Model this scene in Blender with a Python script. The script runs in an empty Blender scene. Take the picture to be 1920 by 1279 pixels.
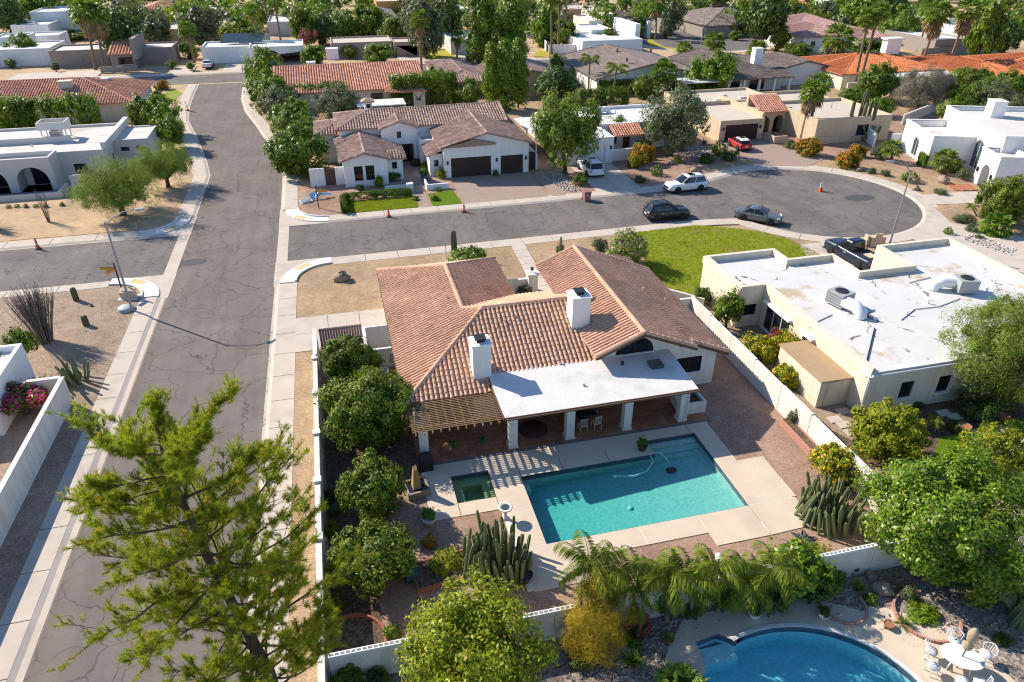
import bpy, bmesh, math, random
import numpy as np
from mathutils import Vector, Matrix
from mathutils.geometry import tessellate_polygon
R = math.radians
SC = bpy.context.scene
COL = SC.collection
rnd = random.Random(7)

# ------------------------------------------------------------------ camera, sky, sun, exposure
CAM_H, PITCH, YAW, FPX = 27.0, R(30.8), R(14.0), 1330.0      # drone height, tilt below the horizon, heading, focal length in photo pixels
cam = bpy.data.cameras.new('camera'); cam_o = bpy.data.objects.new('camera', cam); COL.objects.link(cam_o)
cam.sensor_width = 36; cam.lens = 36 * FPX / 1920; cam.clip_start = .5; cam.clip_end = 3000
cam_o.location = (0, 0, CAM_H); cam_o.rotation_euler = (R(90) - PITCH, 0, -YAW)
SC.camera = cam_o
SUN_AZ, SUN_EL = R(136.5), R(34.8)
world = bpy.data.worlds.new('World'); SC.world = world; world.use_nodes = True
wn = world.node_tree.nodes; wl = world.node_tree.links
for n in list(wn): wn.remove(n)
sky = wn.new('ShaderNodeTexSky'); sky.sky_type = 'NISHITA'; sky.sun_disc = False
sky.sun_elevation = SUN_EL; sky.sun_rotation = R(90) - SUN_AZ
sky.air_density = 1.0; sky.dust_density = .1; sky.ozone_density = 5.0
bg = wn.new('ShaderNodeBackground'); bg.inputs[1].default_value = 0.125
wo = wn.new('ShaderNodeOutputWorld'); wl.new(sky.outputs[0], bg.inputs[0]); wl.new(bg.outputs[0], wo.inputs[0])
sun = bpy.data.lights.new('sun', 'SUN'); sun.energy = 5.0; sun.angle = R(.5); sun.color = (1, .905, .765)
sun_o = bpy.data.objects.new('sun', sun); COL.objects.link(sun_o)
SUNV = Vector((math.cos(SUN_AZ) * math.cos(SUN_EL), math.sin(SUN_AZ) * math.cos(SUN_EL), math.sin(SUN_EL)))
sun_o.rotation_euler = SUNV.to_track_quat('Z', 'Y').to_euler(); sun_o.location = SUNV * 200
SC.view_settings.view_transform = 'Standard'; SC.view_settings.look = 'None'
SC.view_settings.exposure = 0.60; SC.view_settings.gamma = 1.0
SC.cycles.use_denoising = True; SC.cycles.filter_width = 1.15; SC.cycles.max_bounces = 6; SC.cycles.diffuse_bounces = 3; SC.cycles.glossy_bounces = 2
SC.cycles.transmission_bounces = 4; SC.cycles.transparent_max_bounces = 6; SC.cycles.caustics_refractive = False; SC.cycles.caustics_reflective = False

# ------------------------------------------------------------------ survey: a measured image point on a plane of known height -> metres
_sp, _cp, _sy, _cy = math.sin(PITCH), math.cos(PITCH), math.sin(YAW), math.cos(YAW)
def G(u, v, z=0.0):
    dx, dy = (u - 960) / FPX, (v - 639.5) / FPX
    d = (CAM_H - z) / (_sp + dy * _cp)
    x, y = dx * d, (_cp - dy * _sp) * d
    return Vector((x * _cy + y * _sy, -x * _sy + y * _cy, z))
def depth_of(p):
    y = p[0] * _sy + p[1] * _cy
    return y * _cp + (CAM_H - p[2]) * _sp
def bb(z, *pts):
    g = [G(u, v, z) for u, v in pts]
    return min(p.x for p in g), max(p.x for p in g), min(p.y for p in g), max(p.y for p in g)

# ------------------------------------------------------------------ scene objects
def tag(o, label=None, cat=None, group=None, kind=None):
    if label: o['label'] = label
    if cat: o['category'] = cat
    if group: o['group'] = group
    if kind: o['kind'] = kind
    return o
def link(name, data, parent=None, loc=None, rz=0):
    o = bpy.data.objects.new(name, data); COL.objects.link(o)
    if parent: o.parent = parent
    if loc is not None: o.location = loc
    if rz: o.rotation_euler = (0, 0, rz)
    return o
def thing(name, label, cat, loc=(0, 0, 0), rz=0, group=None):
    return tag(link(name, None, None, loc, rz), label, cat, group)
def copy_tree(o, parent=None):
    c = o.copy(); COL.objects.link(c); c.parent = parent
    for ch in list(o.children): copy_tree(ch, c)
    return c

class MB:
    """collects faces; build() links them as one mesh object"""
    def __init__(s): s.v = []; s.f = []; s.m = []; s.sm = []
    def add(s, vs, fs, m=0, sm=False):
        b = len(s.v); s.v += [tuple(p) for p in vs]
        for f in fs: s.f.append([i + b for i in f]); s.m.append(m); s.sm.append(sm)
        return s
    def box(s, x0, x1, y0, y1, z0, z1, m=0):
        if x0 > x1: x0, x1 = x1, x0
        if y0 > y1: y0, y1 = y1, y0
        return s.add([(x0,y0,z0),(x1,y0,z0),(x1,y1,z0),(x0,y1,z0),(x0,y0,z1),(x1,y0,z1),(x1,y1,z1),(x0,y1,z1)],
                     [(0,3,2,1),(4,5,6,7),(0,1,5,4),(1,2,6,5),(2,3,7,6),(3,0,4,7)], m)
    def bar(s, a, b, w, h, m=0, up=(0, 0, 1)):
        a = Vector(a); b = Vector(b); d = (b - a).normalized(); up = Vector(up)
        sd = d.cross(up)
        if sd.length < 1e-4: sd = d.cross(Vector((1, 0, 0)))
        sd.normalize(); u2 = sd.cross(d)
        vs = [p + sd * (i * w / 2) + u2 * (j * h / 2) for p in (a, b) for i, j in ((-1,-1),(1,-1),(1,1),(-1,1))]
        return s.add(vs, [(0,3,2,1),(4,5,6,7),(0,1,5,4),(1,2,6,5),(2,3,7,6),(3,0,4,7)], m)
    def poly(s, pts, m=0): return s.add(pts, [list(range(len(pts)))], m)
    def flat(s, pts, z, m=0, holes=()):
        loops = [[Vector((p[0], p[1], z)) for p in q] for q in [pts] + list(holes)]
        ts = tessellate_polygon(loops); out = []; p3 = [p for q in loops for p in q]
        for t in ts:
            a, b, c = (p3[i] for i in t)
            out.append(t if (b - a).cross(c - a).z > 0 else (t[0], t[2], t[1]))
        return s.add(p3, out, m)
    def prism(s, pts, z0, z1, m=0, ms=None, holes=()):
        s.flat(pts, z1, m, holes); n = len(pts)
        area = sum(pts[i][0] * pts[(i+1) % n][1] - pts[(i+1) % n][0] * pts[i][1] for i in range(n))
        if area < 0: pts = pts[::-1]
        vs = [(p[0], p[1], z0) for p in pts] + [(p[0], p[1], z1) for p in pts]
        return s.add(vs, [(i, (i+1) % n, n + (i+1) % n, n + i) for i in range(n)], m if ms is None else ms)
    def tube(s, path, rad, n=8, m=0, cap=True, sm=True):
        path = [Vector(p) for p in path]; k = len(path)
        if not hasattr(rad, '__len__'): rad = [rad] * k
        ref = Vector((.31, .27, .91)); vs = []
        for i, p in enumerate(path):
            d = (path[min(i+1, k-1)] - path[max(i-1, 0)])
            d = d.normalized() if d.length > 1e-9 else Vector((0, 0, 1))
            a = d.cross(ref)
            if a.length < .05: a = d.cross(Vector((1, 0, 0)))
            a.normalize(); b = d.cross(a)
            for j in range(n):
                t = 2 * math.pi * j / n; vs.append(p + a * (math.cos(t) * rad[i]) + b * (math.sin(t) * rad[i]))
        fs = [(i*n+j, i*n+(j+1) % n, (i+1)*n+(j+1) % n, (i+1)*n+j) for i in range(k-1) for j in range(n)]
        s.add(vs, fs, m, sm)
        if cap: s.add(vs[:n], [list(range(n))[::-1]], m); s.add(vs[-n:], [list(range(n))], m)
        return s
    def lathe(s, prof, n=16, c=(0, 0, 0), m=0, sm=True):
        vs = [(c[0] + r * math.cos(2*math.pi*j/n), c[1] + r * math.sin(2*math.pi*j/n), c[2] + z) for r, z in prof for j in range(n)]
        k = len(prof)
        s.add(vs, [(i*n+j, i*n+(j+1) % n, (i+1)*n+(j+1) % n, (i+1)*n+j) for i in range(k-1) for j in range(n)], m, sm)
        if prof[-1][0] > 1e-3: s.add(vs[-n:], [list(range(n))], m)
        return s
    def blob(s, c, r, seed=0, m=0, rough=.22, flat=.6, n=10):
        rg = random.Random(seed); ph = [(rg.uniform(0, 6), rg.uniform(1, 3), rg.uniform(1, 3)) for _ in range(3)]
        vs = []; rows = n // 2 + 1
        for i in range(rows + 1):
            la = math.pi * i / rows - math.pi / 2
            for j in range(n):
                lo = 2 * math.pi * j / n
                k = 1 + rough * sum(math.sin(p + a * lo + b * la * 2) for p, a, b in [(q[0], round(q[1]), q[2]) for q in ph]) / 2
                vs.append((c[0] + r[0]*k*math.cos(la)*math.cos(lo), c[1] + r[1]*k*math.cos(la)*math.sin(lo), c[2] + r[2]*k*math.sin(la)))
        fs = [(i*n+j, i*n+(j+1) % n, (i+1)*n+(j+1) % n, (i+1)*n+j) for i in range(rows) for j in range(n)]
        return s.add(vs, fs, m, True)
    def mesh(s, name, mats):
        me = bpy.data.meshes.new(name); me.from_pydata(s.v, [], s.f)
        for mt in (mats if isinstance(mats, (list, tuple)) else [mats]): me.materials.append(mt)
        if any(s.m): me.polygons.foreach_set('material_index', s.m)
        if any(s.sm): me.polygons.foreach_set('use_smooth', s.sm)
        me.update(); return me
    def build(s, name, mats, parent=None, loc=None, rz=0): return link(name, s.mesh(name, mats), parent, loc, rz)
def quads_mesh(name, V, nq, mats, midx=None, tri=False):
    """numpy mesh: V is (k*nq,3) with k consecutive verts per face"""
    k = 3 if tri else 4; me = bpy.data.meshes.new(name); nv = len(V)
    me.vertices.add(nv); me.vertices.foreach_set('co', np.ascontiguousarray(V, dtype=np.float32).ravel())
    me.loops.add(nv); me.loops.foreach_set('vertex_index', np.arange(nv, dtype=np.int32))
    me.polygons.add(nq); me.polygons.foreach_set('loop_start', np.arange(nq, dtype=np.int32) * k)
    for mt in (mats if isinstance(mats, (list, tuple)) else [mats]): me.materials.append(mt)
    if midx is not None: me.polygons.foreach_set('material_index', np.ascontiguousarray(midx, dtype=np.int32))
    me.update(calc_edges=True); return me

# ------------------------------------------------------------------ materials
def nodes_of(name):
    m = bpy.data.materials.new(name); m.use_nodes = True; nt = m.node_tree
    return m, nt, nt.nodes, nt.links, nt.nodes['Principled BSDF']
def c4(c): return (c[0], c[1], c[2], 1)
def noise(N, L, co, scale, detail=4, rough=.6):
    n = N.new('ShaderNodeTexNoise'); n.inputs['Scale'].default_value = scale; n.inputs['Detail'].default_value = detail
    n.inputs['Roughness'].default_value = rough; L.new(co, n.inputs['Vector']); return n.outputs['Fac']
def ramp(N, L, fac, stops):
    r = N.new('ShaderNodeValToRGB'); e = r.color_ramp.elements
    while len(e) < len(stops): e.new(.5)
    for i, (p, c) in enumerate(stops): e[i].position = p; e[i].color = c4(c) if hasattr(c, '__len__') else (c, c, c, 1)
    L.new(fac, r.inputs[0]); return r.outputs[0]
def mixc(N, L, fac, a, b, mode='MIX'):
    x = N.new('ShaderNodeMix'); x.data_type = 'RGBA'; x.blend_type = mode
    if isinstance(fac, (int, float)): x.inputs[0].default_value = fac
    else: L.new(fac, x.inputs[0])
    for i, c in ((6, a), (7, b)):
        if hasattr(c, 'node'): L.new(c, x.inputs[i])
        else: x.inputs[i].default_value = c4(c)
    return x.outputs[2]
def bump(N, L, h, bsdf, strength=.3, dist=.02):
    b = N.new('ShaderNodeBump'); b.inputs['Strength'].default_value = strength; b.inputs['Distance'].default_value = dist
    L.new(h, b.inputs['Height']); L.new(b.outputs[0], bsdf.inputs['Normal'])
_mc = {}
def mat(name, c1, c2=None, scale=3.0, rough=.85, fine=60., bstr=0., metal=0., spec=.3, stain=None, sscale=.6, coat=0., streak=0.):
    """broad noise between c1 and c2, fine grain, optional stains"""
    if name in _mc: return _mc[name]
    m, nt, N, L, b = nodes_of(name)
    c2 = c2 or tuple(x * .86 for x in c1)
    tc = N.new('ShaderNodeTexCoord').outputs['Object']
    col = mixc(N, L, ramp(N, L, noise(N, L, tc, scale), [(.3, 0.), (.7, 1.)]), c1, c2)
    fn = noise(N, L, tc, fine, 3)
    col = mixc(N, L, .5, col, mixc(N, L, 1., col, ramp(N, L, fn, [(.25, .62), (.75, 1.35)]), 'MULTIPLY'))
    if streak:
        mp = N.new('ShaderNodeMapping'); mp.inputs['Scale'].default_value = (2.2, 2.2, .18); L.new(tc, mp.inputs[0])
        col = mixc(N, L, 1., col, ramp(N, L, noise(N, L, mp.outputs[0], 1., 5, .7), [(.30, 1 - streak), (.55, 1.), (.75, 1.04)]), 'MULTIPLY')
    if stain:
        sf = ramp(N, L, noise(N, L, tc, sscale, 6, .65), [(.52, 0.), (.68, 1.)])
        col = mixc(N, L, sf, col, stain)
    L.new(col, b.inputs['Base Color']); b.inputs['Roughness'].default_value = rough; b.inputs['Metallic'].default_value = metal
    b.inputs['Specular IOR Level'].default_value = spec; b.inputs['Coat Weight'].default_value = coat
    if bstr: bump(N, L, fn, b, bstr, .02)
    _mc[name] = m; return m
def gravel(name, ca, cb, cc, size=9., patch=.25):
    """loose stones: voronoi cells of three tones over broad patches"""
    m, nt, N, L, b = nodes_of(name); tc = N.new('ShaderNodeTexCoord').outputs['Object']
    v = N.new('ShaderNodeTexVoronoi'); v.inputs['Scale'].default_value = size; L.new(tc, v.inputs['Vector'])
    sep = N.new('ShaderNodeSeparateColor'); L.new(v.outputs['Color'], sep.inputs[0])
    col = ramp(N, L, sep.outputs[0], [(0., cb), (.5, ca), (1., cc)])
    br = ramp(N, L, noise(N, L, tc, patch, 6, .7), [(.3, .70), (.5, .98), (.7, 1.16)])
    col = mixc(N, L, 1., col, br, 'MULTIPLY')
    md = ramp(N, L, noise(N, L, tc, 1.7, 4), [(.3, .85), (.7, 1.1)])
    col = mixc(N, L, 1., col, md, 'MULTIPLY')
    L.new(col, b.inputs['Base Color']); b.inputs['Roughness'].default_value = .95; b.inputs['Specular IOR Level'].default_value = .15
    bump(N, L, v.outputs['Distance'], b, .5, .03); return m
def leafmat(name, dark, mid, light, trans=.3, rough=.45, spec=.35):
    """one tone per leaf, clumps of lighter and darker growth, light through the blades"""
    if name in _mc: return _mc[name]
    m, nt, N, L, b = nodes_of(name)
    g = N.new('ShaderNodeNewGeometry'); oi = N.new('ShaderNodeObjectInfo'); tc = N.new('ShaderNodeTexCoord').outputs['Object']
    col = ramp(N, L, g.outputs['Random Per Island'], [(.0, dark), (.5, mid), (.94, light), (.975, (light[0] * .9 + .06, light[1] * .62, light[2] * .9))])
    cl = ramp(N, L, noise(N, L, tc, .9, 3), [(.32, .72), (.68, 1.25)])
    col = mixc(N, L, 1., col, cl, 'MULTIPLY')
    orv = ramp(N, L, oi.outputs['Random'], [(0., .86), (1., 1.14)])
    col = mixc(N, L, 1., col, orv, 'MULTIPLY')
    L.new(col, b.inputs['Base Color']); b.inputs['Roughness'].default_value = rough; b.inputs['Specular IOR Level'].default_value = spec
    t = N.new('ShaderNodeBsdfTranslucent'); L.new(mixc(N, L, .35, col, (light[0]*1.3, light[1]*1.3, light[2]*.8)), t.inputs[0])
    mx = N.new('ShaderNodeMixShader'); mx.inputs[0].default_value = trans
    L.new(b.outputs[0], mx.inputs[1]); L.new(t.outputs[0], mx.inputs[2]); L.new(mx.outputs[0], N['Material Output'].inputs[0])
    _mc[name] = m; return m
def tilemat(name, a, b_, c, w=.5):
    """fired clay: one tone per tile with weathering"""
    m, nt, N, L, b = nodes_of(name)
    g = N.new('ShaderNodeNewGeometry'); oi = N.new('ShaderNodeObjectInfo'); tc = N.new('ShaderNodeTexCoord').outputs['Object']
    ad = N.new('ShaderNodeMath'); ad.operation = 'ADD'; L.new(g.outputs['Random Per Island'], ad.inputs[0]); L.new(oi.outputs['Random'], ad.inputs[1])
    fr = N.new('ShaderNodeMath'); fr.operation = 'FRACT'; L.new(ad.outputs[0], fr.inputs[0])
    col = ramp(N, L, fr.outputs[0], [(0., a), (.5, b_), (1., c)])
    wz = ramp(N, L, noise(N, L, tc, w, 6, .75), [(.3, .70), (.5, .98), (.72, 1.18)])
    col = mixc(N, L, 1., col, wz, 'MULTIPLY')
    fn = noise(N, L, tc, 14, 4); col = mixc(N, L, 1., col, ramp(N, L, fn, [(.3, .85), (.7, 1.12)]), 'MULTIPLY')
    L.new(col, b.inputs['Base Color']); b.inputs['Roughness'].default_value = .85; b.inputs['Specular IOR Level'].default_value = .2
    return m
def asphalt(name, ca, cb, crack=.35, wk=1.):
    m, nt, N, L, b = nodes_of(name); tc = N.new('ShaderNodeTexCoord').outputs['Object']
    nz = N.new('ShaderNodeTexNoise'); nz.inputs['Scale'].default_value = .9; nz.inputs['Detail'].default_value = 5; L.new(tc, nz.inputs['Vector'])
    wv = N.new('ShaderNodeVectorMath'); wv.operation = 'MULTIPLY_ADD'; L.new(nz.outputs['Color'], wv.inputs[0])
    wv.inputs[1].default_value = (1.5, 1.5, 0); L.new(tc, wv.inputs[2])
    cr = None
    for sc, wd in ((crack, .0065 * wk), (crack * .45, .0032 * wk)):
        v = N.new('ShaderNodeTexVoronoi'); v.feature = 'DISTANCE_TO_EDGE'; v.inputs['Scale'].default_value = sc; L.new(wv.outputs[0], v.inputs['Vector'])
        k = ramp(N, L, v.outputs['Distance'], [(0., 1.), (wd, .75), (wd * 1.6, 0.)])
        if cr is None:
            gate = ramp(N, L, noise(N, L, tc, .33, 3), [(.34, 0.), (.46, 1.)]); cr = mixc(N, L, 1., k, gate, 'MULTIPLY')
        else: cr = mixc(N, L, 1., cr, k, 'ADD')
    col = mixc(N, L, ramp(N, L, noise(N, L, tc, .22, 6, .65), [(.3, 0.), (.7, 1.)]), ca, cb)
    col = mixc(N, L, 1., col, ramp(N, L, noise(N, L, tc, 45, 3), [(.25, .8), (.75, 1.22)]), 'MULTIPLY')
    st = N.new('ShaderNodeMapping'); st.inputs['Scale'].default_value = (1.3, .05, 1); L.new(tc, st.inputs[0])
    col = mixc(N, L, 1., col, ramp(N, L, noise(N, L, st.outputs[0], 1., 3), [(.3, .9), (.7, 1.08)]), 'MULTIPLY')
    col = mixc(N, L, 1., col, ramp(N, L, noise(N, L, tc, 1.3, 4, .6), [(.62, 1.), (.70, .80)]), 'MULTIPLY')
    col = mixc(N, L, .7, col, mixc(N, L, cr, col, (.05, .045, .044)))
    L.new(col, b.inputs['Base Color']); b.inputs['Roughness'].default_value = .9; b.inputs['Specular IOR Level'].default_value = .2
    return m
def grass(name, a, b_, dry, amt=.6):
    m, nt, N, L, b = nodes_of(name); tc = N.new('ShaderNodeTexCoord').outputs['Object']
    col = mixc(N, L, ramp(N, L, noise(N, L, tc, 1.3, 5), [(.3, 0.), (.7, 1.)]), a, b_)
    col = mixc(N, L, 1., col, ramp(N, L, noise(N, L, tc, 30, 3), [(.25, .6), (.75, 1.35)]), 'MULTIPLY')
    col = mixc(N, L, ramp(N, L, noise(N, L, tc, .28, 4), [(amt, 0.), (amt + .14, .85)]), col, dry)
    L.new(col, b.inputs['Base Color']); b.inputs['Roughness'].default_value = .9; b.inputs['Specular IOR Level'].default_value = .1
    bump(N, L, noise(N, L, tc, 40, 3), b, .8, .05); return m
def water(name, tint, dens=1., wave=3., dist=.05):
    """clear tinted sheet: sees through to the plaster, mirrors the sky at the Fresnel rate"""
    m, nt, N, L, b = nodes_of(name); tc = N.new('ShaderNodeTexCoord').outputs['Object']
    t = N.new('ShaderNodeBsdfTransparent'); t.inputs[0].default_value = (1, 1, 1, 1)
    va = N.new('ShaderNodeVolumeAbsorption'); va.inputs[0].default_value = c4(tint); va.inputs[1].default_value = dens; L.new(va.outputs[0], N['Material Output'].inputs[1])
    g = N.new('ShaderNodeBsdfGlossy'); g.inputs['Roughness'].default_value = .04
    bp = N.new('ShaderNodeBump'); bp.inputs['Strength'].default_value = .9; bp.inputs['Distance'].default_value = dist
    L.new(noise(N, L, tc, wave, 3), bp.inputs['Height']); L.new(bp.outputs[0], g.inputs['Normal'])
    lw = N.new('ShaderNodeLayerWeight'); lw.inputs[0].default_value = .5; L.new(bp.outputs[0], lw.inputs['Normal'])
    fr = N.new('ShaderNodeMath'); fr.operation = 'POWER'; fr.inputs[1].default_value = 3.5; L.new(lw.outputs['Facing'], fr.inputs[0])
    fa = N.new('ShaderNodeMath'); fa.operation = 'MULTIPLY_ADD'; fa.inputs[1].default_value = .8; fa.inputs[2].default_value = .025; L.new(fr.outputs[0], fa.inputs[0])
    mx = N.new('ShaderNodeMixShader'); L.new(fa.outputs[0], mx.inputs[0])
    L.new(t.outputs[0], mx.inputs[1]); L.new(g.outputs[0], mx.inputs[2]); L.new(mx.outputs[0], N['Material Output'].inputs[0])
    N.remove(b); return m
def glassmat(name, col=(.012, .015, .02), rough=.06):
    if name in _mc: return _mc[name]
    m, nt, N, L, b = nodes_of(name); b.inputs['Base Color'].default_value = c4(col); b.inputs['Roughness'].default_value = rough
    b.inputs['Specular IOR Level'].default_value = .6; _mc[name] = m; return m
def plain(name, c, rough=.5, metal=0., spec=.4, coat=0.): return mat(name, c, tuple(x * .93 for x in c), 2.5, rough, 40., 0., metal, spec, coat=coat)

WHITE = mat('white_stucco', (.80, .77, .72), (.74, .71, .66), 1.2, .9, 35., .15, streak=.16)
WHITE2 = mat('bright_stucco', (.84, .83, .81), (.80, .79, .77), 1.0, .9, 35., .1, streak=.10)
CREAM = mat('cream_stucco', (.74, .66, .52), (.69, .61, .48), 1.2, .9, 35., .15, streak=.18)
BEIGE = mat('beige_stucco', (.60, .47, .32), (.55, .43, .29), 1.2, .9, 35., .15, streak=.15)
TAUPE = mat('taupe_stucco', (.33, .28, .24), (.29, .25, .22), 1.2, .9, 35., .1)
WALLW = mat('painted_block', (.78, .74, .67), (.70, .66, .59), .8, .9, 25., .2, stain=(.64, .58, .50), sscale=.5, streak=.22)
ROOFW = mat('white_roof_coating', (.68, .665, .64), (.62, .605, .58), .7, .75, 20., .05, stain=(.52, .51, .49), sscale=.35)
ROOFT = mat('tan_roof_coating', (.60, .52, .42), (.52, .45, .37), .5, .85, 20., .05)
ROOFG = mat('pale_roof_coating', (.66, .62, .57), (.58, .54, .49), .4, .85, 20., .05, stain=(.45, .40, .35), sscale=.3)
CONC = mat('concrete', (.56, .48, .40), (.50, .43, .36), .8, .9, 40., .1, stain=(.45, .39, .33), sscale=.4)
CONCN = mat('new_concrete', (.70, .68, .65), (.64, .62, .59), 1.0, .9, 40., .1)
DECKC = mat('cool_deck', (.64, .53, .41), (.58, .47, .36), .6, .92, 70., .2, stain=(.54, .44, .34), sscale=.3)
ASPH = asphalt('asphalt', (.142, .121, .106), (.208, .178, .157))
ASPH2 = asphalt('street_asphalt', (.125, .112, .106), (.205, .180, .162), .62, 1.35)
GR_TAN = gravel('tan_gravel', (.40, .275, .165), (.30, .20, .115), (.52, .38, .245), 22.)
GR_DG = gravel('decomposed_granite', (.52, .37, .225), (.44, .30, .18), (.60, .44, .28), 30., .2)
GR_BRN = gravel('brown_gravel', (.34, .245, .175), (.25, .18, .125), (.46, .35, .265), 20.)
GR_PINK = gravel('pink_gravel', (.355, .225, .162), (.26, .16, .112), (.47, .32, .24), 24.)
GR_RIV = gravel('river_rock', (.27, .22, .19), (.13, .105, .09), (.44, .38, .33), 11., .5)
SOIL = gravel('dark_soil', (.13, .085, .06), (.07, .05, .035), (.22, .15, .11), 12.)  # dark brown soil tones for beds, planters and joints
LAWN = grass('lawn_grass', (.20, .275, .02), (.29, .335, .032), (.38, .29, .12), .54)
TURF = grass('artificial_turf', (.13, .20, .008), (.10, .17, .006), (.14, .20, .01), .9)
DRYLAWN = grass('dry_lawn_grass', (.42, .36, .05), (.32, .31, .04), (.48, .38, .12), .5)
DARK = glassmat('dark_glass'); GLASSB = glassmat('blue_glass', (.05, .075, .085), .05)
BLKM = plain('black_metal', (.018, .018, .02), .5); GREYM = plain('galvanised_metal', (.42, .43, .45), .45, .6)
ACGREY = plain('air_conditioner_grey', (.36, .39, .38), .6); WOOD = mat('weathered_wood', (.27, .165, .085), (.20, .12, .06), 2., .8, 30., .2)
BRWOOD = mat('brown_painted_wood', (.13, .075, .05), (.10, .06, .04), 2., .7, 30.)
GARAGE = mat('dark_brown_garage', (.045, .028, .024), (.04, .025, .022), 2., .6, 30.)
WHT = plain('white_paint', (.80, .80, .79), .45); FRAMEW = plain('white_frame', (.74, .74, .72), .5); FRAMED = plain('dark_frame', (.03, .03, .032), .5)
TERRA = mat('terracotta', (.40, .165, .085), (.33, .13, .07), 2., .8, 30.)
BRICK = mat('red_brick', (.36, .13, .08), (.28, .10, .065), 3., .9, 30., .2)
PINKB = mat('pink_brick', (.50, .26, .20), (.43, .22, .17), 3., .9, 30., .2)
BARK = mat('tree_bark', (.11, .08, .06), (.07, .05, .038), 3., .95, 20., .5)
PALMBARK = mat('palm_bark', (.26, .18, .12), (.18, .12, .08), 3., .95, 20., .5)
ROCK = mat('boulder_stone', (.36, .28, .20), (.26, .20, .15), 1.5, .95, 15., .5)
T_MAIN = tilemat('clay_tile_rose', (.565, .335, .222), (.605, .365, .247), (.65, .40, .277), .35)
T_BRN = tilemat('clay_tile_brown', (.33, .21, .165), (.43, .285, .225), (.55, .39, .315))
T_RED = tilemat('clay_tile_red', (.50, .22, .14), (.60, .29, .19), (.70, .38, .27))
T_ORG = tilemat('clay_tile_orange', (.56, .175, .065), (.62, .21, .08), (.66, .26, .12))
T_GRY = tilemat('flat_tile_grey', (.21, .165, .145), (.25, .20, .175), (.29, .235, .205))
T_DRK = tilemat('flat_tile_dark', (.13, .105, .095), (.17, .135, .12), (.21, .17, .15))
T_PNK = tilemat('clay_tile_pink', (.42, .25, .215), (.47, .29, .25), (.52, .34, .295))
# ================================================================== ground, streets, kerbs
def arc(cx, cy, r, a0, a1, n=12): return [(cx + r * math.cos(R(a0 + (a1 - a0) * i / n)), cy + r * math.sin(R(a0 + (a1 - a0) * i / n))) for i in range(n + 1)]
def structure(name, mb, mats, label=None):
    o = mb.build(name, mats); o['kind'] = 'structure'
    if label: o['label'] = label
    return o
def sheet(name, pts, z, m, label=None): return structure(name, MB().flat(pts, z), m, label)
def rect(x0, x1, y0, y1): return [(x0, y0), (x1, y0), (x1, y1), (x0, y1)]
POOL = [(7.8, 24.1), (19.0, 24.1), (19.0, 30.45), (15.9, 30.45), (15.9, 29.2), (7.8, 29.2)]
SPA = rect(4.0, 6.1, 28.0, 30.15)
NPOOL = [(15.6 + 4.9 * math.cos(R(a)), 12.6 + 4.4 * math.sin(R(a))) for a in range(-180, 111, 8)] + [(14.2, 16.75), (13.55, 17.3), (12.45, 17.15), (12.35, 16.05)] + [(15.6 + 4.9 * math.cos(R(a)), 12.6 + 4.4 * math.sin(R(a))) for a in range(135, 178, 8)]
structure('ground', MB().flat(rect(-900, 900, -120, 1500), 0, 0, [POOL, SPA, NPOOL]), GR_DG)
CX, CY, CR = 51.0, 65.8, 11.0
ME = [(-6.5, -10), (-6.5, 74), (-6.7, 91), (-8.6, 101.6), (-11.2, 114.5), (-13.6, 125), (-14.9, 135), (-15.3, 143.3), (-15.2, 150)]
MW = [(-15.2, -10), (-15.1, 74), (-15.2, 91), (-16.3, 97.5), (-19.2, 111), (-21.6, 121), (-22.7, 131), (-23.3, 142), (-23.5, 150)]
def offs(line, d):
    out = []
    for i, p in enumerate(line):
        a = line[max(i-1, 0)]; b = line[min(i+1, len(line)-1)]; t = Vector((b[0]-a[0], b[1]-a[1])).normalized()
        out.append((p[0] + t.y * d, p[1] - t.x * d))
    return out
# raised lots on each side of the streets
east = [(-4.7, -40), (-4.7, 57.9)] + arc(-1.6, 58.0, 3.1, 180, 90) + [(30, 61.3)] + arc(CX, CY, CR + 1.9, 204, 480, 46) + [(42, 76.4), (38.6, 74.8), (36, 74.2), (-1.6, 73.6)] + arc(-1.6, 76.4, 3.1, 270, 180) + offs(ME, 1.8)[2:] + [(-13.4, 149.5), (330, 149.5), (330, -40)]
structure('lot_ground_east', MB().prism(east, 0, .10, holes=[POOL, SPA, NPOOL]), GR_TAN)
nw = [(-17.0, 76.2)] + offs(MW, -1.9)[2:] + [(-25.4, 149.6), (-300, 149.6), (-300, 73.7), (-20, 73.7)] + arc(-20.0, 76.6, 2.9, 270, 360)[1:-1]
structure('lot_ground_northwest', MB().prism(nw, 0, .10), GR_DG)
sw = [(-17.1, -40), (-17.1, 58)] + arc(-20.2, 58.0, 3.1, 0, 90) + [(-300, 61), (-300, -40)]
structure('lot_ground_southwest', MB().prism(sw, 0, .10), GR_BRN)
# asphalt
sheet('main_road', ME + MW[::-1], .012, ASPH)
sheet('side_street', [(-5.6, 62.6), (33, 63.2), (37, 63.05)] + arc(CX, CY, CR, 197, 478, 46) + [(42.8, 74.3), (39.5, 72.9), (36, 72.35), (-5.6, 71.7)], .008, ASPH2)
sheet('west_street', rect(-300, -16, 62.2, 71.7), .008, ASPH2)
sheet('north_street', [(-300, 151), (75, 151), (75, 160), (-300, 161)], .008, ASPH2)
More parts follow.
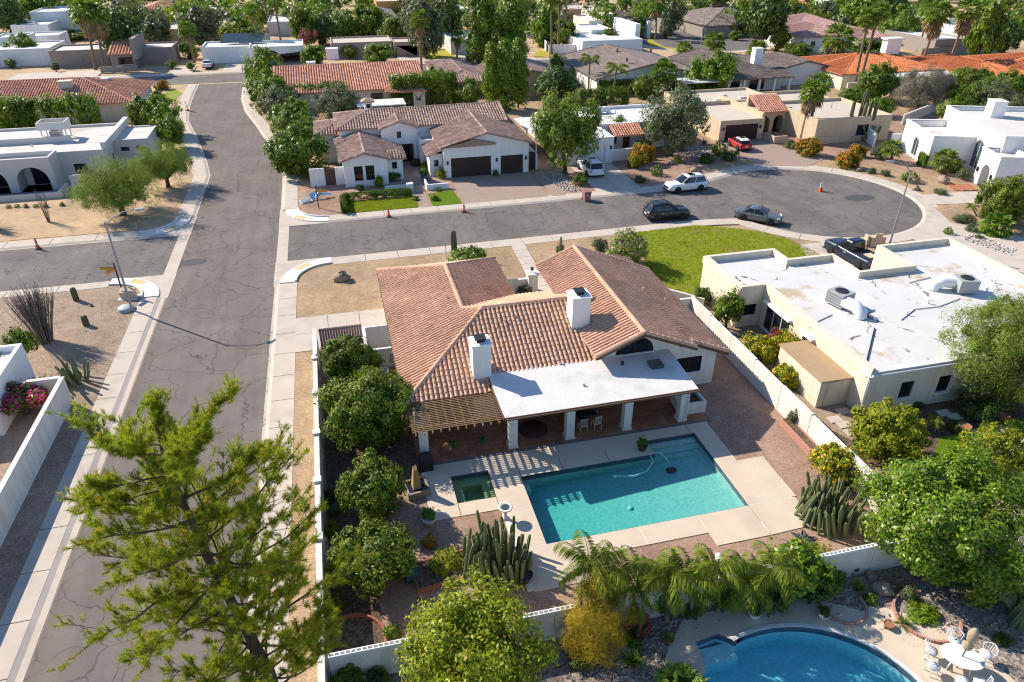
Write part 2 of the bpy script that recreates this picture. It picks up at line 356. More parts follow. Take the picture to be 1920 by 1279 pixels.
# valley gutters, gutter pans
def strip(name, line, d0, d1, z0, z1, m, parent=None):
    a, b = offs(line, d0), offs(line, d1); mb = MB()
    pts = a + b[::-1]
    if z0 is None: mb.flat(pts, z1)
    else: mb.prism(pts, z0, z1)
    o = mb.build(name, m, parent)
    if not parent: o['kind'] = 'structure'
    return o
for nm, x0, x1, y0, y1 in (('valley_gutter', -6.55, -5.55, 57.5, 76.5), ('valley_gutter', -16.1, -15.05, 57.5, 76.5)):
    structure(nm, MB().flat(rect(x0, x1, y0, y1), .020), CONC)
def kerb(name, line, w_gut=.42, w_walk=1.45, sgn=1, slab=3.0, mat_=CONC, dz=0.):
    """gutter pan, then a raised walk laid in slabs with open joints"""
    root = link(name, None); root['kind'] = 'structure'
    strip('gutter_pan', line, 0, sgn * w_gut, None, .016 + dz * .5, mat_, root)
    strip('kerb_bed', line, sgn * w_gut, sgn * (w_gut + w_walk), 0, .095 + dz, SOIL, root)
    ka, kb = offs(line, sgn * (w_gut - .26)), offs(line, sgn * (w_gut - .001)); kn = len(line)
    MB().add([(*p, .018) for p in ka] + [(*p, .118) for p in kb], [(i, i+1, kn+i+1, kn+i) if sgn < 0 else (i, kn+i, kn+i+1, i+1) for i in range(kn - 1)]).build('kerb_face', mat_, root)
    # resample
    L = [Vector(p).to_2d() for p in line]; tot = [0]
    for a, b in zip(L, L[1:]): tot.append(tot[-1] + (b - a).length)
    def at(s):
        for i in range(len(L) - 1):
            if s <= tot[i+1] + 1e-6:
                d = (L[i+1] - L[i]); t = (s - tot[i]) / max(tot[i+1] - tot[i], 1e-6); d.normalize()
                return L[i].lerp(L[i+1], t), Vector((d.y, -d.x)) * sgn
        d = (L[-1] - L[-2]).normalized(); return L[-1], Vector((d.y, -d.x)) * sgn
    n = max(1, round(tot[-1] / slab)); st = tot[-1] / n
    for i in range(n):
        pts = []; sub = 3 if len(L) > 2 else 1
        for k in range(sub + 1):
            p, q = at(min(tot[-1], i * st + .025 + (st - .05) * k / sub)); pts.append((p, q))
        poly = [tuple(p + q * w_gut) for p, q in pts] + [tuple(p + q * (w_gut + w_walk)) for p, q in reversed(pts)]
        MB().prism(poly, .05, .125 + dz).build('slab', mat_, root)
    return root
kerb('sidewalk_main_east', [(-6.5, -10), (-6.5, 57.8)])
kerb('sidewalk_main_west', [(-15.2, -10), (-15.2, 57.8)], .6, 1.3, -1)
kerb('sidewalk_side_south', [(-1.6, 62.6), (16, 62.85), (33, 63.2), (37, 63.05), (40.4, 62.4)], .3, 1.5, dz=-.005)
kerb('sidewalk_side_north', [(-1.6, 71.7), (20, 72.05), (36, 72.35)], .3, 1.5, -1, dz=-.005)
kerb('sidewalk_court', arc(CX, CY, CR, 199, 478, 60) + [(42.8, 74.3), (39.5, 72.9), (36.05, 72.35)], .35, 1.6)
kerb('sidewalk_main_northeast', [(-6.55, 76.4)] + ME[2:], .4, 1.4)
kerb('sidewalk_main_northwest', [(-15.1, 76.5)] + MW[2:], .4, 1.5, -1)
kerb('sidewalk_west_north', [(-120, 71.7), (-19.8, 71.7)], .4, 1.6, -1, 4)
kerb('sidewalk_west_south', [(-120, 62.2), (-20.2, 62.2)], .3, 1.2, 1, 4)
kerb('sidewalk_north_street', [(-200, 161), (-80, 161), (75, 160)], .4, 1.6, -1, 8)
kerb('sidewalk_north_street_near', [(-13, 151), (75, 151)], .4, 1.4, 1, 6)
# corner aprons and ramps
YPAD = mat('tactile_pad', (.66, .50, .24), (.60, .46, .25), 6., .9, 60.)
for i, (cx, cy, a0, a1, x0, x1, y0, y1, pad) in enumerate((
        (-1.6, 58.0, 180, 90, -6.6, -1.6, 57.6, 62.75, 130), (-20.2, 58.0, 0, 90, -20.2, -15.0, 57.6, 62.4, 55),
        (-20.0, 76.4, 270, 360, -20.0, -15.0, 71.6, 76.8, 318), (-1.6, 76.4, 270, 180, -6.6, -1.6, 71.6, 76.8, 225))):
    structure('corner_apron', MB().flat(rect(x0, x1, y0, y1), .024), CONC)
    ro = link('corner_ramp', None); ro['kind'] = 'structure'
    o_, i_ = arc(cx, cy, 4.45, a0, a1, 14), arc(cx, cy, 3.05, a0, a1, 14)
    MB().prism(o_ + i_[::-1], 0, .115).build('ramp_slab', CONCN, ro)
    k_ = arc(cx, cy, 3.2, a0, a1, 14); MB().prism(k_ + arc(cx, cy, 3.04, a0, a1, 14)[::-1], .1, .24).build('back_kerb', CONCN, ro)
    d = Vector((math.cos(R(pad)), math.sin(R(pad)))); t = Vector((-d.y, d.x)); c = Vector((cx, cy)) + d * 3.95
    MB().flat([tuple(c + t * a + d * b) for a, b in ((-.75, -.33), (.75, -.33), (.75, .33), (-.75, .33))], .121).build('tactile_pad', YPAD, ro)
# manhole and patches
structure('manhole_patch', MB().flat([(p[0], p[1]) for p in [( -14.0 + 1.35 * math.cos(t * .4488), 64.6 + .75 * math.sin(t * .4488)) for t in range(14)]], .017), mat('dark_patch', (.07, .07, .072), (.09, .09, .09), 3.))
pc = G(1612, 371); structure('court_patch', MB().flat([(pc.x + 1.9 * math.cos(t * .4488), pc.y + 1.0 * math.sin(t * .4488)) for t in range(14)], .014), mat('dark_patch', (.07, .07, .072)))
# lots: sheets a few mm apart
structure('backyard_gravel', MB().flat([(-2.9, 19.1), (25.2, 18.9), (25.2, 43.5), (-2.9, 45.8)], .106, 0, [POOL, SPA]), GR_PINK)
sheet('front_yard_gravel', rect(-2.9, 24.5, 46, 60.9), .104, GR_TAN)
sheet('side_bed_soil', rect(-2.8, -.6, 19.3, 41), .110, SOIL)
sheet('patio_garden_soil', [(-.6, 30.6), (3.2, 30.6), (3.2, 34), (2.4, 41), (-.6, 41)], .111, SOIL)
structure('south_lot_gravel', MB().flat(rect(-2.9, 34, -20, 18.9), .104, 0, [NPOOL]), GR_RIV)
sheet('south_lot_lawn', [(2.5, 11), (9.0, 15.6), (9.6, 15.0), (10.5, 10)], .110, TURF)
sheet('east_lot_soil', rect(25.6, 60, 14, 44), .103, GR_BRN)
sheet('east_lot_bed', rect(25.4, 45, 25, 30.0), .106, SOIL)  # strip of the dark soil south of the white-roofed house
sheet('verge_gravel', rect(-4.7, -3.3, 5, 46), .107, GR_TAN)
lawn_pts = [(27.0, 61.2), (34.5, 61.6), (37.0, 60.6), (39.4, 59.0), (41.5, 56.6), (42.6, 52.5), (42.3, 47), (27.6, 46.5), (25.4, 49), (25.6, 53), (26.6, 57)]
sheet('lawn', lawn_pts, .125, LAWN)
sheet('house_two_yard', rect(-4.0, 25.2, 73.5, 84), .105, GR_PINK)
sheet('house_three_yard', [(25.2, 73.7), (38, 73.8), (40.5, 75), (46, 80), (51, 82), (51.5, 97), (25.2, 97)], .105, GR_PINK)
sheet('court_north_yard', [(57, 81), (65, 78), (72, 66), (90, 60), (90, 100), (60, 92)], .105, GR_PINK)
DRV = mat('paver_drive', (.36, .27, .22), (.31, .23, .19), 4., .9, 20., .3)
def slabs(name, x0, x1, y0, y1, nx, ny, z, m, jm=SOIL, skew=0, h=.03, gap=.02):
    root = link(name, None); root['kind'] = 'structure'
    MB().flat([(x0, y0), (x1, y0), (x1 + skew, y1), (x0 + skew, y1)], z - .012).build('joint_bed', jm, root)
    for i in range(nx):
        for j in range(ny):
            a0, a1 = x0 + (x1-x0)*i/nx + gap, x0 + (x1-x0)*(i+1)/nx - gap
            b0, b1 = y0 + (y1-y0)*j/ny + gap, y0 + (y1-y0)*(j+1)/ny - gap
            s0, s1 = skew * (b0-y0)/(y1-y0), skew * (b1-y0)/(y1-y0)
            MB().prism([(a0+s0, b0), (a1+s0, b0), (a1+s1, b1), (a0+s1, b1)], z - h, z).build('slab', m, root)
    return root
slabs('main_driveway', -4.65, 2.6, 45.95, 51.2, 3, 2, .135, CONC)
slabs('entry_path', 14.7, 16.1, 50.5, 61.3, 1, 7, .135, CONC, skew=.4)
slabs('paver_driveway', 12.9, 22.6, 73.6, 82.8, 4, 4, .13, DRV, gap=.008)
slabs('side_parking_strip', 23.1, 24.6, 73.6, 82.6, 1, 3, .13, DRV, TURF, gap=.008)
slabs('neighbour_driveway', 28.4, 33.9, 73.7, 84.0, 2, 4, .13, CONC)
sheet('court_driveway', [(51.6, 78.2), (57.5, 76.4), (63, 79.5), (59.4, 84), (58.6, 90.3), (51.8, 90.3)], .13, DRV)
slabs('pickup_driveway', 38.0, 42.3, 44.0, 54.6, 2, 4, .135, CONC, skew=4.)
sheet('court_side_driveway', [(53.5, 53), (62, 59), (78, 53), (78, 44), (58, 43)], .13, CONC)
sheet('east_driveway', [(61.8, 61), (62.6, 64), (90, 62), (90, 56.5)], .13, CONC)
sheet('east_planting_bed', [(62, 60), (90, 56), (90, 46), (66, 49), (60.5, 56)], .135, GR_TAN)
slabs('front_walk', 8.2, 9.3, 73.5, 82, 1, 5, .135, DRV, gap=.01)
sheet('front_court_paving', rect(5.5, 12.0, 80.2, 91), .13, DRV)
structure('front_turf', MB().prism(rect(.3, 7.9, 73.6, 77.2), .1, .15), TURF)
structure('front_turf', MB().prism([(9.5, 73.6), (12.7, 73.6), (12.5, 78.4), (9.5, 77.6)], .1, .15), TURF)
for i, (pts, m) in enumerate(((rect(-52, -17.6, 74, 88), GR_DG), (rect(-30.5, -26.3, 161.5, 170), CONC), (rect(-20.5, -14.5, 161.5, 172), CONC), (rect(-60, -44, 161.5, 170), CONC), (rect(16, 23, 160.5, 176), CONC), (rect(29, 36, 160.5, 180), CONC), (rect(22.5, 29, 163, 180), DRYLAWN))):
    sheet('lot_paving', pts, .128 + .004 * i, m)
sheet('far_lawn', [G(1030, 100).to_2d(), G(1010, 92).to_2d(), G(1000, 107).to_2d(), G(1030, 108).to_2d()], .12, DRYLAWN)
fc = G(1312, 76); sheet('far_court', arc(fc.x, fc.y, 17, 0, 354, 40), .014, ASPH2); structure('far_court_kerb', MB().flat(arc(fc.x, fc.y, 19, 0, 354, 40), .010), CONC)
sheet('far_court_lawn', [G(1215, 70).to_2d(), G(1245, 88).to_2d(), G(1320, 95).to_2d(), G(1300, 100).to_2d(), G(1215, 85).to_2d()], .016, DRYLAWN)
# ================================================================== building kit
def facade(mb, p0, p1, outer, holes, dep=.14, m=0):
    """outer: (s,z) polygon of the wall face seen from outside, p0 left, p1 right; holes: (s,z) polygons with reveals"""
    p0 = Vector((p0[0], p0[1], 0)); d = (Vector((p1[0], p1[1], 0)) - p0).normalized(); n = Vector((d.y, -d.x, 0))
    W = lambda s, z, k=0: p0 + d * s + Vector((0, 0, z)) - n * k
    loops = [[Vector((s, z, 0)) for s, z in q] for q in [outer] + [h[0] for h in holes]]
    flat_ = [q for l in loops for q in l]; fs = []
    for t in tessellate_polygon(loops):
        a, b, c = (flat_[i] for i in t); fs.append(t if (b - a).cross(c - a).z > 0 else (t[0], t[2], t[1]))
    mb.add([W(q.x, q.y) for q in flat_], fs, m)
    for h, dp in holes:
        k = len(h)
        for i in range(k):
            a, b = h[i], h[(i+1) % k]; mb.add([W(*a), W(*b), W(b[0], b[1], dp), W(a[0], a[1], dp)], [(0, 1, 2, 3)], m)
    return W
def hole_poly(k, s0, s1, z0, z1):
    if 'a' in k:
        r = (s1 - s0) / 2; c = (s0 + s1) / 2; rz = min(r, z1 - z0)
        return [(s0, z0), (s1, z0)] + [(c + r * math.cos(R(a)), z1 - rz + rz * math.sin(R(a))) for a in range(0, 181, 18)]
    return [(s0, z0), (s1, z0), (s1, z1), (s0, z1)]
def fill(root, W, o, frame=None, glass=None, gm=None):
    """what stands in an opening: window (pane, frame), garage door (panels), door (handle), deep arch (back wall)"""
    k, s0, s1, z0, z1 = o[:5]; frame = frame or FRAMED; glass = glass or DARK; h = hole_poly(k, s0, s1, z0, z1)
    if 'w' in k:
        dp = .11; wd = MB().poly([W(s, z, dp) for s, z in h]).build('window', glass, root)
        fr = MB(); t = .06
        for i in range(len(h)):
            a, b = W(*h[i], dp - .03), W(*h[(i+1) % len(h)], dp - .03); fr.bar(a, b, t * 1.6, t)
        nx = max(1, round((s1 - s0) / 1.1)) if 'a' not in k else 2
        for i in range(1, nx):
            s = s0 + (s1 - s0) * i / nx; fr.bar(W(s, z0, dp - .03), W(s, z1 - .02, dp - .03), t, t)
        fr.build('frame', frame, wd)
        sl = MB(); sl.bar(W(s0 - .08, z0 - .04, -.03), W(s1 + .08, z0 - .04, -.03), .1, .07); sl.build('sill', frame if frame is not FRAMED else WHITE2, wd)
    elif 'g' in k:
        dr = MB().poly([W(s, z, .13) for s, z in h]).build('garage_door', gm or GARAGE, root)
        for i in range(4):
            mb = MB(); a, b = z0 + (z1 - z0) * i / 4 + .02, z0 + (z1 - z0) * (i + 1) / 4 - .02
            q = [W(s0 + .03, a, .10), W(s1 - .03, a, .10), W(s1 - .03, b, .10), W(s0 + .03, b, .10), W(s0 + .03, a, .13), W(s1 - .03, a, .13), W(s1 - .03, b, .13), W(s0 + .03, b, .13)]
            mb.add(q, [(0,1,2,3), (4,7,6,5), (0,4,5,1), (1,5,6,2), (2,6,7,3), (3,7,4,0)]); mb.build('panel', gm or GARAGE, dr)
    elif 'd' in k:
        dr = MB().poly([W(s, z, .12) for s, z in h]).build('door', gm or BRWOOD, root)
        MB().bar(W(s1 - .12, z0 + 1.0, .1), W(s1 - .12, z0 + 1.15, .1), .03, .05).build('handle', GREYM, dr)
    elif 'o' in k:
        dp = o[5] if len(o) > 5 else 1.6
        bw = MB().poly([W(s, z, dp) for s, z in h]).build('recess_wall', o[6] if len(o) > 6 else WHITE, root)
        c = (s0 + s1) / 2; w = min(.9, (s1 - s0) * .34)
        MB().poly([W(s, z, dp - .01) for s, z in [(c - w, z0 + .05), (c + w, z0 + .05), (c + w, z0 + 2.1), (c - w, z0 + 2.1)]]).build('doorway', DARK, bw)
def walls(root, x0, x1, y0, y1, h, m, op={}, name='wall', frame=None, glass=None, gm=None, tops=None, skip=''):
    """four faces with openings op = {'S': [(kind, s0, s1, z0, z1)], ...}; s runs left to right seen from outside"""
    mb = MB(); sides = {'S': ((x0, y0), (x1, y0)), 'E': ((x1, y0), (x1, y1)), 'N': ((x1, y1), (x0, y1)), 'W': ((x0, y1), (x0, y0))}
    todo = []
    for k, (a, b) in sides.items():
        if k in skip: continue
        Ln = abs(b[0] - a[0]) + abs(b[1] - a[1]); outer = (tops or {}).get(k) or [(0, 0), (Ln, 0), (Ln, h), (0, h)]
        hs = [(hole_poly(*o[:5]), o[5] if len(o) > 5 else .16) for o in op.get(k, [])]
        W = facade(mb, a, b, outer, hs); todo += [(W, o) for o in op.get(k, [])]
    w = mb.build(name, m, root)
    for W, o in todo: fill(root, W, o, frame, glass, gm)
    return w
def flat_roof(root, x0, x1, y0, y1, h, par, wm, rm, t=.25, name='roof', cap=None):
    mb = MB(); o = [(x0, y0), (x1, y0), (x1, y1), (x0, y1)]; i = [(x0+t, y0+t), (x1-t, y0+t), (x1-t, y1-t), (x0+t, y1-t)]
    for a in range(4):
        b = (a + 1) % 4
        mb.add([(*o[a], h), (*o[b], h), (*i[b], h), (*i[a], h)], [(0, 1, 2, 3)])
        mb.add([(*i[a], h - par), (*i[b], h - par), (*i[b], h), (*i[a], h)], [(3, 2, 1, 0)])
    p = mb.build('parapet', wm, root)
    if cap:
        cb = MB(); e = .05
        for (ax, ay, bx, by) in ((x0-e, y0-e, x1+e, y0+t), (x0-e, y1-t, x1+e, y1+e), (x0-e, y0+t, x0+t, y1-t), (x1-t, y0+t, x1+e, y1-t)): cb.box(ax, bx, ay, by, h - .16, h + .04)
        cb.build('parapet_cap', cap, root)
    return MB().poly([(*q, h - par) for q in i]).build(name, rm, root)
def tile_field(polys, tw, tl, hgt, bar=.64, lift0=.045):
    """barrel tiles laid in courses over sloping polygons (first edge = eave); returns (N,10,3) vertex blocks"""
    out = []; ca = np.linspace(0, np.pi, 5)
    for poly in polys:
        P_ = [Vector(p) for p in poly]; e = (P_[1] - P_[0]).normalized(); n = None
        for q in P_[2:]:
            n = e.cross(q - P_[0])
            if n.length > 1e-3: break
        n.normalize()
        if n.z < 0: n = -n
        up = n.cross(e)
        if up.z < 0: up = -up
        o = P_[0]; st = [((p - o).dot(e), (p - o).dot(up)) for p in P_]
        smin, smax = min(s for s, t in st), max(s for s, t in st); k = int((smax - smin) / tw)
        off = ((smax - smin) - k * tw) / 2
        for i in range(k):
            s = smin + off + (i + .5) * tw; ts = []
            for (s1, t1), (s2, t2) in zip(st, st[1:] + st[:1]):
                if (s1 - s) * (s2 - s) < 0: ts.append(t1 + (t2 - t1) * (s - s1) / (s2 - s1))
            ts.sort()
            for t0, t1 in zip(ts[::2], ts[1::2]):
                t = math.floor(t0 / tl + 1e-6) * tl
                while t < t1 - .08:
                    a, b = max(t, t0 - .04), min(t + tl * 1.12, t1); blk = []
                    if b - a > .06:
                        jt = rnd.uniform(-.016, .016); jw = rnd.uniform(.92, 1.05)
                        for tt, lift, w in ((a - rnd.random() ** 6 * .09, lift0, bar * tw / 2 * 1.06), (b, .0, bar * tw / 2 * .94)):
                            for c in ca: blk.append(o + e * (s + jt - math.cos(c) * w * jw) + up * tt + n * (math.sin(c) * hgt + lift + .01))
                        out.append([tuple(v) for v in blk])
                    t += tl
    return out
TF = [(0, 1, 6, 5), (1, 2, 7, 6), (2, 3, 8, 7), (3, 4, 9, 8), (4, 3, 2, 1, 0)]
def deck_of(root, polys, m, th=.14, name='roof'):
    mb = MB()
    for p in polys:
        n = len(p); mb.poly([Vector(q) for q in p]); lo = [(q[0], q[1], q[2] - th) for q in p]
        mb.add([Vector(q) for q in p] + lo, [(i, n + i, n + (i+1) % n, (i+1) % n) for i in range(n)]); mb.poly(lo[::-1])
    return mb.build(name, m, root)
def ridge_caps(mb, a, b, r=.16, l=.42):
    a = Vector(a); b = Vector(b); d = b - a; n = max(1, round(d.length / l)); d.normalize(); st = (b - a).length / n
    sd = d.cross(Vector((0, 0, 1))).normalized(); up = sd.cross(d)
    for i in range(n):
        vs = []
        for t, rr in ((i * st, r * 1.08), ((i + 1.1) * st, r * .92)):
            for c in range(6):
                q = math.pi * c / 5; vs.append(a + d * t + sd * (math.cos(q) * rr) + up * (math.sin(q) * rr - .02))
        mb.add(vs, [(c, c+1, c+7, c+6) for c in range(5)] + [(5, 4, 3, 2, 1, 0)])
def tiles_on(root, polys, m, tw=.33, tl=.42, hgt=.085, name='roof_tiles', bar=.64, deckm=None, caps=(), capm=None, cr=.16):
    rf = deck_of(root, polys, deckm or m)
    blocks = tile_field(polys, tw, tl, hgt, bar); mb = MB()
    for b in blocks: mb.add(b, TF)
    tl_ = mb.build(name, m, rf); tl_['kind'] = 'stuff'
    if caps:
        cb = MB()
        for a, b in caps: ridge_caps(cb, a, b, cr)
        cb.build('ridge_caps', capm or m, rf)['kind'] = 'stuff'
    return rf
def hip_polys(x0, x1, y0, y1, z, s, ends='hh'):
    """roof over a rectangle, ridge along the longer side; ends 'h' hipped or 'g' gabled -> slopes, cap lines"""
    w, l = y1 - y0, x1 - x0
    if l >= w:
        yr = (y0 + y1) / 2; zr = z + s * w / 2; xa = x0 + (w/2 if ends[0] == 'h' else 0); xb = x1 - (w/2 if ends[1] == 'h' else 0)
        A, B_ = (xa, yr, zr), (xb, yr, zr)
        P_ = [[(x0, y0, z), (x1, y0, z), B_, A], [(x1, y1, z), (x0, y1, z), A, B_]]; C = [(A, B_)]
        if ends[0] == 'h': P_.append([(x0, y1, z), (x0, y0, z), A]); C += [((x0, y0, z), A), ((x0, y1, z), A)]
        else: C += [((x0+.1, y0, z), (xa+.1, yr, zr)), ((x0+.1, y1, z), (xa+.1, yr, zr))]
        if ends[1] == 'h': P_.append([(x1, y0, z), (x1, y1, z), B_]); C += [((x1, y0, z), B_), ((x1, y1, z), B_)]
        else: C += [((x1-.1, y0, z), (xb-.1, yr, zr)), ((x1-.1, y1, z), (xb-.1, yr, zr))]
    else:
        xr = (x0 + x1) / 2; zr = z + s * l / 2; ya = y0 + (l/2 if ends[0] == 'h' else 0); yb = y1 - (l/2 if ends[1] == 'h' else 0)
        A, B_ = (xr, ya, zr), (xr, yb, zr)
        P_ = [[(x0, y1, z), (x0, y0, z), A, B_], [(x1, y0, z), (x1, y1, z), B_, A]]; C = [(A, B_)]
        if ends[0] == 'h': P_.append([(x0, y0, z), (x1, y0, z), A]); C += [((x0, y0, z), A), ((x1, y0, z), A)]
        else: C += [((x0, y0+.1, z), (xr, ya+.1, zr)), ((x1, y0+.1, z), (xr, ya+.1, zr))]
        if ends[1] == 'h': P_.append([(x1, y1, z), (x0, y1, z), B_]); C += [((x1, y1, z), B_), ((x0, y1, z), B_)]
        else: C += [((x0, y1-.1, z), (xr, yb-.1, zr)), ((x1, y1-.1, z), (xr, yb-.1, zr))]
    return P_, C
def chimney(root, x0, x1, y0, y1, z0, z1, m, cap=True):
    ch = MB().box(x0, x1, y0, y1, z0, z1).box(x0-.07, x1+.07, y0-.07, y1+.07, z1+.003, z1+.12).build('chimney', m, root)
    if cap:
        cx, cy = (x0+x1)/2, (y0+y1)/2; mb = MB()
        for a, b in ((-1,-1), (1,-1), (1,1), (-1,1)): mb.box(cx+a*.22-.02, cx+a*.22+.02, cy+b*.22-.02, cy+b*.22+.02, z1+.12, z1+.34)
        mb.box(cx-.2, cx+.2, cy-.2, cy+.2, z1+.12, z1+.25).box(cx-.34, cx+.34, cy-.34, cy+.34, z1+.34, z1+.39); mb.build('spark_cap', BLKM, ch)
    return ch
def vent_pipe(root, p, h=.4, r=.06, m=None):
    return MB().tube([p, (p[0], p[1], p[2] + h)], r, 8).build('vent_pipe', m or GREYM, root)

# ================================================================== the house in the middle
house = thing('tile_roof_house', 'cream stucco house with rose clay barrel tiles and two white chimneys beside the pool', 'house')
S = .42
# walls under the wings
walls(house, 2.7, 11.1, 46.05, 52.4, 2.6, WHITE)
walls(house, 2.7, 15.2, 35.2, 46.0, 2.6, WHITE, {'S': [('w', .8, 3.6, .12, 2.2), ('w', 6.0, 9.2, .12, 2.2)]}, skip='N')
sgab = [(0, 0), (7.9, 0), (7.9, 2.85), (2.0, 5.2), (0, 4.35)]
walls(house, 14.75, 22.65, 35.25, 47.3, 2.6, WHITE, {'S': [('w', 1.2, 3.6, .12, 2.2), ('wa', .75, 3.35, 3.3, 4.5), ('w', 5.1, 6.9, 1.2, 2.4)]},
      tops={'S': sgab, 'N': [(0, 0), (7.9, 0), (7.9, 4.35), (5.9, 5.2), (0, 2.85)], 'W': [(0, 0), (12.05, 0), (12.05, 4.3), (0, 4.3)], 'E': [(0, 0), (12.05, 0), (12.05, 2.8), (0, 2.8)]})
yr, zr = 40.05, 2.7 + S * 5.95
west = [(2.05, 53.0, 2.7), (2.05, 34.1, 2.7), (8.0, yr, zr), (6.88, 41.17, 4.73), (6.88, 48.17, 4.73)]
wn_ = [(11.7, 53.0, 2.7), (2.05, 53.0, 2.7), (6.88, 48.17, 4.73)]
we = [(11.7, 46.0, 2.7), (11.7, 53.0, 2.7), (6.88, 48.17, 4.73), (6.88, 41.17, 4.73)]
mnorth = [(15.6, 46.0, 2.7), (11.7, 46.0, 2.7), (6.88, 41.17, 4.73), (8.0, yr, zr), (15.6, yr, zr)]
msouth = [(2.05, 34.1, 2.7), (14.6, 34.1, 2.7), (14.6, yr, zr), (8.0, yr, zr)]
rw = [(13.8, 47.9, 4.07), (13.8, 34.2, 4.07), (16.85, 34.2, 5.35), (16.85, 47.9, 5.35)]
re1 = [(20.5, 34.2, 3.815), (20.5, 35.0, 3.815), (20.5, 47.9, 3.815), (16.85, 47.9, 5.35), (16.85, 34.2, 5.35)]
re2 = [(23.3, 34.9, 2.64), (23.3, 48.1, 2.64), (20.5, 48.1, 3.815), (20.5, 34.9, 3.815)]
ng, _c = hip_polys(19.4, 22.2, 45.5, 49.6, 3.05, .3, 'gg')
roof = deck_of(house, [west, wn_, we, mnorth, msouth, rw, re1, re2] + ng, T_MAIN)
blocks = tile_field([msouth], .29, .39, .085) + tile_field([west, rw, re2, re1, we, mnorth, wn_] + ng, .29, .39, .085, .66, .026)
blocks = [b for b in blocks if not (6.3 < b[2][0] < 7.5 and 34.95 < b[2][1] < 36.1)]
cb_ = []
def near(b): c = b[2]; return (c[0] - 0) ** 2 + c[1] ** 2
# the ones that show largest (front slope) each lie as a tile of their own
front = [i for i, b in enumerate(blocks) if b[2][1] < 36.9 and b[2][0] < 14.5 and abs(b[2][2] - (2.7 + S * (b[2][1] - 34.1))) < .3]
front = sorted(front, key=lambda i: near(blocks[i]))[:290]; fset = set(front)
mt = {}
for i in front:
    b = [Vector(p) for p in blocks[i]]; c = sum(b, Vector()) / 10; dv = b[5] - b[0]; ln = (round(dv.length, 2), round(dv.normalized().x, 1), round(dv.normalized().y, 1))
    if ln not in mt: mt[ln] = MB().add([p - c for p in b], TF).mesh('tile', T_MAIN)
    link('tile', mt[ln], roof, c)
mb = MB()
for i, b in enumerate(blocks):
    if i not in fset: mb.add(b, TF)
mb.build('roof_tiles', T_MAIN, roof)['kind'] = 'stuff'
cb = MB()
for a, b in (((2.05, 34.1, 2.72), (8.0, yr, zr)), ((8.0, yr, zr), (13.6, yr, zr)), ((6.88, 48.17, 4.73), (6.88, 41.17, 4.73)), ((6.88, 41.17, 4.73), (8, yr, zr)), ((2.05, 53, 2.7), (6.88, 48.17, 4.73)), ((11.7, 53, 2.7), (6.88, 48.17, 4.73)), ((16.85, 47.9, 5.35), (16.85, 34.2, 5.35)),
             ((13.8, 34.28, 4.07), (16.85, 34.28, 5.35)), ((16.85, 34.28, 5.35), (20.5, 34.28, 3.82)), ((20.5, 34.98, 3.82), (23.3, 34.98, 2.64)), ((16.85, 47.8, 5.35), (23.3, 48, 2.64)), ((13.8, 47.8, 4.07), (16.85, 47.8, 5.35))): ridge_caps(cb, a, b, .17)
cb.build('ridge_caps', T_MAIN, roof)['kind'] = 'stuff'
fb = MB()
for a, b in (((13.8, 34.16, 3.95), (16.85, 34.16, 5.23)), ((16.85, 34.16, 5.23), (20.55, 34.16, 3.68)), ((20.5, 34.86, 3.68), (23.3, 34.86, 2.5)), ((2.0, 34.1, 2.58), (2.0, 53, 2.58)), ((2.05, 34.05, 2.58), (7.3, 34.05, 2.58)), ((23.34, 34.9, 2.52), (23.34, 48, 2.52))): fb.bar(a, b, .06, .2)
fb.build('fascia', BRWOOD, roof)
for a in ((15.0, 34.45, 4.2), (16.85, 34.3, 5.0), (19.6, 34.45, 3.9)): MB().bar(a, (a[0], 35.2, a[2] - .02), .14, .2).build('rafter_tail', BRWOOD, roof)
chimney(house, 6.35, 7.45, 35.0, 36.1, 2.9, 5.35, WHITE2); chimney(house, 13.35, 14.55, 37.6, 38.8, 3.8, 6.3, WHITE2)
for p in ((9.2, 38.7, 4.55), (10.0, 38.9, 4.6), (6.2, 43.2, 4.4), (20.2, 42.0, 3.9), (21.6, 41.2, 3.3), (11.9, 35.2, 3.05)): vent_pipe(roof, p, .35, .07, T_MAIN if p[0] > 20 else None)
# patio roof, posts, floor
pr = MB()
pr.add([(7.3, 31.0, 2.88), (19.15, 31.0, 2.88), (19.15, 35.22, 3.12), (7.3, 35.22, 3.12), (7.3, 31.0, 3.0), (19.15, 31.0, 3.0), (19.15, 35.22, 3.25), (7.3, 35.22, 3.25)], [(0,3,2,1), (4,5,6,7), (0,1,5,4), (1,2,6,5), (2,3,7,6), (3,0,4,7)])
pro = pr.build('patio_roof', ROOFW, house)
MB().box(7.28, 19.17, 30.93, 30.997, 2.80, 3.01).box(7.235, 7.297, 30.93, 34.2, 2.82, 3.03).build('fascia', BRWOOD, pro)
MB().bar((7.3, 30.87, 2.93), (19.15, 30.87, 2.93), .1, .09).build('gutter', BRWOOD, pro)
MB().box(17.2, 18.0, 33.4, 34.2, 3.14, 3.35).build('skylight', GLASSB, pro); vent_pipe(pro, (15.6, 34.3, 3.1), .35, .09, BLKM); vent_pipe(pro, (12.6, 32.8, 3.1), .12, .07, TERRA)
MB().box(7.5, 19.0, 31.75, 32.2, 2.55, 2.86).build('patio_beam', WHITE, house)
for x in (7.75, 11.25, 14.9, 18.55):
    MB().box(x, x + .5, 31.72, 32.22, .1, 2.545).box(x - .06, x + .56, 31.66, 31.717, 2.3, 2.5).box(x - .05, x + .55, 31.67, 32.27, .11, .3).build('patio_post', WHITE, house)
MB().tube([(19.0, 31.7, 2.9), (19.0, 31.66, 2.6), (19.0, 31.66, .2)], .045, 6).build('downspout', WHT, house)
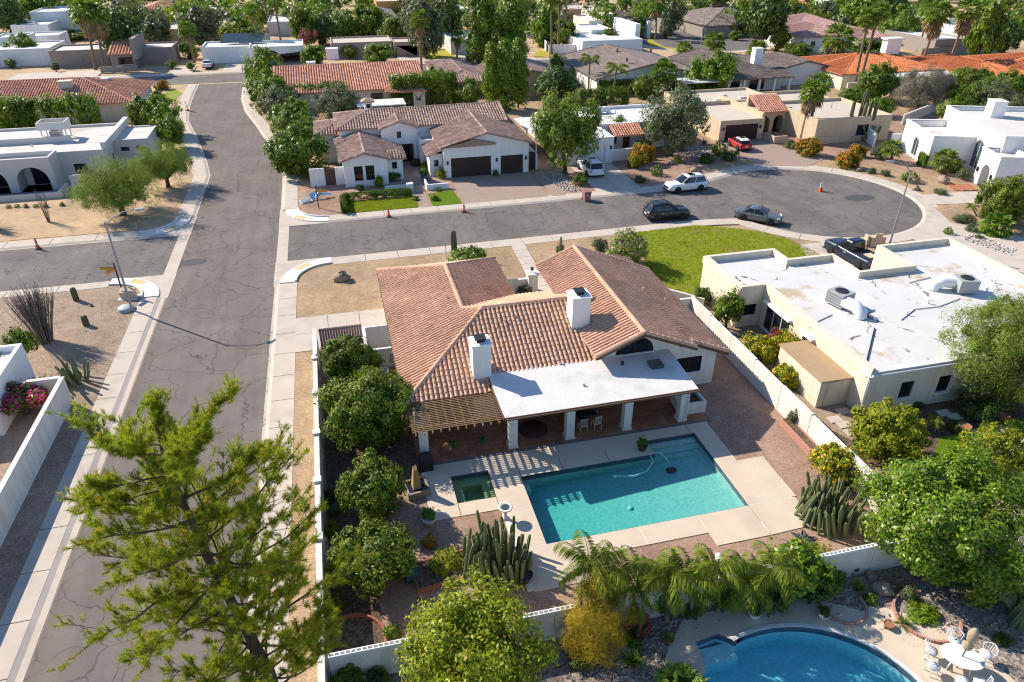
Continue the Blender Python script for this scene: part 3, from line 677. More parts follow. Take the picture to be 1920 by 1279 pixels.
fl = link('patio_floor', None, house); FLOORT = tilemat('patio_tile', (.30, .125, .07), (.36, .155, .085), (.42, .19, .11))
MB().box(2.35, 20.6, 31.5, 35.2, .105, .125).build('grout', mat('grout', (.20, .13, .10)), fl)
tmesh = MB().box(-.205, .205, -.205, .205, 0, .022).mesh('floor_tile', FLOORT)
MB().box(2.35, 20.6, 31.38, 31.497, .10, .15).build('edge_strip', mat('slate_edge', (.17, .17, .19)), fl)
for i in range(42):
    for j in range(7):
        if i * 7 + j < 300: link('floor_tile', tmesh, fl, (2.58 + i * .432, 31.73 + j * .432, .126))
# pergola
pg = link('pergola', None, house)
for i in range(17): y = 31.25 + i * .163; MB().box(2.15, 7.22, y, y + .055, 2.72, 2.75).build('slat', WOOD, pg)
for i in range(11): x = 2.3 + i * .47; MB().box(x, x + .06, 31.05, 34.0, 2.58, 2.717).build('rafter', WOOD, pg)
MB().box(2.2, 7.25, 31.75, 31.9, 2.38, 2.577).build('beam', WOOD, pg)
MB().box(2.55, 3.05, 31.7, 32.2, .1, 2.375).box(2.5, 3.1, 31.65, 32.25, .11, .32).build('post', WHITE, pg)
# planter at the patio end
pl = thing('patio_planter', 'white stucco planter box with dark soil at the east end of the covered patio', 'planter', (19.8, 33.0, .1))
mb = MB()
for b in ((-.85, .85, -.75, -.6), (-.85, .85, .6, .75), (-.85, -.7, -.6, .6), (.7, .85, -.6, .6)): mb.box(*b, 0, .85)
mb.build('planter_wall', WHITE, pl); MB().box(-.7, .7, -.6, .6, .1, .6).build('soil', SOIL, pl)
# bin enclosure and courtyard wall belong to the house
ew = link('bin_enclosure', None, house)
for b in ((.25, 2.55, 45.0, 45.2), (.25, .45, 42.0, 45.0), (.25, 2.55, 41.8, 42.0)): MB().box(*b, .1, 2.0).build('enclosure_wall', WHITE, ew)
cw = link('courtyard_wall', None, house)
MB().box(10.9, 14.3, 51.3, 51.55, .1, 1.3).build('low_wall', WHITE, cw); MB().box(14.1, 14.9, 50.9, 51.7, .1, 1.7).box(14.0, 15.0, 50.8, 51.8, 1.7, 1.85).build('gate_pillar', WHITE, cw)
ln = MB().tube([(14.5, 51.3, 1.85), (14.5, 51.3, 2.05)], .03, 6); ln.box(14.4, 14.6, 51.2, 51.4, 2.05, 2.3); ln.build('lantern', BLKM, cw)
MB().box(.3, 2.6, 41.4, 41.5, .1, .6).build('hose_shelf', WOOD, house); MB().box(1.9, 2.05, 41.65, 41.78, .9, 1.5).build('meter_box', ACGREY, house)

# ================================================================== pools
PLAST = mat('pool_plaster', (.62, .66, .58), (.56, .62, .56), .5, .8, 6., .0)
PLAST2 = mat('spa_plaster', (.40, .48, .24), (.44, .50, .26), .8, .8, 6.)
PLAST3 = mat('blue_plaster', (.55, .80, .80), (.60, .82, .82), .5, .8, 6.)
WTILE = mat('waterline_tile', (.06, .09, .13), (.10, .13, .17), 8., .3, 30.)
def inset_ccw(poly, t):
    n = len(poly); o = []
    for i in range(n):
        p, a, b = Vector(poly[i]), Vector(poly[i-1]), Vector(poly[(i+1) % n]); d1 = (p - a).normalized(); d2 = (b - p).normalized()
        o.append(tuple(p + Vector((-d1.y, d1.x)) * t + Vector((-d2.y, d2.x)) * t))
    return o
def pool(name, label, outline, dep, plaster, tint, wl=-.02, rim=.13, tile=WTILE, slope=0., dens=1.):
    root = thing(name, label, 'pool'); n = len(outline)
    sh = MB(); ar = sum(outline[i][0]*outline[(i+1) % n][1] - outline[(i+1) % n][0]*outline[i][1] for i in range(n))
    o = outline if ar > 0 else outline[::-1]
    vs = [(p[0], p[1], -.18) for p in o] + [(p[0], p[1], -dep) for p in o]
    zf = lambda p: -dep + slope * (p[0] - o[0][0]) / 11.2
    vs = [(p[0], p[1], -.18) for p in o] + [(p[0], p[1], zf(p)) for p in o]
    sh.add(vs, [(n+i, n+(i+1) % n, (i+1) % n, i) for i in range(n)]); b0 = len(sh.v); sh.flat(o, -dep); sh.v[b0:] = [(q[0], q[1], zf(q)) for q in sh.v[b0:]]; sh.build('basin', plaster, root)
    tb = MB(); vs = [(p[0], p[1], rim) for p in o] + [(p[0], p[1], -.18) for p in o]
    tb.add(vs, [(n+i, n+(i+1) % n, (i+1) % n, i) for i in range(n)]); tb.build('waterline_tiles', tile, root)
    wb = inset_ccw(o, .008); MB().prism(wb, -2.4, wl).flat(wb, -2.4).build('water', water(name + '_water', tint, dens, 3.2, .10), root)
    return root
p1 = pool('swimming_pool', 'L-shaped turquoise swimming pool set in a tan concrete deck', POOL, .95, PLAST, (.10, .80, .80), slope=.5)
for i in range(3): MB().box(15.92, 18.98, 30.44 - .42 * (i + 1), 30.44 - .42 * i, -.9, -.14 - .14 * i).build('step', PLAST, p1)
MB().box(7.82, 8.2, 28.4, 29.18, -.615, -.3).build('bench', PLAST, p1)
dm = MB().lathe([(.16, 0), (.16, .04), (.02, .06)], 12); dm.build('main_drain', WHT, p1, (13.2, 26.2, -.70))
p2 = pool('spa_tub', 'square green-tinged spa tub beside the swimming pool', SPA, .8, PLAST2, (.35, .62, .40))
for b in ((4.01, 6.09, 29.65, 30.14), (4.01, 4.5, 28.01, 29.65), (5.6, 6.09, 28.01, 29.65), (4.5, 5.6, 28.01, 28.45)): MB().box(*b, -.795, -.28).build('bench', PLAST2, p2)
MB().lathe([(.1, 0), (.1, .03), (.02, .05)], 10).build('drain', WHT, p2, (5.05, 29.0, -.79))
p3 = pool('neighbour_pool', 'deep blue free-form pool with a square step nook at the bottom edge', NPOOL, 1.1, PLAST3, (.08, .78, .88), dens=.55)
MB().box(12.4, 14.1, 16.3, 17.1, -1.095, -.35).build('step', PLAST3, p3)
# deck slabs round the pool
dk = link('pool_deck', None); dk['kind'] = 'structure'; JT = mat('deck_joint', (.70, .65, .58), (.66, .61, .55))
for x0, x1, y0, y1 in ((2.4, 4.0, 30.2, 31.36), (4.0, 7.2, 30.2, 31.36), (7.2, 10.3, 29.2, 31.36), (10.3, 13.1, 29.2, 31.36), (13.1, 15.9, 29.2, 31.36), (15.9, 18.8, 30.47, 31.36), (18.8, 20.25, 30.47, 31.36),
        (2.4, 4.0, 28.0, 30.2), (6.1, 7.8, 29.2, 30.2), (6.1, 7.8, 26.6, 29.2), (2.5, 4.0, 27.0, 28.0), (4.0, 6.1, 27.0, 28.0), (6.4, 7.8, 24.1, 26.6), (6.4, 9.35, 21.4, 24.1),
        (9.35, 12.7, 22.8, 24.1), (12.7, 16.0, 22.8, 24.1), (16.0, 19.0, 21.9, 24.1), (19.0, 21.75, 21.9, 24.1), (19.02, 21.9, 24.1, 27.55), (19.02, 20.25, 27.55, 30.47)):
    e = .022
    if y0 == 29.2 and x0 == 7.2: MB().prism([(7.2+e, 30.2+e), (7.2+e, y1-e), (x1-e, y1-e), (x1-e, y0), (7.8+e, y0), (7.8+e, 30.2+e)], .05, .14).build('slab', DECKC, dk); continue
    if x0 == 19.0 and y0 == 21.9: MB().prism([(x0+e, y0+e), (21.0, 22.0), (21.5, 22.3), (21.7, 22.8), (x1, y1-e), (x0+e, y1-e)], .05, .14).build('slab', DECKC, dk); continue
    MB().box(x0 + e, x1 - e, y0 + e, y1 - e, .05, .14).build('slab', DECKC, dk)
for b in ((2.42, 3.98, 28.0, 31.34), (4.0, 15.88, 30.2, 31.34), (6.12, 7.78, 21.5, 30.2), (7.82, 9.3, 21.5, 24.08), (9.3, 18.98, 22.85, 24.08), (16.05, 21.6, 22.1, 22.9), (19.03, 21.6, 22.9, 27.5), (19.03, 20.2, 27.5, 31.34)):
    MB().box(*b, .03, .1365).build('joint_bed', JT, dk)
nd = MB()
o_ = [(15.6 + 6.9 * math.cos(R(a)), 12.6 + 5.9 * math.sin(R(a))) for a in range(-60, 100, 8)] + [(14.6, 18.4), (12.6, 18.5), (11.2, 17.2), (10.3, 16.0)] + [(15.6 + 6.2 * math.cos(R(a)), 12.6 + 5.6 * math.sin(R(a))) for a in range(150, 300, 8)]
nd.flat(o_, .15, 0, [NPOOL]); structure('neighbour_pool_deck', nd, DECKC)
structure('neighbour_patio', MB().flat([(19.8, 16.6), (21.2, 17.0), (23.6, 15.2), (24.4, 12.0), (22, 9), (19, 10), (21.2, 13.5)], .156), DECKC)
MB().prism([(p[0], p[1]) for p in [(15.6 + 5.08 * math.cos(R(a)), 12.6 + 4.58 * math.sin(R(a))) for a in range(-180, 109, 8)]] + [(15.6 + 4.91 * math.cos(R(a)), 12.6 + 4.41 * math.sin(R(a))) for a in range(108, -181, -8)], .12, .19).build('coping', mat('coping_white', (.66, .66, .66)), p3)
# ================================================================== the other houses
def settle(root):
    """move a thing's origin to the middle of its base without moving its parts"""
    xs, ys = [], []
    def visit(o):
        if o.type == 'MESH':
            for c in o.bound_box: w = Vector(c) + o.location; xs.append(w.x); ys.append(w.y)
        for c in o.children: visit(c)
    visit(root)
    c = Vector(((min(xs) + max(xs)) / 2, (min(ys) + max(ys)) / 2, 0)); root.location += Matrix.Rotation(root.rotation_euler.z, 3, 'Z') @ c
    for ch in root.children: ch.location = ch.location - c
def gable_tops(x0, x1, y0, y1, h, s, axis):
    """wall outlines that rise into the gables"""
    if axis == 'x': w = y1 - y0; g = [(0, 0), (w, 0), (w, h), (w/2, h + s*w/2), (0, h)]; return {'E': g, 'W': g}
    w = x1 - x0; g = [(0, 0), (w, 0), (w, h), (w/2, h + s*w/2), (0, h)]; return {'S': g, 'N': g}
def gabled(root, x0, x1, y0, y1, h, s, wm, tm, ends='gg', ov=.45, op={}, tk={}, **kw):
    ax = 'x' if x1 - x0 >= y1 - y0 else 'y'
    tp = gable_tops(x0, x1, y0, y1, h, s, ax) if 'g' in ends else {}
    if ends[0] == 'h': tp.pop('W' if ax == 'x' else 'S', None)
    if ends[1] == 'h': tp.pop('E' if ax == 'x' else 'N', None)
    walls(root, x0, x1, y0, y1, h, wm, op, tops=tp, **kw)
    P_, C = hip_polys(x0 - ov, x1 + ov, y0 - ov, y1 + ov, h - s * ov + .08, s, ends)
    return tiles_on(root, P_, tm, caps=C, **tk)
def flat_box(root, x0, x1, y0, y1, h, wm, rm, op={}, par=.35, cap=None, **kw):
    walls(root, x0, x1, y0, y1, h, wm, op, **kw); flat_roof(root, x0, x1, y0, y1, h, par, wm, rm, cap=cap)
def ac_unit(root, x, y, z, rz=0, duct=True, s=1.0, name='air_conditioner'):
    a = link(name, None, root, (x, y, z), rz); mb = MB().box(-.6*s, .6*s, -.55*s, .55*s, .12, .95*s); mb.build('housing', ACGREY, a)
    fn = MB().lathe([(.40*s, 0), (.40*s, .05), (.33*s, .05), (.10*s, .02)], 14, (0, 0, .95*s)); fn.build('fan_grille', BLKM, a)
    for k in range(4): MB().box(-.61*s, .61*s, -.56*s, -.552*s, (.2 + .18*k)*s, (.3 + .18*k)*s).build('louvre', plain('louvre_grey', (.22, .24, .235), .6), a)
    if duct:
        d = MB(); d.tube([(.55*s, -.3, .5*s), (1.3*s, -.3, .55*s), (1.75*s, -.3, .35*s), (1.8*s, -.3, .0)], [.38*s]*4, 12); d.build('duct', WHT, a)
    return a
K6 = dict(tw=.34, tl=.42, hgt=.085)
# ---- white house with brown tiles and two garages
h2 = thing('garage_front_house', 'white stucco house with brown barrel tiles, two dark garage doors and an entry tower', 'house')
W2 = WHITE2
gabled(h2, .6, 5.6, 82.2, 95, 3.25, .30, W2, T_BRN, op={'S': [('w', 1.15, 2.15, .8, 2.5), ('w', 2.45, 3.45, .8, 2.5)]}, tk=K6)
walls(h2, 5.63, 7.5, 83.6, 89, 2.75, W2, {'S': [('w', .6, 1.2, 1.5, 2.3)]}); tiles_on(h2, [[(5.3, 83.2, 2.78), (7.95, 83.2, 2.78), (7.2, 84.6, 3.3), (5.3, 85.1, 3.45)], [(7.95, 83.2, 2.78), (7.95, 89.2, 2.78), (5.3, 89.2, 3.5), (5.3, 84.9, 3.5)]], T_BRN, **K6)
tiles_on(h2, [[(-.1, 95.2, 3.2), (-.1, 88.5, 3.2), (2.6, 90.2, 4.0), (2.6, 95.2, 4.0)]], T_BRN, **K6)
P_, C = hip_polys(-2.4, 3.5, 92.3, 99.5, 3.7, .3, 'hh'); walls(h2, -2.0, 3.2, 92.7, 99.1, 3.6, W2); tiles_on(h2, P_, T_BRN, caps=C, **K6)
P_, C = hip_polys(.2, 22.2, 91.2, 100.4, 4.45, .28, 'hg'); walls(h2, .7, 21.7, 91.6, 100, 4.35, W2); tiles_on(h2, P_, T_BRN, caps=C, **K6)
gabled(h2, 5.75, 10.15, 90.3, 97.5, 4.55, .34, W2, T_BRN, ov=.3, op={'S': [('w', 1.9, 2.45, 3.3, 4.1), ('o', 1.7, 3.9, .1, 2.5, 1.2, BRWOOD)]}, tk=K6)
flat_box(h2, 10.18, 12.28, 88.2, 91.55, 3.4, W2, ROOFG, {'S': [('w', .55, 1.25, .7, 2.4)]})
walls(h2, 10.75, 12.27, 83.9, 88.1, 2.8, W2, {'S': [('w', .5, 1.05, 1.3, 2.1)]}); tiles_on(h2, [[(10.35, 88.4, 2.72), (10.35, 83.5, 2.72), (12.28, 83.5, 3.4), (12.28, 88.4, 3.4)]], T_BRN, **K6)
gabled(h2, 12.3, 22.75, 82.85, 99.5, 3.85, .265, W2, T_BRN, ends='gh', op={'S': [('g', .85, 5.75, .1, 2.45), ('g', 6.95, 9.75, .1, 2.35)]}, tk=K6)
tiles_on(h2, [[(12.0, 82.35, 3.93), (18.6, 82.35, 4.02), (18.6, 83.4, 4.02), (15.5, 83.4, 4.72), (15.5, 82.35, 4.72)]], T_BRN, **K6)
cp = G(690, 195, 6.0); ch2 = chimney(h2, cp.x - .5, cp.x + .5, cp.y - .5, cp.y + .5, 4.6, 6.2, W2, False)
P_, C = hip_polys(cp.x - .85, cp.x + .85, cp.y - .8, cp.y + .8, 6.45, .5, 'hh'); deck_of(ch2, P_, T_BRN, name='cap_roof'); MB().box(cp.x - .25, cp.x + .25, cp.y - .52, cp.y - .503, 5.6, 6.1).build('flue_opening', BLKM, ch2)
for x, y in ((12.75, 82.82), (18.75, 82.82), (22.4, 82.82), (10.45, 90.26)): MB().box(x - .09, x + .09, y - .14, y, 1.7, 2.15).build('wall_lantern', BLKM, h2)
MB().box(-3.3, -1.6, 83.4, 83.6, .1, 2.2).build('side_wall', W2, h2); MB().box(-.4, .58, 83.4, 83.6, .1, 2.2).build('side_wall', W2, h2); MB().box(-1.58, -.42, 83.46, 83.54, .15, 2.1).build('side_gate', BRWOOD, h2)
MB().box(22.8, 23.9, 84.0, 84.15, .1, 2.2).build('side_gate', FRAMED, h2); MB().box(23.9, 24.1, 83.6, 98, .1, 2.0).build('side_wall', W2, h2)
for b in ((4.9, 7.6, 79.6, 79.8), (9.6, 12.2, 79.0, 79.2), (9.6, 9.8, 79.2, 81.4)): MB().box(*b, .1, .75).build('garden_wall', W2, h2)
MB().box(7.3, 8.05, 78.7, 79.45, .1, 1.1).build('garden_pillar', W2, h2)
settle(h2)
# ---- flat white house behind the white suv
h3 = thing('white_flat_house', 'low white flat-roofed house with a double garage behind the leafy street tree', 'house')
flat_box(h3, 28.0, 34.2, 84.0, 99, 3.4, W2, ROOFW, {'S': [('g', 1.6, 5.1, .1, 2.4)]}, gm=WHT, par=.15)
flat_box(h3, 34.23, 46.6, 89.5, 99.3, 3.6, W2, ROOFW, {'S': [('w', 1.0, 2.6, .9, 2.3), ('d', 3.5, 4.5, .1, 2.2)]}, par=.4)
tiles_on(h3, [[(35.5, 87.0, 2.6), (39.8, 87.0, 2.6), (39.8, 89.4, 3.5), (35.5, 89.4, 3.5)]], T_RED, **K6)
MB().box(25.0, 27.97, 88, 99, 2.65, 2.78).build('carport_roof', ROOFW, h3)
for x, y in ((25.2, 88.3), (25.2, 93), (27.7, 88.3)): MB().box(x, x + .12, y, y + .12, .1, 2.645).build('carport_post', WHT, h3)
MB().box(34.3, 39.5, 84.6, 84.8, .1, 1.6).build('court_wall', W2, h3); MB().box(33.75, 33.95, 83.85, 83.99, 1.9, 2.3).build('wall_lantern', BLKM, h3)
ac_unit(h3, 36.5, 97.2, 3.2); vent_pipe(h3, (42.5, 94.5, 3.2), 1.0); vent_pipe(h3, (39, 96, 3.2), .5)
settle(h3)
# ---- beige house on the court
h4 = thing('beige_flat_house', 'beige stucco flat-roofed house with a brown garage door, red car in front and arched porch', 'house')
flat_box(h4, 52.0, 58.8, 89.5, 99.2, 3.0, BEIGE, ROOFT, {'S': [('g', .9, 5.9, .1, 2.35)]}, gm=mat('maroon_garage', (.06, .028, .026)), par=.12)
MB().box(58.6, 59.0, 90, 103, 3.0, 3.55).build('parapet_ridge', BEIGE, h4)
flat_box(h4, 51.6, 66.0, 99.23, 107.4, 3.4, BEIGE, ROOFT, par=.35)
flat_box(h4, 59.0, 64.1, 92.5, 99.2, 3.4, BEIGE, ROOFT, {'S': [('oa', .5, 2.6, .1, 2.5, 1.5, DARK), ('oa', 3.2, 4.8, .1, 2.5, 1.5, DARK)]}, par=.2)  # arch backs coloured dark to stand in for the unlit porch interior
tiles_on(h4, [[(59.6, 92.1, 3.1), (64.2, 92.1, 3.1), (64.2, 95.8, 4.75), (59.6, 95.8, 4.75)]], T_RED, **K6)
MB().box(59.6, 64.2, 95.8, 96.3, 3.2, 4.8).build('tile_backing_wall', BEIGE, h4)
flat_box(h4, 64.13, 76.0, 85.2, 96.8, 3.5, BEIGE, ROOFT, {'S': [('w', 6.5, 8.3, .9, 2.4)]}, par=.45)
flat_box(h4, 66.03, 74.5, 96.83, 103.5, 3.4, BEIGE, ROOFT, par=.4)
for p in ((60, 104, 3.2), (55, 103.5, 3.2), (57.5, 101, 3.2), (62, 101.5, 3.2)): MB().box(p[0] - .5, p[0] + .5, p[1] - .4, p[1] + .4, 3.05, 3.3).build('skylight', ROOFG, h4)
vent_pipe(h4, (63, 104, 3.1), 1.6, .04); vent_pipe(h4, (71, 92, 3.1), .8)
for b in ((59.0, 61.0, 86.8, 87.0), (61.8, 66.5, 85.0, 85.2), (59.0, 59.2, 87.0, 89.4)): MB().box(*b, .1, 1.1).build('garden_wall', BEIGE, h4)
for x in (52.5, 58.2): MB().box(x - .1, x + .1, 89.3, 89.47, 1.7, 2.1).build('wall_lantern', BLKM, h4)
settle(h4)
# ---- white house with arches at the head of the court (turned with the court)
o5 = G(1734, 314.5)
h5 = thing('arched_white_house', 'tall white stucco house with arched windows and porch heading the court', 'house', (o5.x, o5.y, 0), -R(19))
flat_box(h5, 0, 5.6, 0, 8.6, 3.95, W2, ROOFG, {'W': [('wa', 3.6, 5.2, .4, 2.7)]}, glass=GLASSB, frame=FRAMEW, par=.8, cap=W2)
flat_box(h5, 5.0, 21, -6.0, 9.5, 5.6, W2, ROOFG, {'W': [('wa', 9.6, 11.9, .5, 3.9)], 'N': []}, glass=GLASSB, frame=FRAMEW, par=.5, cap=W2)
chimney(h5, 8.6, 10.2, 5.2, 7.0, 5.0, 7.0, W2, False)
flat_box(h5, 3.2, 6.6, -9.6, -5.4, 4.2, W2, ROOFG, {'W': [('oa', 1.2, 3.0, .1, 2.7, 1.3)]}, par=.5, cap=W2)
for y in (-5.9, -9.0): MB().box(3.02, 3.19, y - .12, y + .12, 1.5, 2.0).build('wall_lantern', BLKM, h5)
MB().box(-1.2, 1.0, 8.9, 9.15, .1, 1.9).build('side_wall', W2, h5); MB().box(-3.4, -3.15, 9, 22, .1, 1.9).build('side_wall', W2, h5)
for i in range(3): MB().box(-.4 + .9 * i, .4 + .9 * i, -9.2, -7.0, .1, .16 + .06 * i).build('porch_step', TERRA, h5)
# ---- flat white-roofed house on the right
h6 = thing('white_roof_house', 'cream house with a broad flat white roof and two roof air conditioners beside the lawn', 'house')
BAND = mat('parapet_band', (.78, .68, .52), (.74, .64, .49), 1., .9)
mw = MB(); out6 = [(27.9, 41.6), (29.9, 41.6), (29.9, 29.6), (38.5, 29.6), (50, 29.6), (50, 46.0), (42.9, 46.0), (42.9, 42.0), (38.3, 42.0), (38.3, 45.4), (34.2, 45.4), (34.2, 47.5), (27.9, 47.5)]
OPN = {1: [('w', .5, 3.6, .2, 2.3), ('w', 5.2, 6.4, 1.0, 2.1)], 2: [('w', 2.5, 3.5, .9, 2.2), ('w', 5.3, 6.3, .9, 2.2)], 0: [('w', .3, 1.6, 1.0, 2.0)]}
H6 = 3.3; td = []
for i in range(len(out6)):
    a, b = out6[i], out6[(i+1) % len(out6)]; Ln = math.hypot(b[0]-a[0], b[1]-a[1])
    W = facade(mw, a, b, [(0, 0), (Ln, 0), (Ln, H6), (0, H6)], [(hole_poly(*q), .16) for q in OPN.get(i, [])]); td += [(W, q) for q in OPN.get(i, [])]
mw.build('wall', CREAM, h6)
for W, q in td: fill(h6, W, q, FRAMEW)
def inset(poly, t):
    n = len(poly); o = []
    for i in range(n):
        p, a, b = Vector(poly[i]), Vector(poly[i-1]), Vector(poly[(i+1) % n]); d1 = (p - a).normalized(); d2 = (b - p).normalized()
        o.append(tuple(p + Vector((-d1.y, d1.x)) * t + Vector((-d2.y, d2.x)) * t))
    return o
in6 = inset(out6, .3); pm = MB(); n6 = len(out6)
low = {2, 3}                                   # the south eave has a gutter, no parapet
for i in range(n6):
    j = (i + 1) % n6
    if i in low: continue
    pm.add([(*out6[i], H6 + .25), (*out6[j], H6 + .25), (*in6[j], H6 + .25), (*in6[i], H6 + .25)], [(0, 1, 2, 3)])
    pm.add([(*out6[i], H6 - .02), (*out6[j], H6 - .02), (*out6[j], H6 + .25), (*out6[i], H6 + .25)], [(0, 1, 2, 3)])
    pm.add([(*in6[i], H6 - .35), (*in6[j], H6 - .35), (*in6[j], H6 + .25), (*in6[i], H6 + .25)], [(3, 2, 1, 0)])
pm.build('parapet', CREAM, h6)
def stained_roof():
    """white elastomeric coat with rust pans, patched seams"""
    m, nt, N, L, b = nodes_of('patched_white_roof'); tc = N.new('ShaderNodeTexCoord').outputs['Object']
    col = mixc(N, L, ramp(N, L, noise(N, L, tc, .5, 5), [(.3, 0.), (.7, 1.)]), (.66, .645, .62), (.58, .565, .545))
    col = mixc(N, L, ramp(N, L, noise(N, L, tc, .33, 5, .6), [(.58, 0.), (.66, 1.)]), col, (.50, .40, .28))
    col = mixc(N, L, 1., col, ramp(N, L, noise(N, L, tc, 18, 3), [(.3, .93), (.7, 1.05)]), 'MULTIPLY')
    v = N.new('ShaderNodeTexVoronoi'); v.feature = 'DISTANCE_TO_EDGE'; v.inputs['Scale'].default_value = .16
    nz = N.new('ShaderNodeTexNoise'); nz.inputs['Scale'].default_value = 1.2; L.new(tc, nz.inputs['Vector'])
    wv = N.new('ShaderNodeVectorMath'); wv.operation = 'MULTIPLY_ADD'; L.new(nz.outputs['Color'], wv.inputs[0]); wv.inputs[1].default_value = (.9, .9, 0); L.new(tc, wv.inputs[2]); L.new(wv.outputs[0], v.inputs['Vector'])
    col = mixc(N, L, mixc(N, L, 1., ramp(N, L, v.outputs['Distance'], [(0., 1.), (.008, .9), (.013, 0.)]), ramp(N, L, noise(N, L, tc, .7, 2), [(.5, 0.), (.58, 1.)]), 'MULTIPLY'), col, (.16, .10, .07))
    L.new(col, b.inputs['Base Color']); b.inputs['Roughness'].default_value = .7; return m
r6 = MB().flat(in6, H6 - .25).build('roof', stained_roof(), h6)
MB().bar((29.9, 29.5, 3.12), (50, 29.5, 3.12), .12, .12).build('gutter', FRAMEW, h6); MB().flat(rect(29.6, 50.3, 29.45, 30.3), 3.08).build('eave', ROOFW, h6)
MB().box(27.84, 27.9, 41.6, 47.6, 2.9, 3.45).box(29.84, 29.9, 29.6, 41.4, 2.95, 3.45).build('parapet_band', BAND, h6)
sd = link('shed_annex', None, h6); MB().box(27.7, 29.88, 31.0, 35.6, .1, 2.05).build('annex_wall', CREAM, sd); MB().box(27.6, 29.87, 30.9, 35.7, 2.05, 2.15).build('annex_roof', mat('tan_board', (.42, .29, .17), (.36, .25, .15), 2.), sd)
MB().box(28.2, 29.2, 30.96, 30.999, .15, 1.95).build('annex_door', CREAM, sd)
a1 = G(1572, 570, 3.1); a2 = G(1805, 545, 3.1)
ac_unit(r6, a1.x, a1.y, 3.06, R(-75), True, 1.15); ac_unit(r6, a2.x, a2.y, 3.06, R(165), True, 1.15)
for u, v in ((1385, 530), (1740, 568), (1700, 590), (1640, 600), (1865, 530), (1850, 545)): p = G(u, v, 3.1); vent_pipe(r6, p, .3, .07, WHT)
for pts in (((1560, 590), (1528, 605), (1518, 615)), ((1800, 560), (1760, 575), (1715, 580), (1690, 600)), ((1600, 575), (1612, 585), (1632, 612)), ((1745, 520), (1705, 530))): MB().tube([G(u, v, 3.09) for u, v in pts], .03, 5).build('conduit', GREYM, r6)
c_ = G(1622, 690, 3.1); d_ = G(1640, 615, 3.1); MB().tube([c_, d_], .04, 6).build('conduit', BLKM, r6)
p = G(1375, 523, 3.1); MB().lathe([(.35, 0), (.33, .12), (.18, .25), (.02, .28)], 12, p).build('skylight_dome', WHT, r6)
MB().tube([(29.75, 29.55, 3.1), (29.75, 29.5, .3), (29.5, 29.0, .15)], .05, 6).build('downspout', WHT, h6)
for a, b in (((29.75, 41.2), (29.75, 37.8)), ((29.75, 36.5), (29.75, 35.1))): MB().box(29.6, 29.88, b[1], a[1], 2.35, 2.5).build('shutter_hood', FRAMEW, h6)
settle(h6)
# ---- house with arches on the left
h7 = thing('left_arch_house', 'pale flat-roofed house with deep arches and a low patio wall behind the feathery trees', 'house')
PALE = mat('pale_grey_stucco', (.62, .59, .55), (.57, .54, .50), 1., .9, 30., .1)
flat_box(h7, -60, -31.5, 89.4, 92.5, 3.9, PALE, ROOFG, {'S': [('oa', 24.6, 27.9, .1, 2.9, 2.6), ('oa', 20.3, 23.6, .1, 2.9, 2.6), ('oa', 15.6, 18.9, .1, 2.9, 2.6)]}, par=.5)
flat_box(h7, -60, -26.6, 92.53, 106, 3.6, PALE, ROOFG, {'S': [('w', 29.8, 31.2, .9, 2.1)], 'E': [('d', 3, 4, .1, 2.2), ('w', 5, 5.7, .3, 2.3)]}, par=.3)
flat_box(h7, -26.57, -22.6, 97.0, 104, 3.5, PALE, ROOFG, {'S': [('w', .7, 1.7, 2.1, 2.6), ('w', 2.5, 3.5, 2.1, 2.6)]}, par=.15)
MB().box(-26.9, -26.3, 93, 106, 3.5, 4.3).build('ridge_parapet', PALE, h7); MB().box(-60, -31.5, 98.4, 98.8, 3.3, 4.0).build('ridge_parapet', PALE, h7)
p = G(107, 255, 3.6); mb = MB()
for a, b in ((-1.4, -.9), (1.3, -.9), (1.3, .9), (-1.4, .9)): mb.box(p.x + a, p.x + a + .12, p.y + b, p.y + b + .12, 3.3, 4.6)
mb.box(p.x - 1.6, p.x + 1.6, p.y - 1.2, p.y - 1.05, 4.6, 5.5).box(p.x - 1.6, p.x + 1.6, p.y + 1.05, p.y + 1.2, 4.6, 5.5).box(p.x - 1.6, p.x - 1.45, p.y - 1.05, p.y + 1.05, 4.6, 5.5).box(p.x + 1.45, p.x + 1.6, p.y - 1.05, p.y + 1.05, 4.6, 5.5); mb.build('roof_screen', PALE, h7); ac_unit(h7, p.x, p.y, 3.32, 0, False, 1.0)
MB().box(-60, -30.6, 86.4, 86.7, .1, .75).build('patio_wall', PALE, h7); MB().box(-30.6, -30.3, 86.4, 89.3, .1, .9).build('patio_wall', PALE, h7); MB().flat(rect(-60, -30.6, 86.7, 89.3), .15).build('patio_floor', mat('purple_slate', (.20, .16, .17)), h7)
MB().box(-29.8, -28.6, 88.6, 88.8, .1, 1.9).build('entry_wall', PALE, h7)
for u, v in ((60, 275), (150, 262), (40, 262)): vent_pipe(h7, G(u, v, 3.3), .3, .08)
settle(h7)
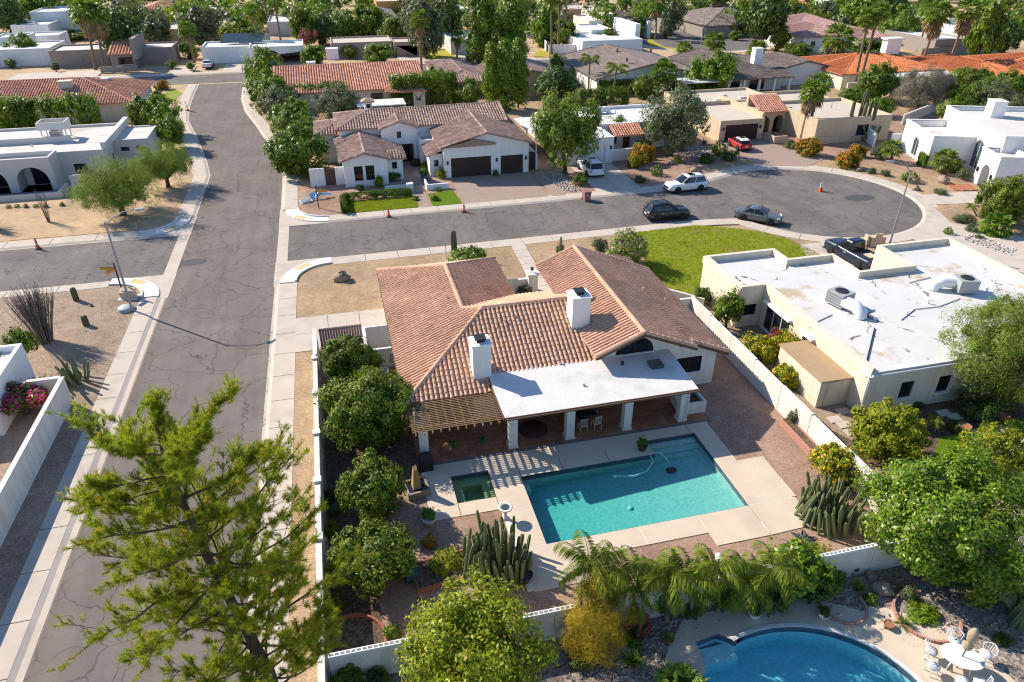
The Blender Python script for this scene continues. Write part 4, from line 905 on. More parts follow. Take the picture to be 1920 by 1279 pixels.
# ---- red tile house at far left, behind the hedge
h8 = thing('hip_tile_house', 'red clay hip-roofed house with a tan chimney behind the tall hedge', 'house')
P_, C = hip_polys(-60, -29.0, 122.5, 139.6, 2.85, .28, 'hh'); walls(h8, -59.4, -29.6, 123, 139, 2.8, CREAM); tiles_on(h8, P_, T_RED, caps=C, tw=.38, tl=.5)
p = G(127, 178, 3.4); chimney(h8, p.x - .9, p.x + .9, p.y, p.y + 1.3, 2.6, 5.3, CREAM, False)
for u, v in ((160, 151), (66, 152), (195, 148)): q = G(u, v, 4.6); MB().box(q.x - .7, q.x + .7, q.y - .6, q.y + .6, q.z - .4, q.z + .15).build('skylight', WHT, h8)
MB().box(-29.3, -29.0, 118.5, 124, .1, 1.8).build('yard_wall', CREAM, h8); MB().box(-26.3, -26.0, 117, 126, .1, 1.7).build('yard_wall', CREAM, h8)
settle(h8)
# ---- red tile ranch behind the big white house
h9 = thing('red_tile_ranch', 'long red clay-tiled ranch house with skylight and rooftop cooler beyond the brown-tiled house', 'house')
gabled(h9, -8.2, 15.8, 124.0, 145.5, 2.7, .215, CREAM, T_RED, op={'S': [('w', 15, 17, .9, 2.1), ('w', 19, 21, .3, 2.2)]}, tk=dict(tw=.42, tl=.55, hgt=.11))
P_, C = hip_polys(9.0, 15.6, 120.5, 127, 2.75, .25, 'hh'); tiles_on(h9, P_, T_RED, caps=C, **K6); walls(h9, 13.5, 15.4, 121, 123.9, 2.7, CREAM)
for u, v in ((583, 119), ): q = G(u, v, 4.6); MB().box(q.x - .8, q.x + .8, q.y - .7, q.y + .7, q.z - .3, q.z + .3).build('skylight', WHT, h9)
q = G(623, 103, 5.0); MB().box(q.x - 1.1, q.x + 1.1, q.y - .8, q.y + .8, 4.3, 6.0).box(q.x - 1.15, q.x + 1.15, q.y - .85, q.y + .85, 6.0, 6.2).build('rooftop_cooler', WHT, h9)
pc_ = bb(2.8, (668, 189), (757, 187), (670, 199), (752, 196)); MB().box(pc_[0], pc_[1], pc_[2], pc_[3], 2.7, 2.85).build('patio_cover', ROOFW, h9)
for x in (pc_[0] + .3, pc_[1] - .3): MB().box(x, x + .15, pc_[2] + .2, pc_[2] + .35, .1, 2.69).build('patio_cover_post', WHT, h9)
settle(h9)
# ---- brown tile house right of it, behind the tall trees
h10 = thing('brown_tile_house', 'brown-tiled house half hidden by the tall ficus trees', 'house')
gabled(h10, 19.5, 27.5, 127, 148, 2.7, .25, BEIGE, T_BRN, ends='hh', tk=dict(tw=.45, tl=.6))
gabled(h10, 27.6, 41.5, 124.5, 140, 2.7, .25, BEIGE, T_BRN, ends='gg', tk=dict(tw=.45, tl=.6), op={'S': [('w', 2, 4, .9, 2.2)]})
settle(h10)
FT = dict(tw=.9, tl=.42, hgt=.03, bar=.98)
# ---- grey tile house
h11 = thing('grey_tile_house', 'house with a long grey flat-tiled roof and white patio cover behind the palms', 'house')
gabled(h11, 46.0, 65.8, 122.8, 146, 2.8, .20, WHITE, T_GRY, tk=FT, op={'S': [('w', 3, 5, .9, 2.2), ('w', 10, 12.5, .3, 2.2)]})
pc_ = bb(2.6, (1275, 140), (1330, 152), (1276, 152)); MB().box(pc_[0], pc_[1] + 4, pc_[2] - 1, pc_[3], 2.5, 2.65).build('patio_cover', ROOFW, h11)
for u, v in ((1157, 97), (1220, 97), (1175, 115)): vent_pipe(h11, G(u, v, 4.8), .6, .25, T_GRY)
settle(h11)
# ---- dark tile house with columns
h12 = thing('dark_tile_house', 'house with a dark flat-tiled roof, white chimney and a columned back porch', 'house')
gabled(h12, 68.0, 80.5, 119.5, 140, 2.85, .22, WHITE, T_DRK, ends='hg', tk=FT, op={'S': [('w', 1.5, 4, .3, 2.2), ('w', 6, 9, .3, 2.2)]})
gabled(h12, 80.6, 93, 122, 138, 2.85, .22, WHITE, T_DRK, ends='gh', tk=FT)
tiles_on(h12, [[(67.5, 116.4, 2.75), (81, 116.4, 2.75), (81, 120, 3.4), (67.5, 120, 3.4)]], T_DRK, **FT)
for i in range(5): x = 68.2 + i * 3.0; MB().box(x, x + .4, 116.8, 117.2, .1, 2.7).build('porch_column', WHITE2, h12)
q = G(1421, 118, 3.9); chimney(h12, q.x - .8, q.x + .8, q.y, q.y + 1.4, 3.0, 6.3, WHITE2, False)
settle(h12)
# ---- orange tile house
h13 = thing('orange_tile_house', 'sprawling house with bright orange clay tiles and tall palms in its yard', 'house')
gabled(h13, 90.5, 112, 116, 133, 2.85, .22, CREAM, T_ORG, ends='hh', tk=dict(tw=.5, tl=.7, hgt=.11))
gabled(h13, 112.2, 124, 108, 128, 2.85, .24, CREAM, T_ORG, ends='hh', tk=dict(tw=.5, tl=.7, hgt=.11))
gabled(h13, 122, 146, 104, 126, 2.85, .22, CREAM, T_ORG, ends='hh', tk=dict(tw=.55, tl=.7, hgt=.11))
MB().box(95, 112, 111.5, 115.8, 2.5, 2.7).build('patio_cover', ROOFW, h13); q = G(1679, 103, 4); MB().box(q.x - 1.6, q.x + 1.6, q.y + 1, q.y + 2.6, 4, 6.6).box(q.x - 1.9, q.x + 1.9, q.y + .8, q.y + 2.8, 6.6, 6.9).build('chimney', WHITE2, h13)
for x in (96, 101, 106, 111.5): MB().box(x, x + .3, 111.7, 112, .1, 2.49).build('porch_column', WHITE2, h13)
MB().box(90, 96, 113.5, 113.8, .1, 1.8).build('yard_wall', CREAM, h13)
settle(h13)
# ---- far row: flat roofs and hips
def far_flat(name, label, picks, h, wm, rm, op={}, extra=None, par=.3, gm=None, cat='house'):
    r = thing(name, label, cat)
    for p in picks:
        x0, x1, y0, y1 = bb(h, *p[0]); hh = p[1] if len(p) > 1 else h
        flat_box(r, x0, x1, y0, y1, hh, p[2] if len(p) > 2 else wm, rm, p[3] if len(p) > 3 else {}, par=par, gm=gm)
    if extra: extra(r)
    settle(r); return r
def solar(r):
    for u in (437, 472):
        q = G(u, 78, 3.4); MB().add([(q.x - 2.6, q.y - 2, 3.4), (q.x + 2.2, q.y - 2, 3.4), (q.x + 3.0, q.y + 1.6, 4.9), (q.x - 1.8, q.y + 1.6, 4.9)], [(0, 1, 2, 3)]).build('solar_panel', GLASSB, r)
    q = G(500, 75, 3.2); ac_unit(r, q.x, q.y, 3.0, 0, False, 1.3)
far_flat('garage_flat_house', 'white flat-roofed house with solar panels and arched doorway above the parked white sedan', [(((385, 78), (470, 86), (387, 87)), 3.3, WHITE2, {'S': [('g', 1.2, 7.5, .1, 2.5)]}), (((470, 78), (568, 86), (471, 87)), 3.4, WHITE2, {'S': [('oa', 2.5, 6.5, .1, 2.6, 1.5, DARK), ('oa', 11.0, 13.0, .1, 2.6, 1.0, DARK)]})], 3.3, WHITE2, ROOFW, extra=solar, gm=WHT)  # dark panes behind the arches paint in the shade of the recesses
def tile_mid(r):
    x0, x1, y0, y1 = bb(3.0, (203, 100), (250, 100)); tiles_on(r, [[(x0, y0, 2.9), (x1, y0, 2.9), (x1, y0 + 9, 5.6), (x0, y0 + 9, 5.6)]], T_RED, tw=.6, tl=.7, hgt=.13)
    walls(r, x0 + .2, x1 - .2, y0 + .6, y0 + 9, 2.9, TAUPE, {'S': [('w', 1.5, 4.2, .8, 2.2)]}); MB().box(x1, x1 + .8, y0 - 1, y0 + 9.5, 2, 5.9).build('fin_wall', TAUPE, r); MB().box(x0 - 1, x1 + 1, y0 - 4, y0 - 3.7, .1, 1.2).build('court_wall', TAUPE, r)
far_flat('taupe_house', 'taupe house with a steep red tile shed roof behind the leaning palms', [(((258, 80), (322, 88), (262, 89)), 3.3, TAUPE, {'S': [('g', 1.2, 6.6, .1, 2.4)]}), (((113, 84), (200, 92), (116, 93)), 3.3, TAUPE, {'S': [('d', 6, 7.2, .1, 2.3)]})], 3.3, TAUPE, ROOFG, extra=tile_mid, gm=TAUPE)
far_flat('white_corner_house', 'white flat-roofed house with a stepped wall at the left picture edge', [(((-30, 80), (92, 90), (0, 91)), 3.4, WHITE2, {'S': [('g', 6, 11, .1, 2.4)]}), (((10, 73), (48, 80)), 4.6)], 3.4, WHITE2, ROOFW, gm=WHT)
far_flat('mauve_garage_house', 'mauve flat-roofed house with a brown garage above the red ranch roof', [(((618, 70), (735, 77), (620, 76)), 3.2, mat('mauve_stucco', (.48, .36, .31)), {}), (((735, 70), (781, 77), (736, 76)), 3.1, mat('mauve_stucco', (.48, .36, .31)), {'S': [('g', .6, 5.2, .1, 2.3)]})], 3.2, TAUPE, ROOFT, gm=mat('brown_door', (.22, .15, .12)))
far_flat('pale_garage_house', 'pale grey flat-roofed garage house beside the dry lawn and the tall ficus trees', [(((828, 60), (910, 72), (842, 72)), 3.3, PALE, {'S': [('g', 1.2, 7.5, .1, 2.5)]})], 3.3, PALE, ROOFW, gm=plain('grey_door', (.5, .5, .52)))
far_flat('white_court_house', 'bright white house with a sloping parapet and low pool wall by the far court', [(((1100, 60), (1205, 73), (1085, 74)), 3.2), (((1080, 50), (1150, 60)), 3.8), (((1150, 48), (1200, 62)), 5.2)], 3.2, WHITE2, ROOFW)
def dark_pyramid(r):
    x0, x1, y0, y1 = bb(4, (1165, 38), (1218, 38), (1160, 24)); P_, C = hip_polys(x0, x1, y0, y1, 4, .25, 'hh'); tiles_on(r, P_, T_DRK, tw=1.0, tl=1.2, hgt=.25)
far_flat('yellow_modern_house', 'pale yellow flat-roofed house with a dark tiled pyramid roof by the far court', [(((1075, 32), (1130, 42)), 4.5, CREAM), (((1090, 18), (1155, 32)), 4.8, CREAM), (((1155, 22), (1222, 40)), 4.0, WHITE2), (((1222, 26), (1246, 34)), 3.5, TAUPE)], 4, CREAM, ROOFW, extra=dark_pyramid)
def hip_far(name, label, picks, h, s, wm, tm, tk=dict(tw=1.2, tl=.8, hgt=.05, bar=.98), op={}):
    r = thing(name, label, 'house')
    for p in picks:
        x0, x1, y0, y1 = bb(h, *p); gabled(r, x0, x1, y0, y1, h, s, wm, tm, ends='hh', op=op, tk=tk)
    settle(r); return r
hip_far('brown_hip_house', 'wide brown hip-roofed house behind the white pickup on the far court', [((1295, 40), (1418, 45), (1300, 26), (1410, 26))], 3.0, .28, TAUPE, T_GRY)
B3 = dict(tw=.7, tl=.9, hgt=.14)
hip_far('pink_tile_house', 'large cream house with pink clay hip roofs and small square windows beyond the far hedge', [((1452, 48), (1600, 52), (1480, 38)), ((1485, 64), (1600, 66), (1500, 50)), ((1595, 67), (1655, 70), (1600, 55))], 3.4, .3, WHITE, T_PNK, B3, {'S': [('w', 2, 3.2, 1.4, 2.4), ('w', 5, 6.2, 1.4, 2.4), ('w', 8, 9.2, 1.4, 2.4)]})
far_flat('white_terrace_house', 'white flat-roofed house with stepped walls left of the tall bright tree at upper right', [(((1690, 60), (1820, 70), (1720, 52)), 3.4, TAUPE), (((1700, 32), (1760, 48)), 5.0), (((1745, 45), (1815, 58)), 4.2)], 3.6, WHITE2, ROOFW)
far_flat('corner_white_house', 'white flat house at the upper right corner among grey-green trees', [(((1878, 24), (1960, 36)), 3.6)], 3.6, WHITE2, ROOFW)
far_flat('ridge_white_house', 'white house with a curved ridge wall at the top edge right of centre', [(((1525, 14), (1600, 26)), 4.0), (((1528, 8), (1560, 14)), 6.0)], 4, WHITE2, ROOFW)
far_flat('long_grey_house', 'long low grey house with white roof among dark trees at upper left', [(((366, 12), (482, 19)), 3.4, TAUPE)], 3.4, TAUPE, ROOFW)
far_flat('white_slab_house', 'white flat house with a rooftop cooler behind the leaning palm trunks', [(((506, 28), (556, 40)), 3.4), (((598, 26), (664, 42)), 3.4)], 3.4, PALE, ROOFW)
hip_far('small_brown_roof_house', 'small brown roof house left of the white top-edge roof', [((600, 12), (618, 14), (602, 4))], 3.2, .2, TAUPE, T_BRN)
hip_far('gable_grey_house', 'low house with a grey-brown roof and blue side wall at the top centre', [((697, 34), (745, 34), (700, 18))], 3.2, .25, mat('blue_stucco', (.28, .36, .40)), T_GRY)
far_flat('orange_adobe_house', 'orange adobe house at the very top edge', [(((700, 2), (765, 8)), 5.0)], 4, mat('adobe_orange', (.55, .30, .11)), ROOFT)
far_flat('top_white_house', 'white flat house at the top edge behind the tall ficus', [(((842, 8), (884, 16)), 3.6)], 3.6, PALE, ROOFW)
far_flat('top_tan_house', 'low tan house with a brown roof at the top edge above the bright white house', [(((1028, 8), (1120, 16)), 3.6)], 3.6, mat('tan_stucco', (.42, .32, .25)), ROOFT)
hip_far('top_red_tile_house', 'small red tile roof at the upper left among dark trees', [((283, 18), (314, 18), (284, 6))], 3.6, .25, BEIGE, T_RED, B3)
far_flat('upper_left_white_house', 'white flat-roofed house with a tall blank wall at the upper left', [(((52, 58), (108, 64)), 3.4), (((48, 46), (92, 54)), 4.6), (((92, 34), (128, 44)), 6.5)], 3.6, WHITE2, ROOFW)
far_flat('tan_terrace_house', 'tan flat roofs behind the grey-green tree left of the yellow flowering hedge', [(((315, 42), (345, 54)), 3.4), (((392, 36), (438, 47)), 3.4)], 3.4, BEIGE, ROOFT)
hip_far('far_red_roof_house', 'red tile roof at the top edge right of centre', [((1478, 8), (1520, 8), (1480, 2))], 3.6, .25, CREAM, T_ORG, B3)
# ---- white building at the left edge
h14 = thing('left_edge_building', 'corner of a white building covered in vines at the left picture edge', 'house')
flat_box(h14, -34, -21.6, 40.4, 46.6, 3.0, WHITE2, ROOFW, par=.4)
settle(h14)
# ================================================================== yard walls
def wall_run(name, label, a, b, h, th, m, post=None, cap=None, panel=3.0, cells=False, gapw=.03, step=None, postm=None, cat='wall'):
    """block wall in panels with joints, caps, optional posts and an open-block top course"""
    a = Vector((a[0], a[1], 0)); b = Vector((b[0], b[1], 0)); d = b - a; Ln = d.length; ang = math.atan2(d.y, d.x)
    r = thing(name, label, cat, a, ang); n = max(1, round(Ln / panel)); st = Ln / n
    for i in range(n):
        hh = h + (step(i) if step else 0); x0, x1 = i * st + gapw / 2, (i + 1) * st - gapw / 2
        MB().box(x0, x1, -th / 2, th / 2, 0, hh).build('panel', m, r)
        if cap: MB().box(x0 - .01, x1 + .01, -th / 2 - .04, th / 2 + .04, hh + .002, hh + .07).build('cap', m, r)
        if cells:
            mb = MB(); mb.box(x0, x1, -th / 2, -th / 2 + .04, hh, hh + .14).box(x0, x1, th / 2 - .04, th / 2, hh, hh + .14)
            k = int((x1 - x0) / .22)
            for j in range(k + 1): x = x0 + (x1 - x0 - .05) * j / k; mb.box(x, x + .05, -th / 2 + .04, th / 2 - .04, hh, hh + .139)
            mb.build('open_block_course', WHT, r)
        if post: MB().box(i * st - post / 2, i * st + post / 2, -post / 2, post / 2, 0, hh + .12).box(i * st - post / 2 - .04, i * st + post / 2 + .04, -post / 2 - .04, post / 2 + .04, hh + .122, hh + .2).build('post', postm or m, r)
    MB().box(0, Ln, -th / 2 + .03, th / 2 - .03, 0, h * .6).build('footing', m, r)
    return r
wall_run('yard_wall', 'long white block wall with capped posts beside the gravel verge and sidewalk', (-3.05, 5), (-3.05, 45.9), 1.85, .2, WALLW, post=.34, cap=True, panel=3.9)
wall_run('yard_wall', 'white back wall with an open-block top course between the two pool yards', (-2.8, 19.0), (25.3, 18.75), 1.75, .2, WALLW, cells=True, panel=3.2)
wall_run('yard_wall', 'white block wall in stepped panels between the tile-roofed house and the white-roofed house', (25.3, 18.9), (25.3, 44), 1.9, .2, WALLW, panel=3.15, gapw=.05, step=lambda i: .05 * (i % 2))
wall_run('yard_wall', 'short cream wall across the side yard beside the lawn', (23.2, 44.0), (25.2, 44.0), 1.8, .2, WALLW, panel=2)
wall_run('yard_wall', 'low curved cream edging wall beside the lawn', (24.0, 48.4), (27.0, 45.0), 1.0, .2, WALLW, panel=4)
wall_run('yard_wall', 'low cream wall on the east side of the tiled house by the lawn', (23.8, 54.0), (24.0, 48.5), .9, .2, WALLW, panel=6)
wall_run('yard_wall', 'tall white panelled wall in shade along the west sidewalk', (-19.0, 5), (-18.6, 43.2), 2.0, .2, WALLW, panel=3.4, cap=True)
wall_run('yard_wall', 'white wall end turning back behind the bougainvillea', (-18.7, 43.2), (-26, 43.2), 2.0, .2, WALLW, panel=3.6, cap=True)
wall_run('yard_wall', 'white yard wall between the far pool and the dry lawn', G(1024, 97), G(1012, 62), 1.9, .3, WHITE2, panel=12)
wall_run('yard_wall', 'white street wall in front of the bright white court house', G(1028, 101), G(1110, 99), 1.9, .3, WHITE2, panel=9)
wall_run('yard_wall', 'tan wall stepping downhill beside the round dark hedge tree', G(1075, 165), G(1040, 125), 1.8, .25, BEIGE, panel=6)
wall_run('yard_wall', 'brown wall behind the orange-tiled house under the palms', G(1725, 107), G(1880, 98), 1.8, .3, TAUPE, panel=10)
wall_run('yard_wall', 'white wall in the trees behind the arched white house', G(1690, 235), G(1765, 205), 1.6, .25, WALLW, panel=5)
wall_run('yard_wall', 'pale wall in shade at the right edge beyond the big green tree', (27.5, 20.5), (27.0, 12), 1.8, .2, WALLW, panel=4)
# wooden side gate with boards
gt = thing('board_gate', 'mauve wooden board gate across the side yard next to the bin enclosure', 'gate', (-2.8, 45.9, 0))
GW = mat('mauve_wood', (.36, .25, .23), (.30, .21, .19), 2., .8, 30.)
for i in range(16): MB().box(.02 + i * .188, .02 + i * .188 + .17, -.03, .03, .15, 1.85).build('board', GW, gt)
for z in (.4, 1.6): MB().box(0, 3.03, .032, .09, z, z + .1).build('rail', GW, gt)
# ================================================================== vegetation kit
NR = np.random.default_rng(11)
def unit(v): return v / np.maximum(np.linalg.norm(v, axis=1, keepdims=True), 1e-9)
def leaves(P0, Nn, size, asp=.55, jit=.5, droop=0.):
    """rhombic blades at points P0 with facing Nn -> (4n,3)"""
    n = len(P0); Nn = unit(Nn + NR.normal(size=(n, 3)) * jit); t = NR.normal(size=(n, 3)); t[:, 2] -= droop
    t = unit(t - (t * Nn).sum(1, keepdims=True) * Nn); b = np.cross(Nn, t)
    s = (size * NR.uniform(.45, 1.5, n))[:, None]
    V = np.stack([P0 - t * s, P0 + b * s * asp + Nn * s * .12, P0 + t * s, P0 - b * s * asp + Nn * s * .12], 1)
    return V.reshape(-1, 3)
def crown_pts(n, Rr, ncl, rc, shape='ball', seed=0, fillin=.25, low=-.55):
    """points spread over many small clumps that sit in and on a body of half-axes Rr"""
    rg = np.random.default_rng(seed); Rr = np.array(Rr, float)
    if shape == 'box':
        c = rg.uniform(-1, 1, (ncl, 3)); ax = rg.integers(0, 3, ncl); sg = rg.choice([-1, 1], ncl)
        on = rg.random(ncl) > fillin; c[np.arange(ncl)[on], ax[on]] = sg[on] * .95
        c[:, 2] = np.where((ax == 2) & on, np.abs(c[:, 2]), c[:, 2])
    else:
        c = unit(rg.normal(size=(ncl, 3)))
        if shape == 'dome': c[:, 2] = np.where(c[:, 2] < low, rg.uniform(low, .2, ncl), c[:, 2])
        rad = np.where(rg.random(ncl) < fillin, rg.uniform(.2, .7, ncl), rg.uniform(.66, 1.10, ncl)); c = c * rad[:, None]
        if shape == 'spire': c[:, :2] *= (1.05 - .55 * np.clip(c[:, 2], -1, 1)[:, None]) * .9
    c = c * (Rr - rc * .6); r = rc * rg.uniform(.45, 1.55, ncl)
    k = rg.integers(0, ncl, n); d = unit(rg.normal(size=(n, 3)) + unit(c[k] / Rr) * .55)
    P0 = c[k] + d * (r[k] * rg.uniform(.45, 1.08, n))[:, None]
    return P0, d * .7 + unit(P0 / Rr) * .5 + np.array([0, 0, .35])
_crowns = {}
def crown(key, n, Rr, ncl, rc, leaf, mats, shape='ball', asp=.55, jit=.5, fl=0., flsize=None, fillin=.25, low=-.55, droop=0.):
    """a crown mesh kept by key so that copies share it; fl = share of petals (second material)"""
    if key in _crowns: return _crowns[key]
    P0, Nn = crown_pts(n, Rr, ncl, rc, shape, hash(key) % 9973 if False else sum(map(ord, key)), fillin, low)
    V = leaves(P0, Nn, leaf, asp, jit, droop); mi = np.zeros(n, int)
    if fl:
        out = (P0 / np.array(Rr)); top = np.linalg.norm(out, axis=1) + out[:, 2] * .35
        mi = ((NR.random(n) < fl) & (top > .72)).astype(int)
        if flsize:
            V = V.reshape(-1, 4, 3); ce = V.mean(1, keepdims=True); V = np.where(mi[:, None, None] == 1, ce + (V - ce) * flsize, V).reshape(-1, 3)
    me = quads_mesh('crown', V, n, mats, mi if fl else None); _crowns[key] = (me, np.array(Rr, float)); return _crowns[key]
L_CIT = leafmat('citrus_leaf', (0.042, 0.08, 0.006), (0.11, 0.175, 0.011), (0.27, 0.345, 0.032), 0.28, .5, .25)
L_FIC = leafmat('ficus_leaf', (0.055, 0.115, 0.006), (0.13, 0.225, 0.01), (0.26, 0.37, 0.025), 0.36, .4, .4)
L_LUSH = leafmat('lush_leaf', (.07, .14, .008), (.17, .28, .014), (.32, .45, .035), .38, .4, .4)
L_LIME = leafmat('lime_leaf', (0.12, 0.165, 0.006), (0.25, 0.31, 0.012), (0.42, 0.46, 0.03), 0.36, .45, .3)
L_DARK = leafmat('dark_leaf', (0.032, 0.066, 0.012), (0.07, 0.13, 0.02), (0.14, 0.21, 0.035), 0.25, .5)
L_OLV = leafmat('olive_leaf', (0.06, 0.085, 0.035), (0.115, 0.15, 0.06), (0.2, 0.24, 0.11), 0.25, .5)
L_FEA = leafmat('feathery_leaf', (0.1, 0.165, 0.022), (0.18, 0.27, 0.035), (0.29, 0.38, 0.07), 0.4, .6, .2)
L_MID = leafmat('mid_green_leaf', (0.055, 0.11, 0.01), (0.12, 0.205, 0.017), (0.23, 0.325, 0.032), 0.33, .45)
L_GRY = leafmat('grey_leaf', (.14, .135, .09), (.22, .21, .15), (.33, .31, .24), .25, .7, .1)
L_YEL = leafmat('yellow_green_leaf', (.12, .155, .008), (.23, .275, .014), (.40, .41, .03), .35, .5, .2)
L_GOLD = leafmat('golden_brush', (.26, .19, .014), (.42, .32, .024), (.58, .46, .05), .5, .6, .2)
F_YEL = leafmat('yellow_petal', (.62, .38, .008), (.75, .50, .012), (.85, .62, .03), .3, .6, .1)
F_ORG = leafmat('orange_petal', (.55, .13, .008), (.68, .20, .01), (.78, .32, .02), .3, .6, .1)
F_MAG = leafmat('magenta_petal', (.36, .015, .10), (.52, .03, .16), (.66, .08, .25), .3, .6, .1)
F_PNK = leafmat('pale_bloom', (.35, .22, .17), (.45, .32, .26), (.55, .42, .36), .3, .6, .1)
L_NEED = leafmat('pine_needle', (0.11, 0.165, 0.012), (0.24, 0.31, 0.018), (0.46, 0.51, 0.035), 0.5, .5, .25)
L_PALM = leafmat('palm_blade', (0.07, 0.135, 0.016), (0.15, 0.25, 0.028), (0.28, 0.38, 0.05), 0.35, .4, .4)
L_QPAL = leafmat('feather_palm_blade', (0.06, 0.10, 0.01), (0.135, 0.19, 0.018), (0.28, 0.33, 0.04), 0.35, .6, .12)
L_SKIRT = leafmat('dead_frond', (.24, .16, .08), (.34, .24, .125), (.45, .34, .19), .2, .8, .1)
CACT = mat('cactus_skin', (.13, .17, .07), (.17, .20, .09), 5., .7, 40., .3); CACT2 = mat('saguaro_skin', (.13, .13, .065), (.10, .105, .05), 4., .8, 40., .3)
OCO = mat('ocotillo_stem', (.22, .19, .165), (.15, .13, .115), 5., .9, 40.)
def kinds(k):
    """(mesh, half axes) of each crown kind; built once"""
    T = {
     'citrus1': lambda: crown('citrus1', 34000, (2.5, 2.5, 2.0), 190, .44, .078, L_CIT, asp=.5),
     'citrus2': lambda: crown('citrus2', 21000, (1.6, 1.6, 1.4), 120, .36, .07, L_CIT, asp=.5),
     'citrus3': lambda: crown('citrus3', 18000, (1.4, 1.4, 1.3), 110, .33, .066, L_CIT, asp=.5),
     'loose': lambda: crown('loose', 13000, (1.6, 1.6, 1.4), 80, .40, .078, L_CIT, asp=.5, fillin=.4),
     'lime': lambda: crown('lime', 34000, (3.0, 3.0, 2.6), 170, .55, .085, L_LIME, asp=.5),
     'big': lambda: crown('big', 46000, (4.2, 4.2, 3.4), 210, .7, .105, L_LUSH, asp=.5),
     'ball': lambda: crown('ball', 20000, (1.9, 1.9, 1.7), 150, .32, .075, L_YEL, asp=.55, fillin=.1),
     'paloverde': lambda: crown('paloverde', 46000, (3.6, 3.6, 2.7), 170, .75, .12, L_FEA, asp=.14, droop=.5, fillin=.35),
     'mesquite': lambda: crown('mesquite', 26000, (3.4, 3.4, 2.2), 150, .7, .15, L_FEA, 'dome', asp=.10, fillin=.35),
     'fern': lambda: crown('fern', 22000, (1.6, 1.6, 2.2), 110, .45, .11, L_GOLD, asp=.07, fillin=.35),
     'greybush': lambda: crown('greybush', 12000, (3.2, 3.2, 2.6), 70, .9, .32, L_GRY, 'dome', asp=.05, fillin=.3),
     'tree': lambda: crown('tree', 9000, (3.0, 3.0, 2.6), 90, .7, .17, L_MID, asp=.5, fillin=.3),
     'tree_b': lambda: crown('tree_b', 9000, (3.0, 3.0, 2.6), 75, .8, .17, L_FIC, asp=.5, fillin=.3),
     'olive': lambda: crown('olive', 13000, (3.4, 3.4, 2.9), 110, .75, .16, L_OLV, asp=.32, fillin=.35),
     'airy': lambda: crown('airy', 17000, (3.2, 3.2, 2.8), 110, .75, .14, L_FEA, asp=.42, fillin=.45),
     'dark': lambda: crown('dark', 8000, (3.0, 3.0, 2.7), 80, .75, .19, L_DARK, asp=.5, fillin=.3),
     'spire': lambda: crown('spire', 12000, (2.0, 2.0, 5.0), 150, .65, .17, L_FIC, 'spire', asp=.5),
     'tall': lambda: crown('tall', 12000, (3.0, 3.0, 5.2), 120, .9, .20, L_MID, asp=.5, fillin=.3),
     'far1': lambda: crown('far1', 3600, (4.0, 4.0, 3.4), 70, 1.0, .34, L_MID, asp=.5, fillin=.3),
     'far2': lambda: crown('far2', 3600, (4.0, 4.0, 3.4), 60, 1.05, .34, L_DARK, asp=.5, fillin=.3),
     'far3': lambda: crown('far3', 3600, (4.0, 4.0, 3.4), 60, 1.05, .34, L_OLV, asp=.45, fillin=.3),
     'far4': lambda: crown('far4', 3600, (4.0, 4.0, 3.4), 60, 1.05, .34, L_FIC, asp=.5, fillin=.3),
     'far5': lambda: crown('far5', 3600, (4.0, 4.0, 3.4), 60, 1.05, .34, L_FEA, asp=.4, fillin=.35),
     'bush': lambda: crown('bush', 3200, (1.0, 1.0, .8), 45, .3, .075, L_MID, 'dome', asp=.5),
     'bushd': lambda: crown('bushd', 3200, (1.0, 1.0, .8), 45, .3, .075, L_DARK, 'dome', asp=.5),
     'bushf': lambda: crown('bushf', 3200, (1.0, 1.0, .8), 45, .3, .075, L_FIC, 'dome', asp=.5),
     'busho': lambda: crown('busho', 3200, (1.0, 1.0, .8), 40, .32, .075, L_OLV, 'dome', asp=.4),
     'bushy': lambda: crown('bushy', 3200, (1.0, 1.0, .8), 40, .32, .075, L_YEL, 'dome', asp=.4),
     'clipped': lambda: crown('clipped', 5000, (1.0, 1.0, .85), 120, .14, .05, L_MID, asp=.5, fillin=.05),
     'hedge': lambda: crown('hedge', 16000, (5.0, 1.2, 1.6), 260, .5, .13, L_FIC, 'box', asp=.5),
     'hedged': lambda: crown('hedged', 16000, (5.0, 1.2, 1.6), 260, .5, .13, L_MID, 'box', asp=.5),
     'yellowbells': lambda: crown('yellowbells', 9000, (1.3, 1.3, 1.1), 60, .38, .075, [L_FIC, F_YEL], asp=.5, fl=.3, flsize=1.2),
     'orangebush': lambda: crown('orangebush', 4500, (1.1, 1.1, .9), 45, .33, .08, [L_MID, F_ORG], asp=.5, fl=.4, flsize=1.2),
     'bougain': lambda: crown('bougain', 5500, (1.2, 1.2, .9), 45, .38, .075, [L_MID, F_MAG], asp=.55, fl=.42, flsize=1.3),
     'pinkbush': lambda: crown('pinkbush', 7000, (1.5, 1.5, 1.2), 60, .42, .085, [L_FIC, F_PNK], asp=.5, fl=.3),
    }
    return T[k]()
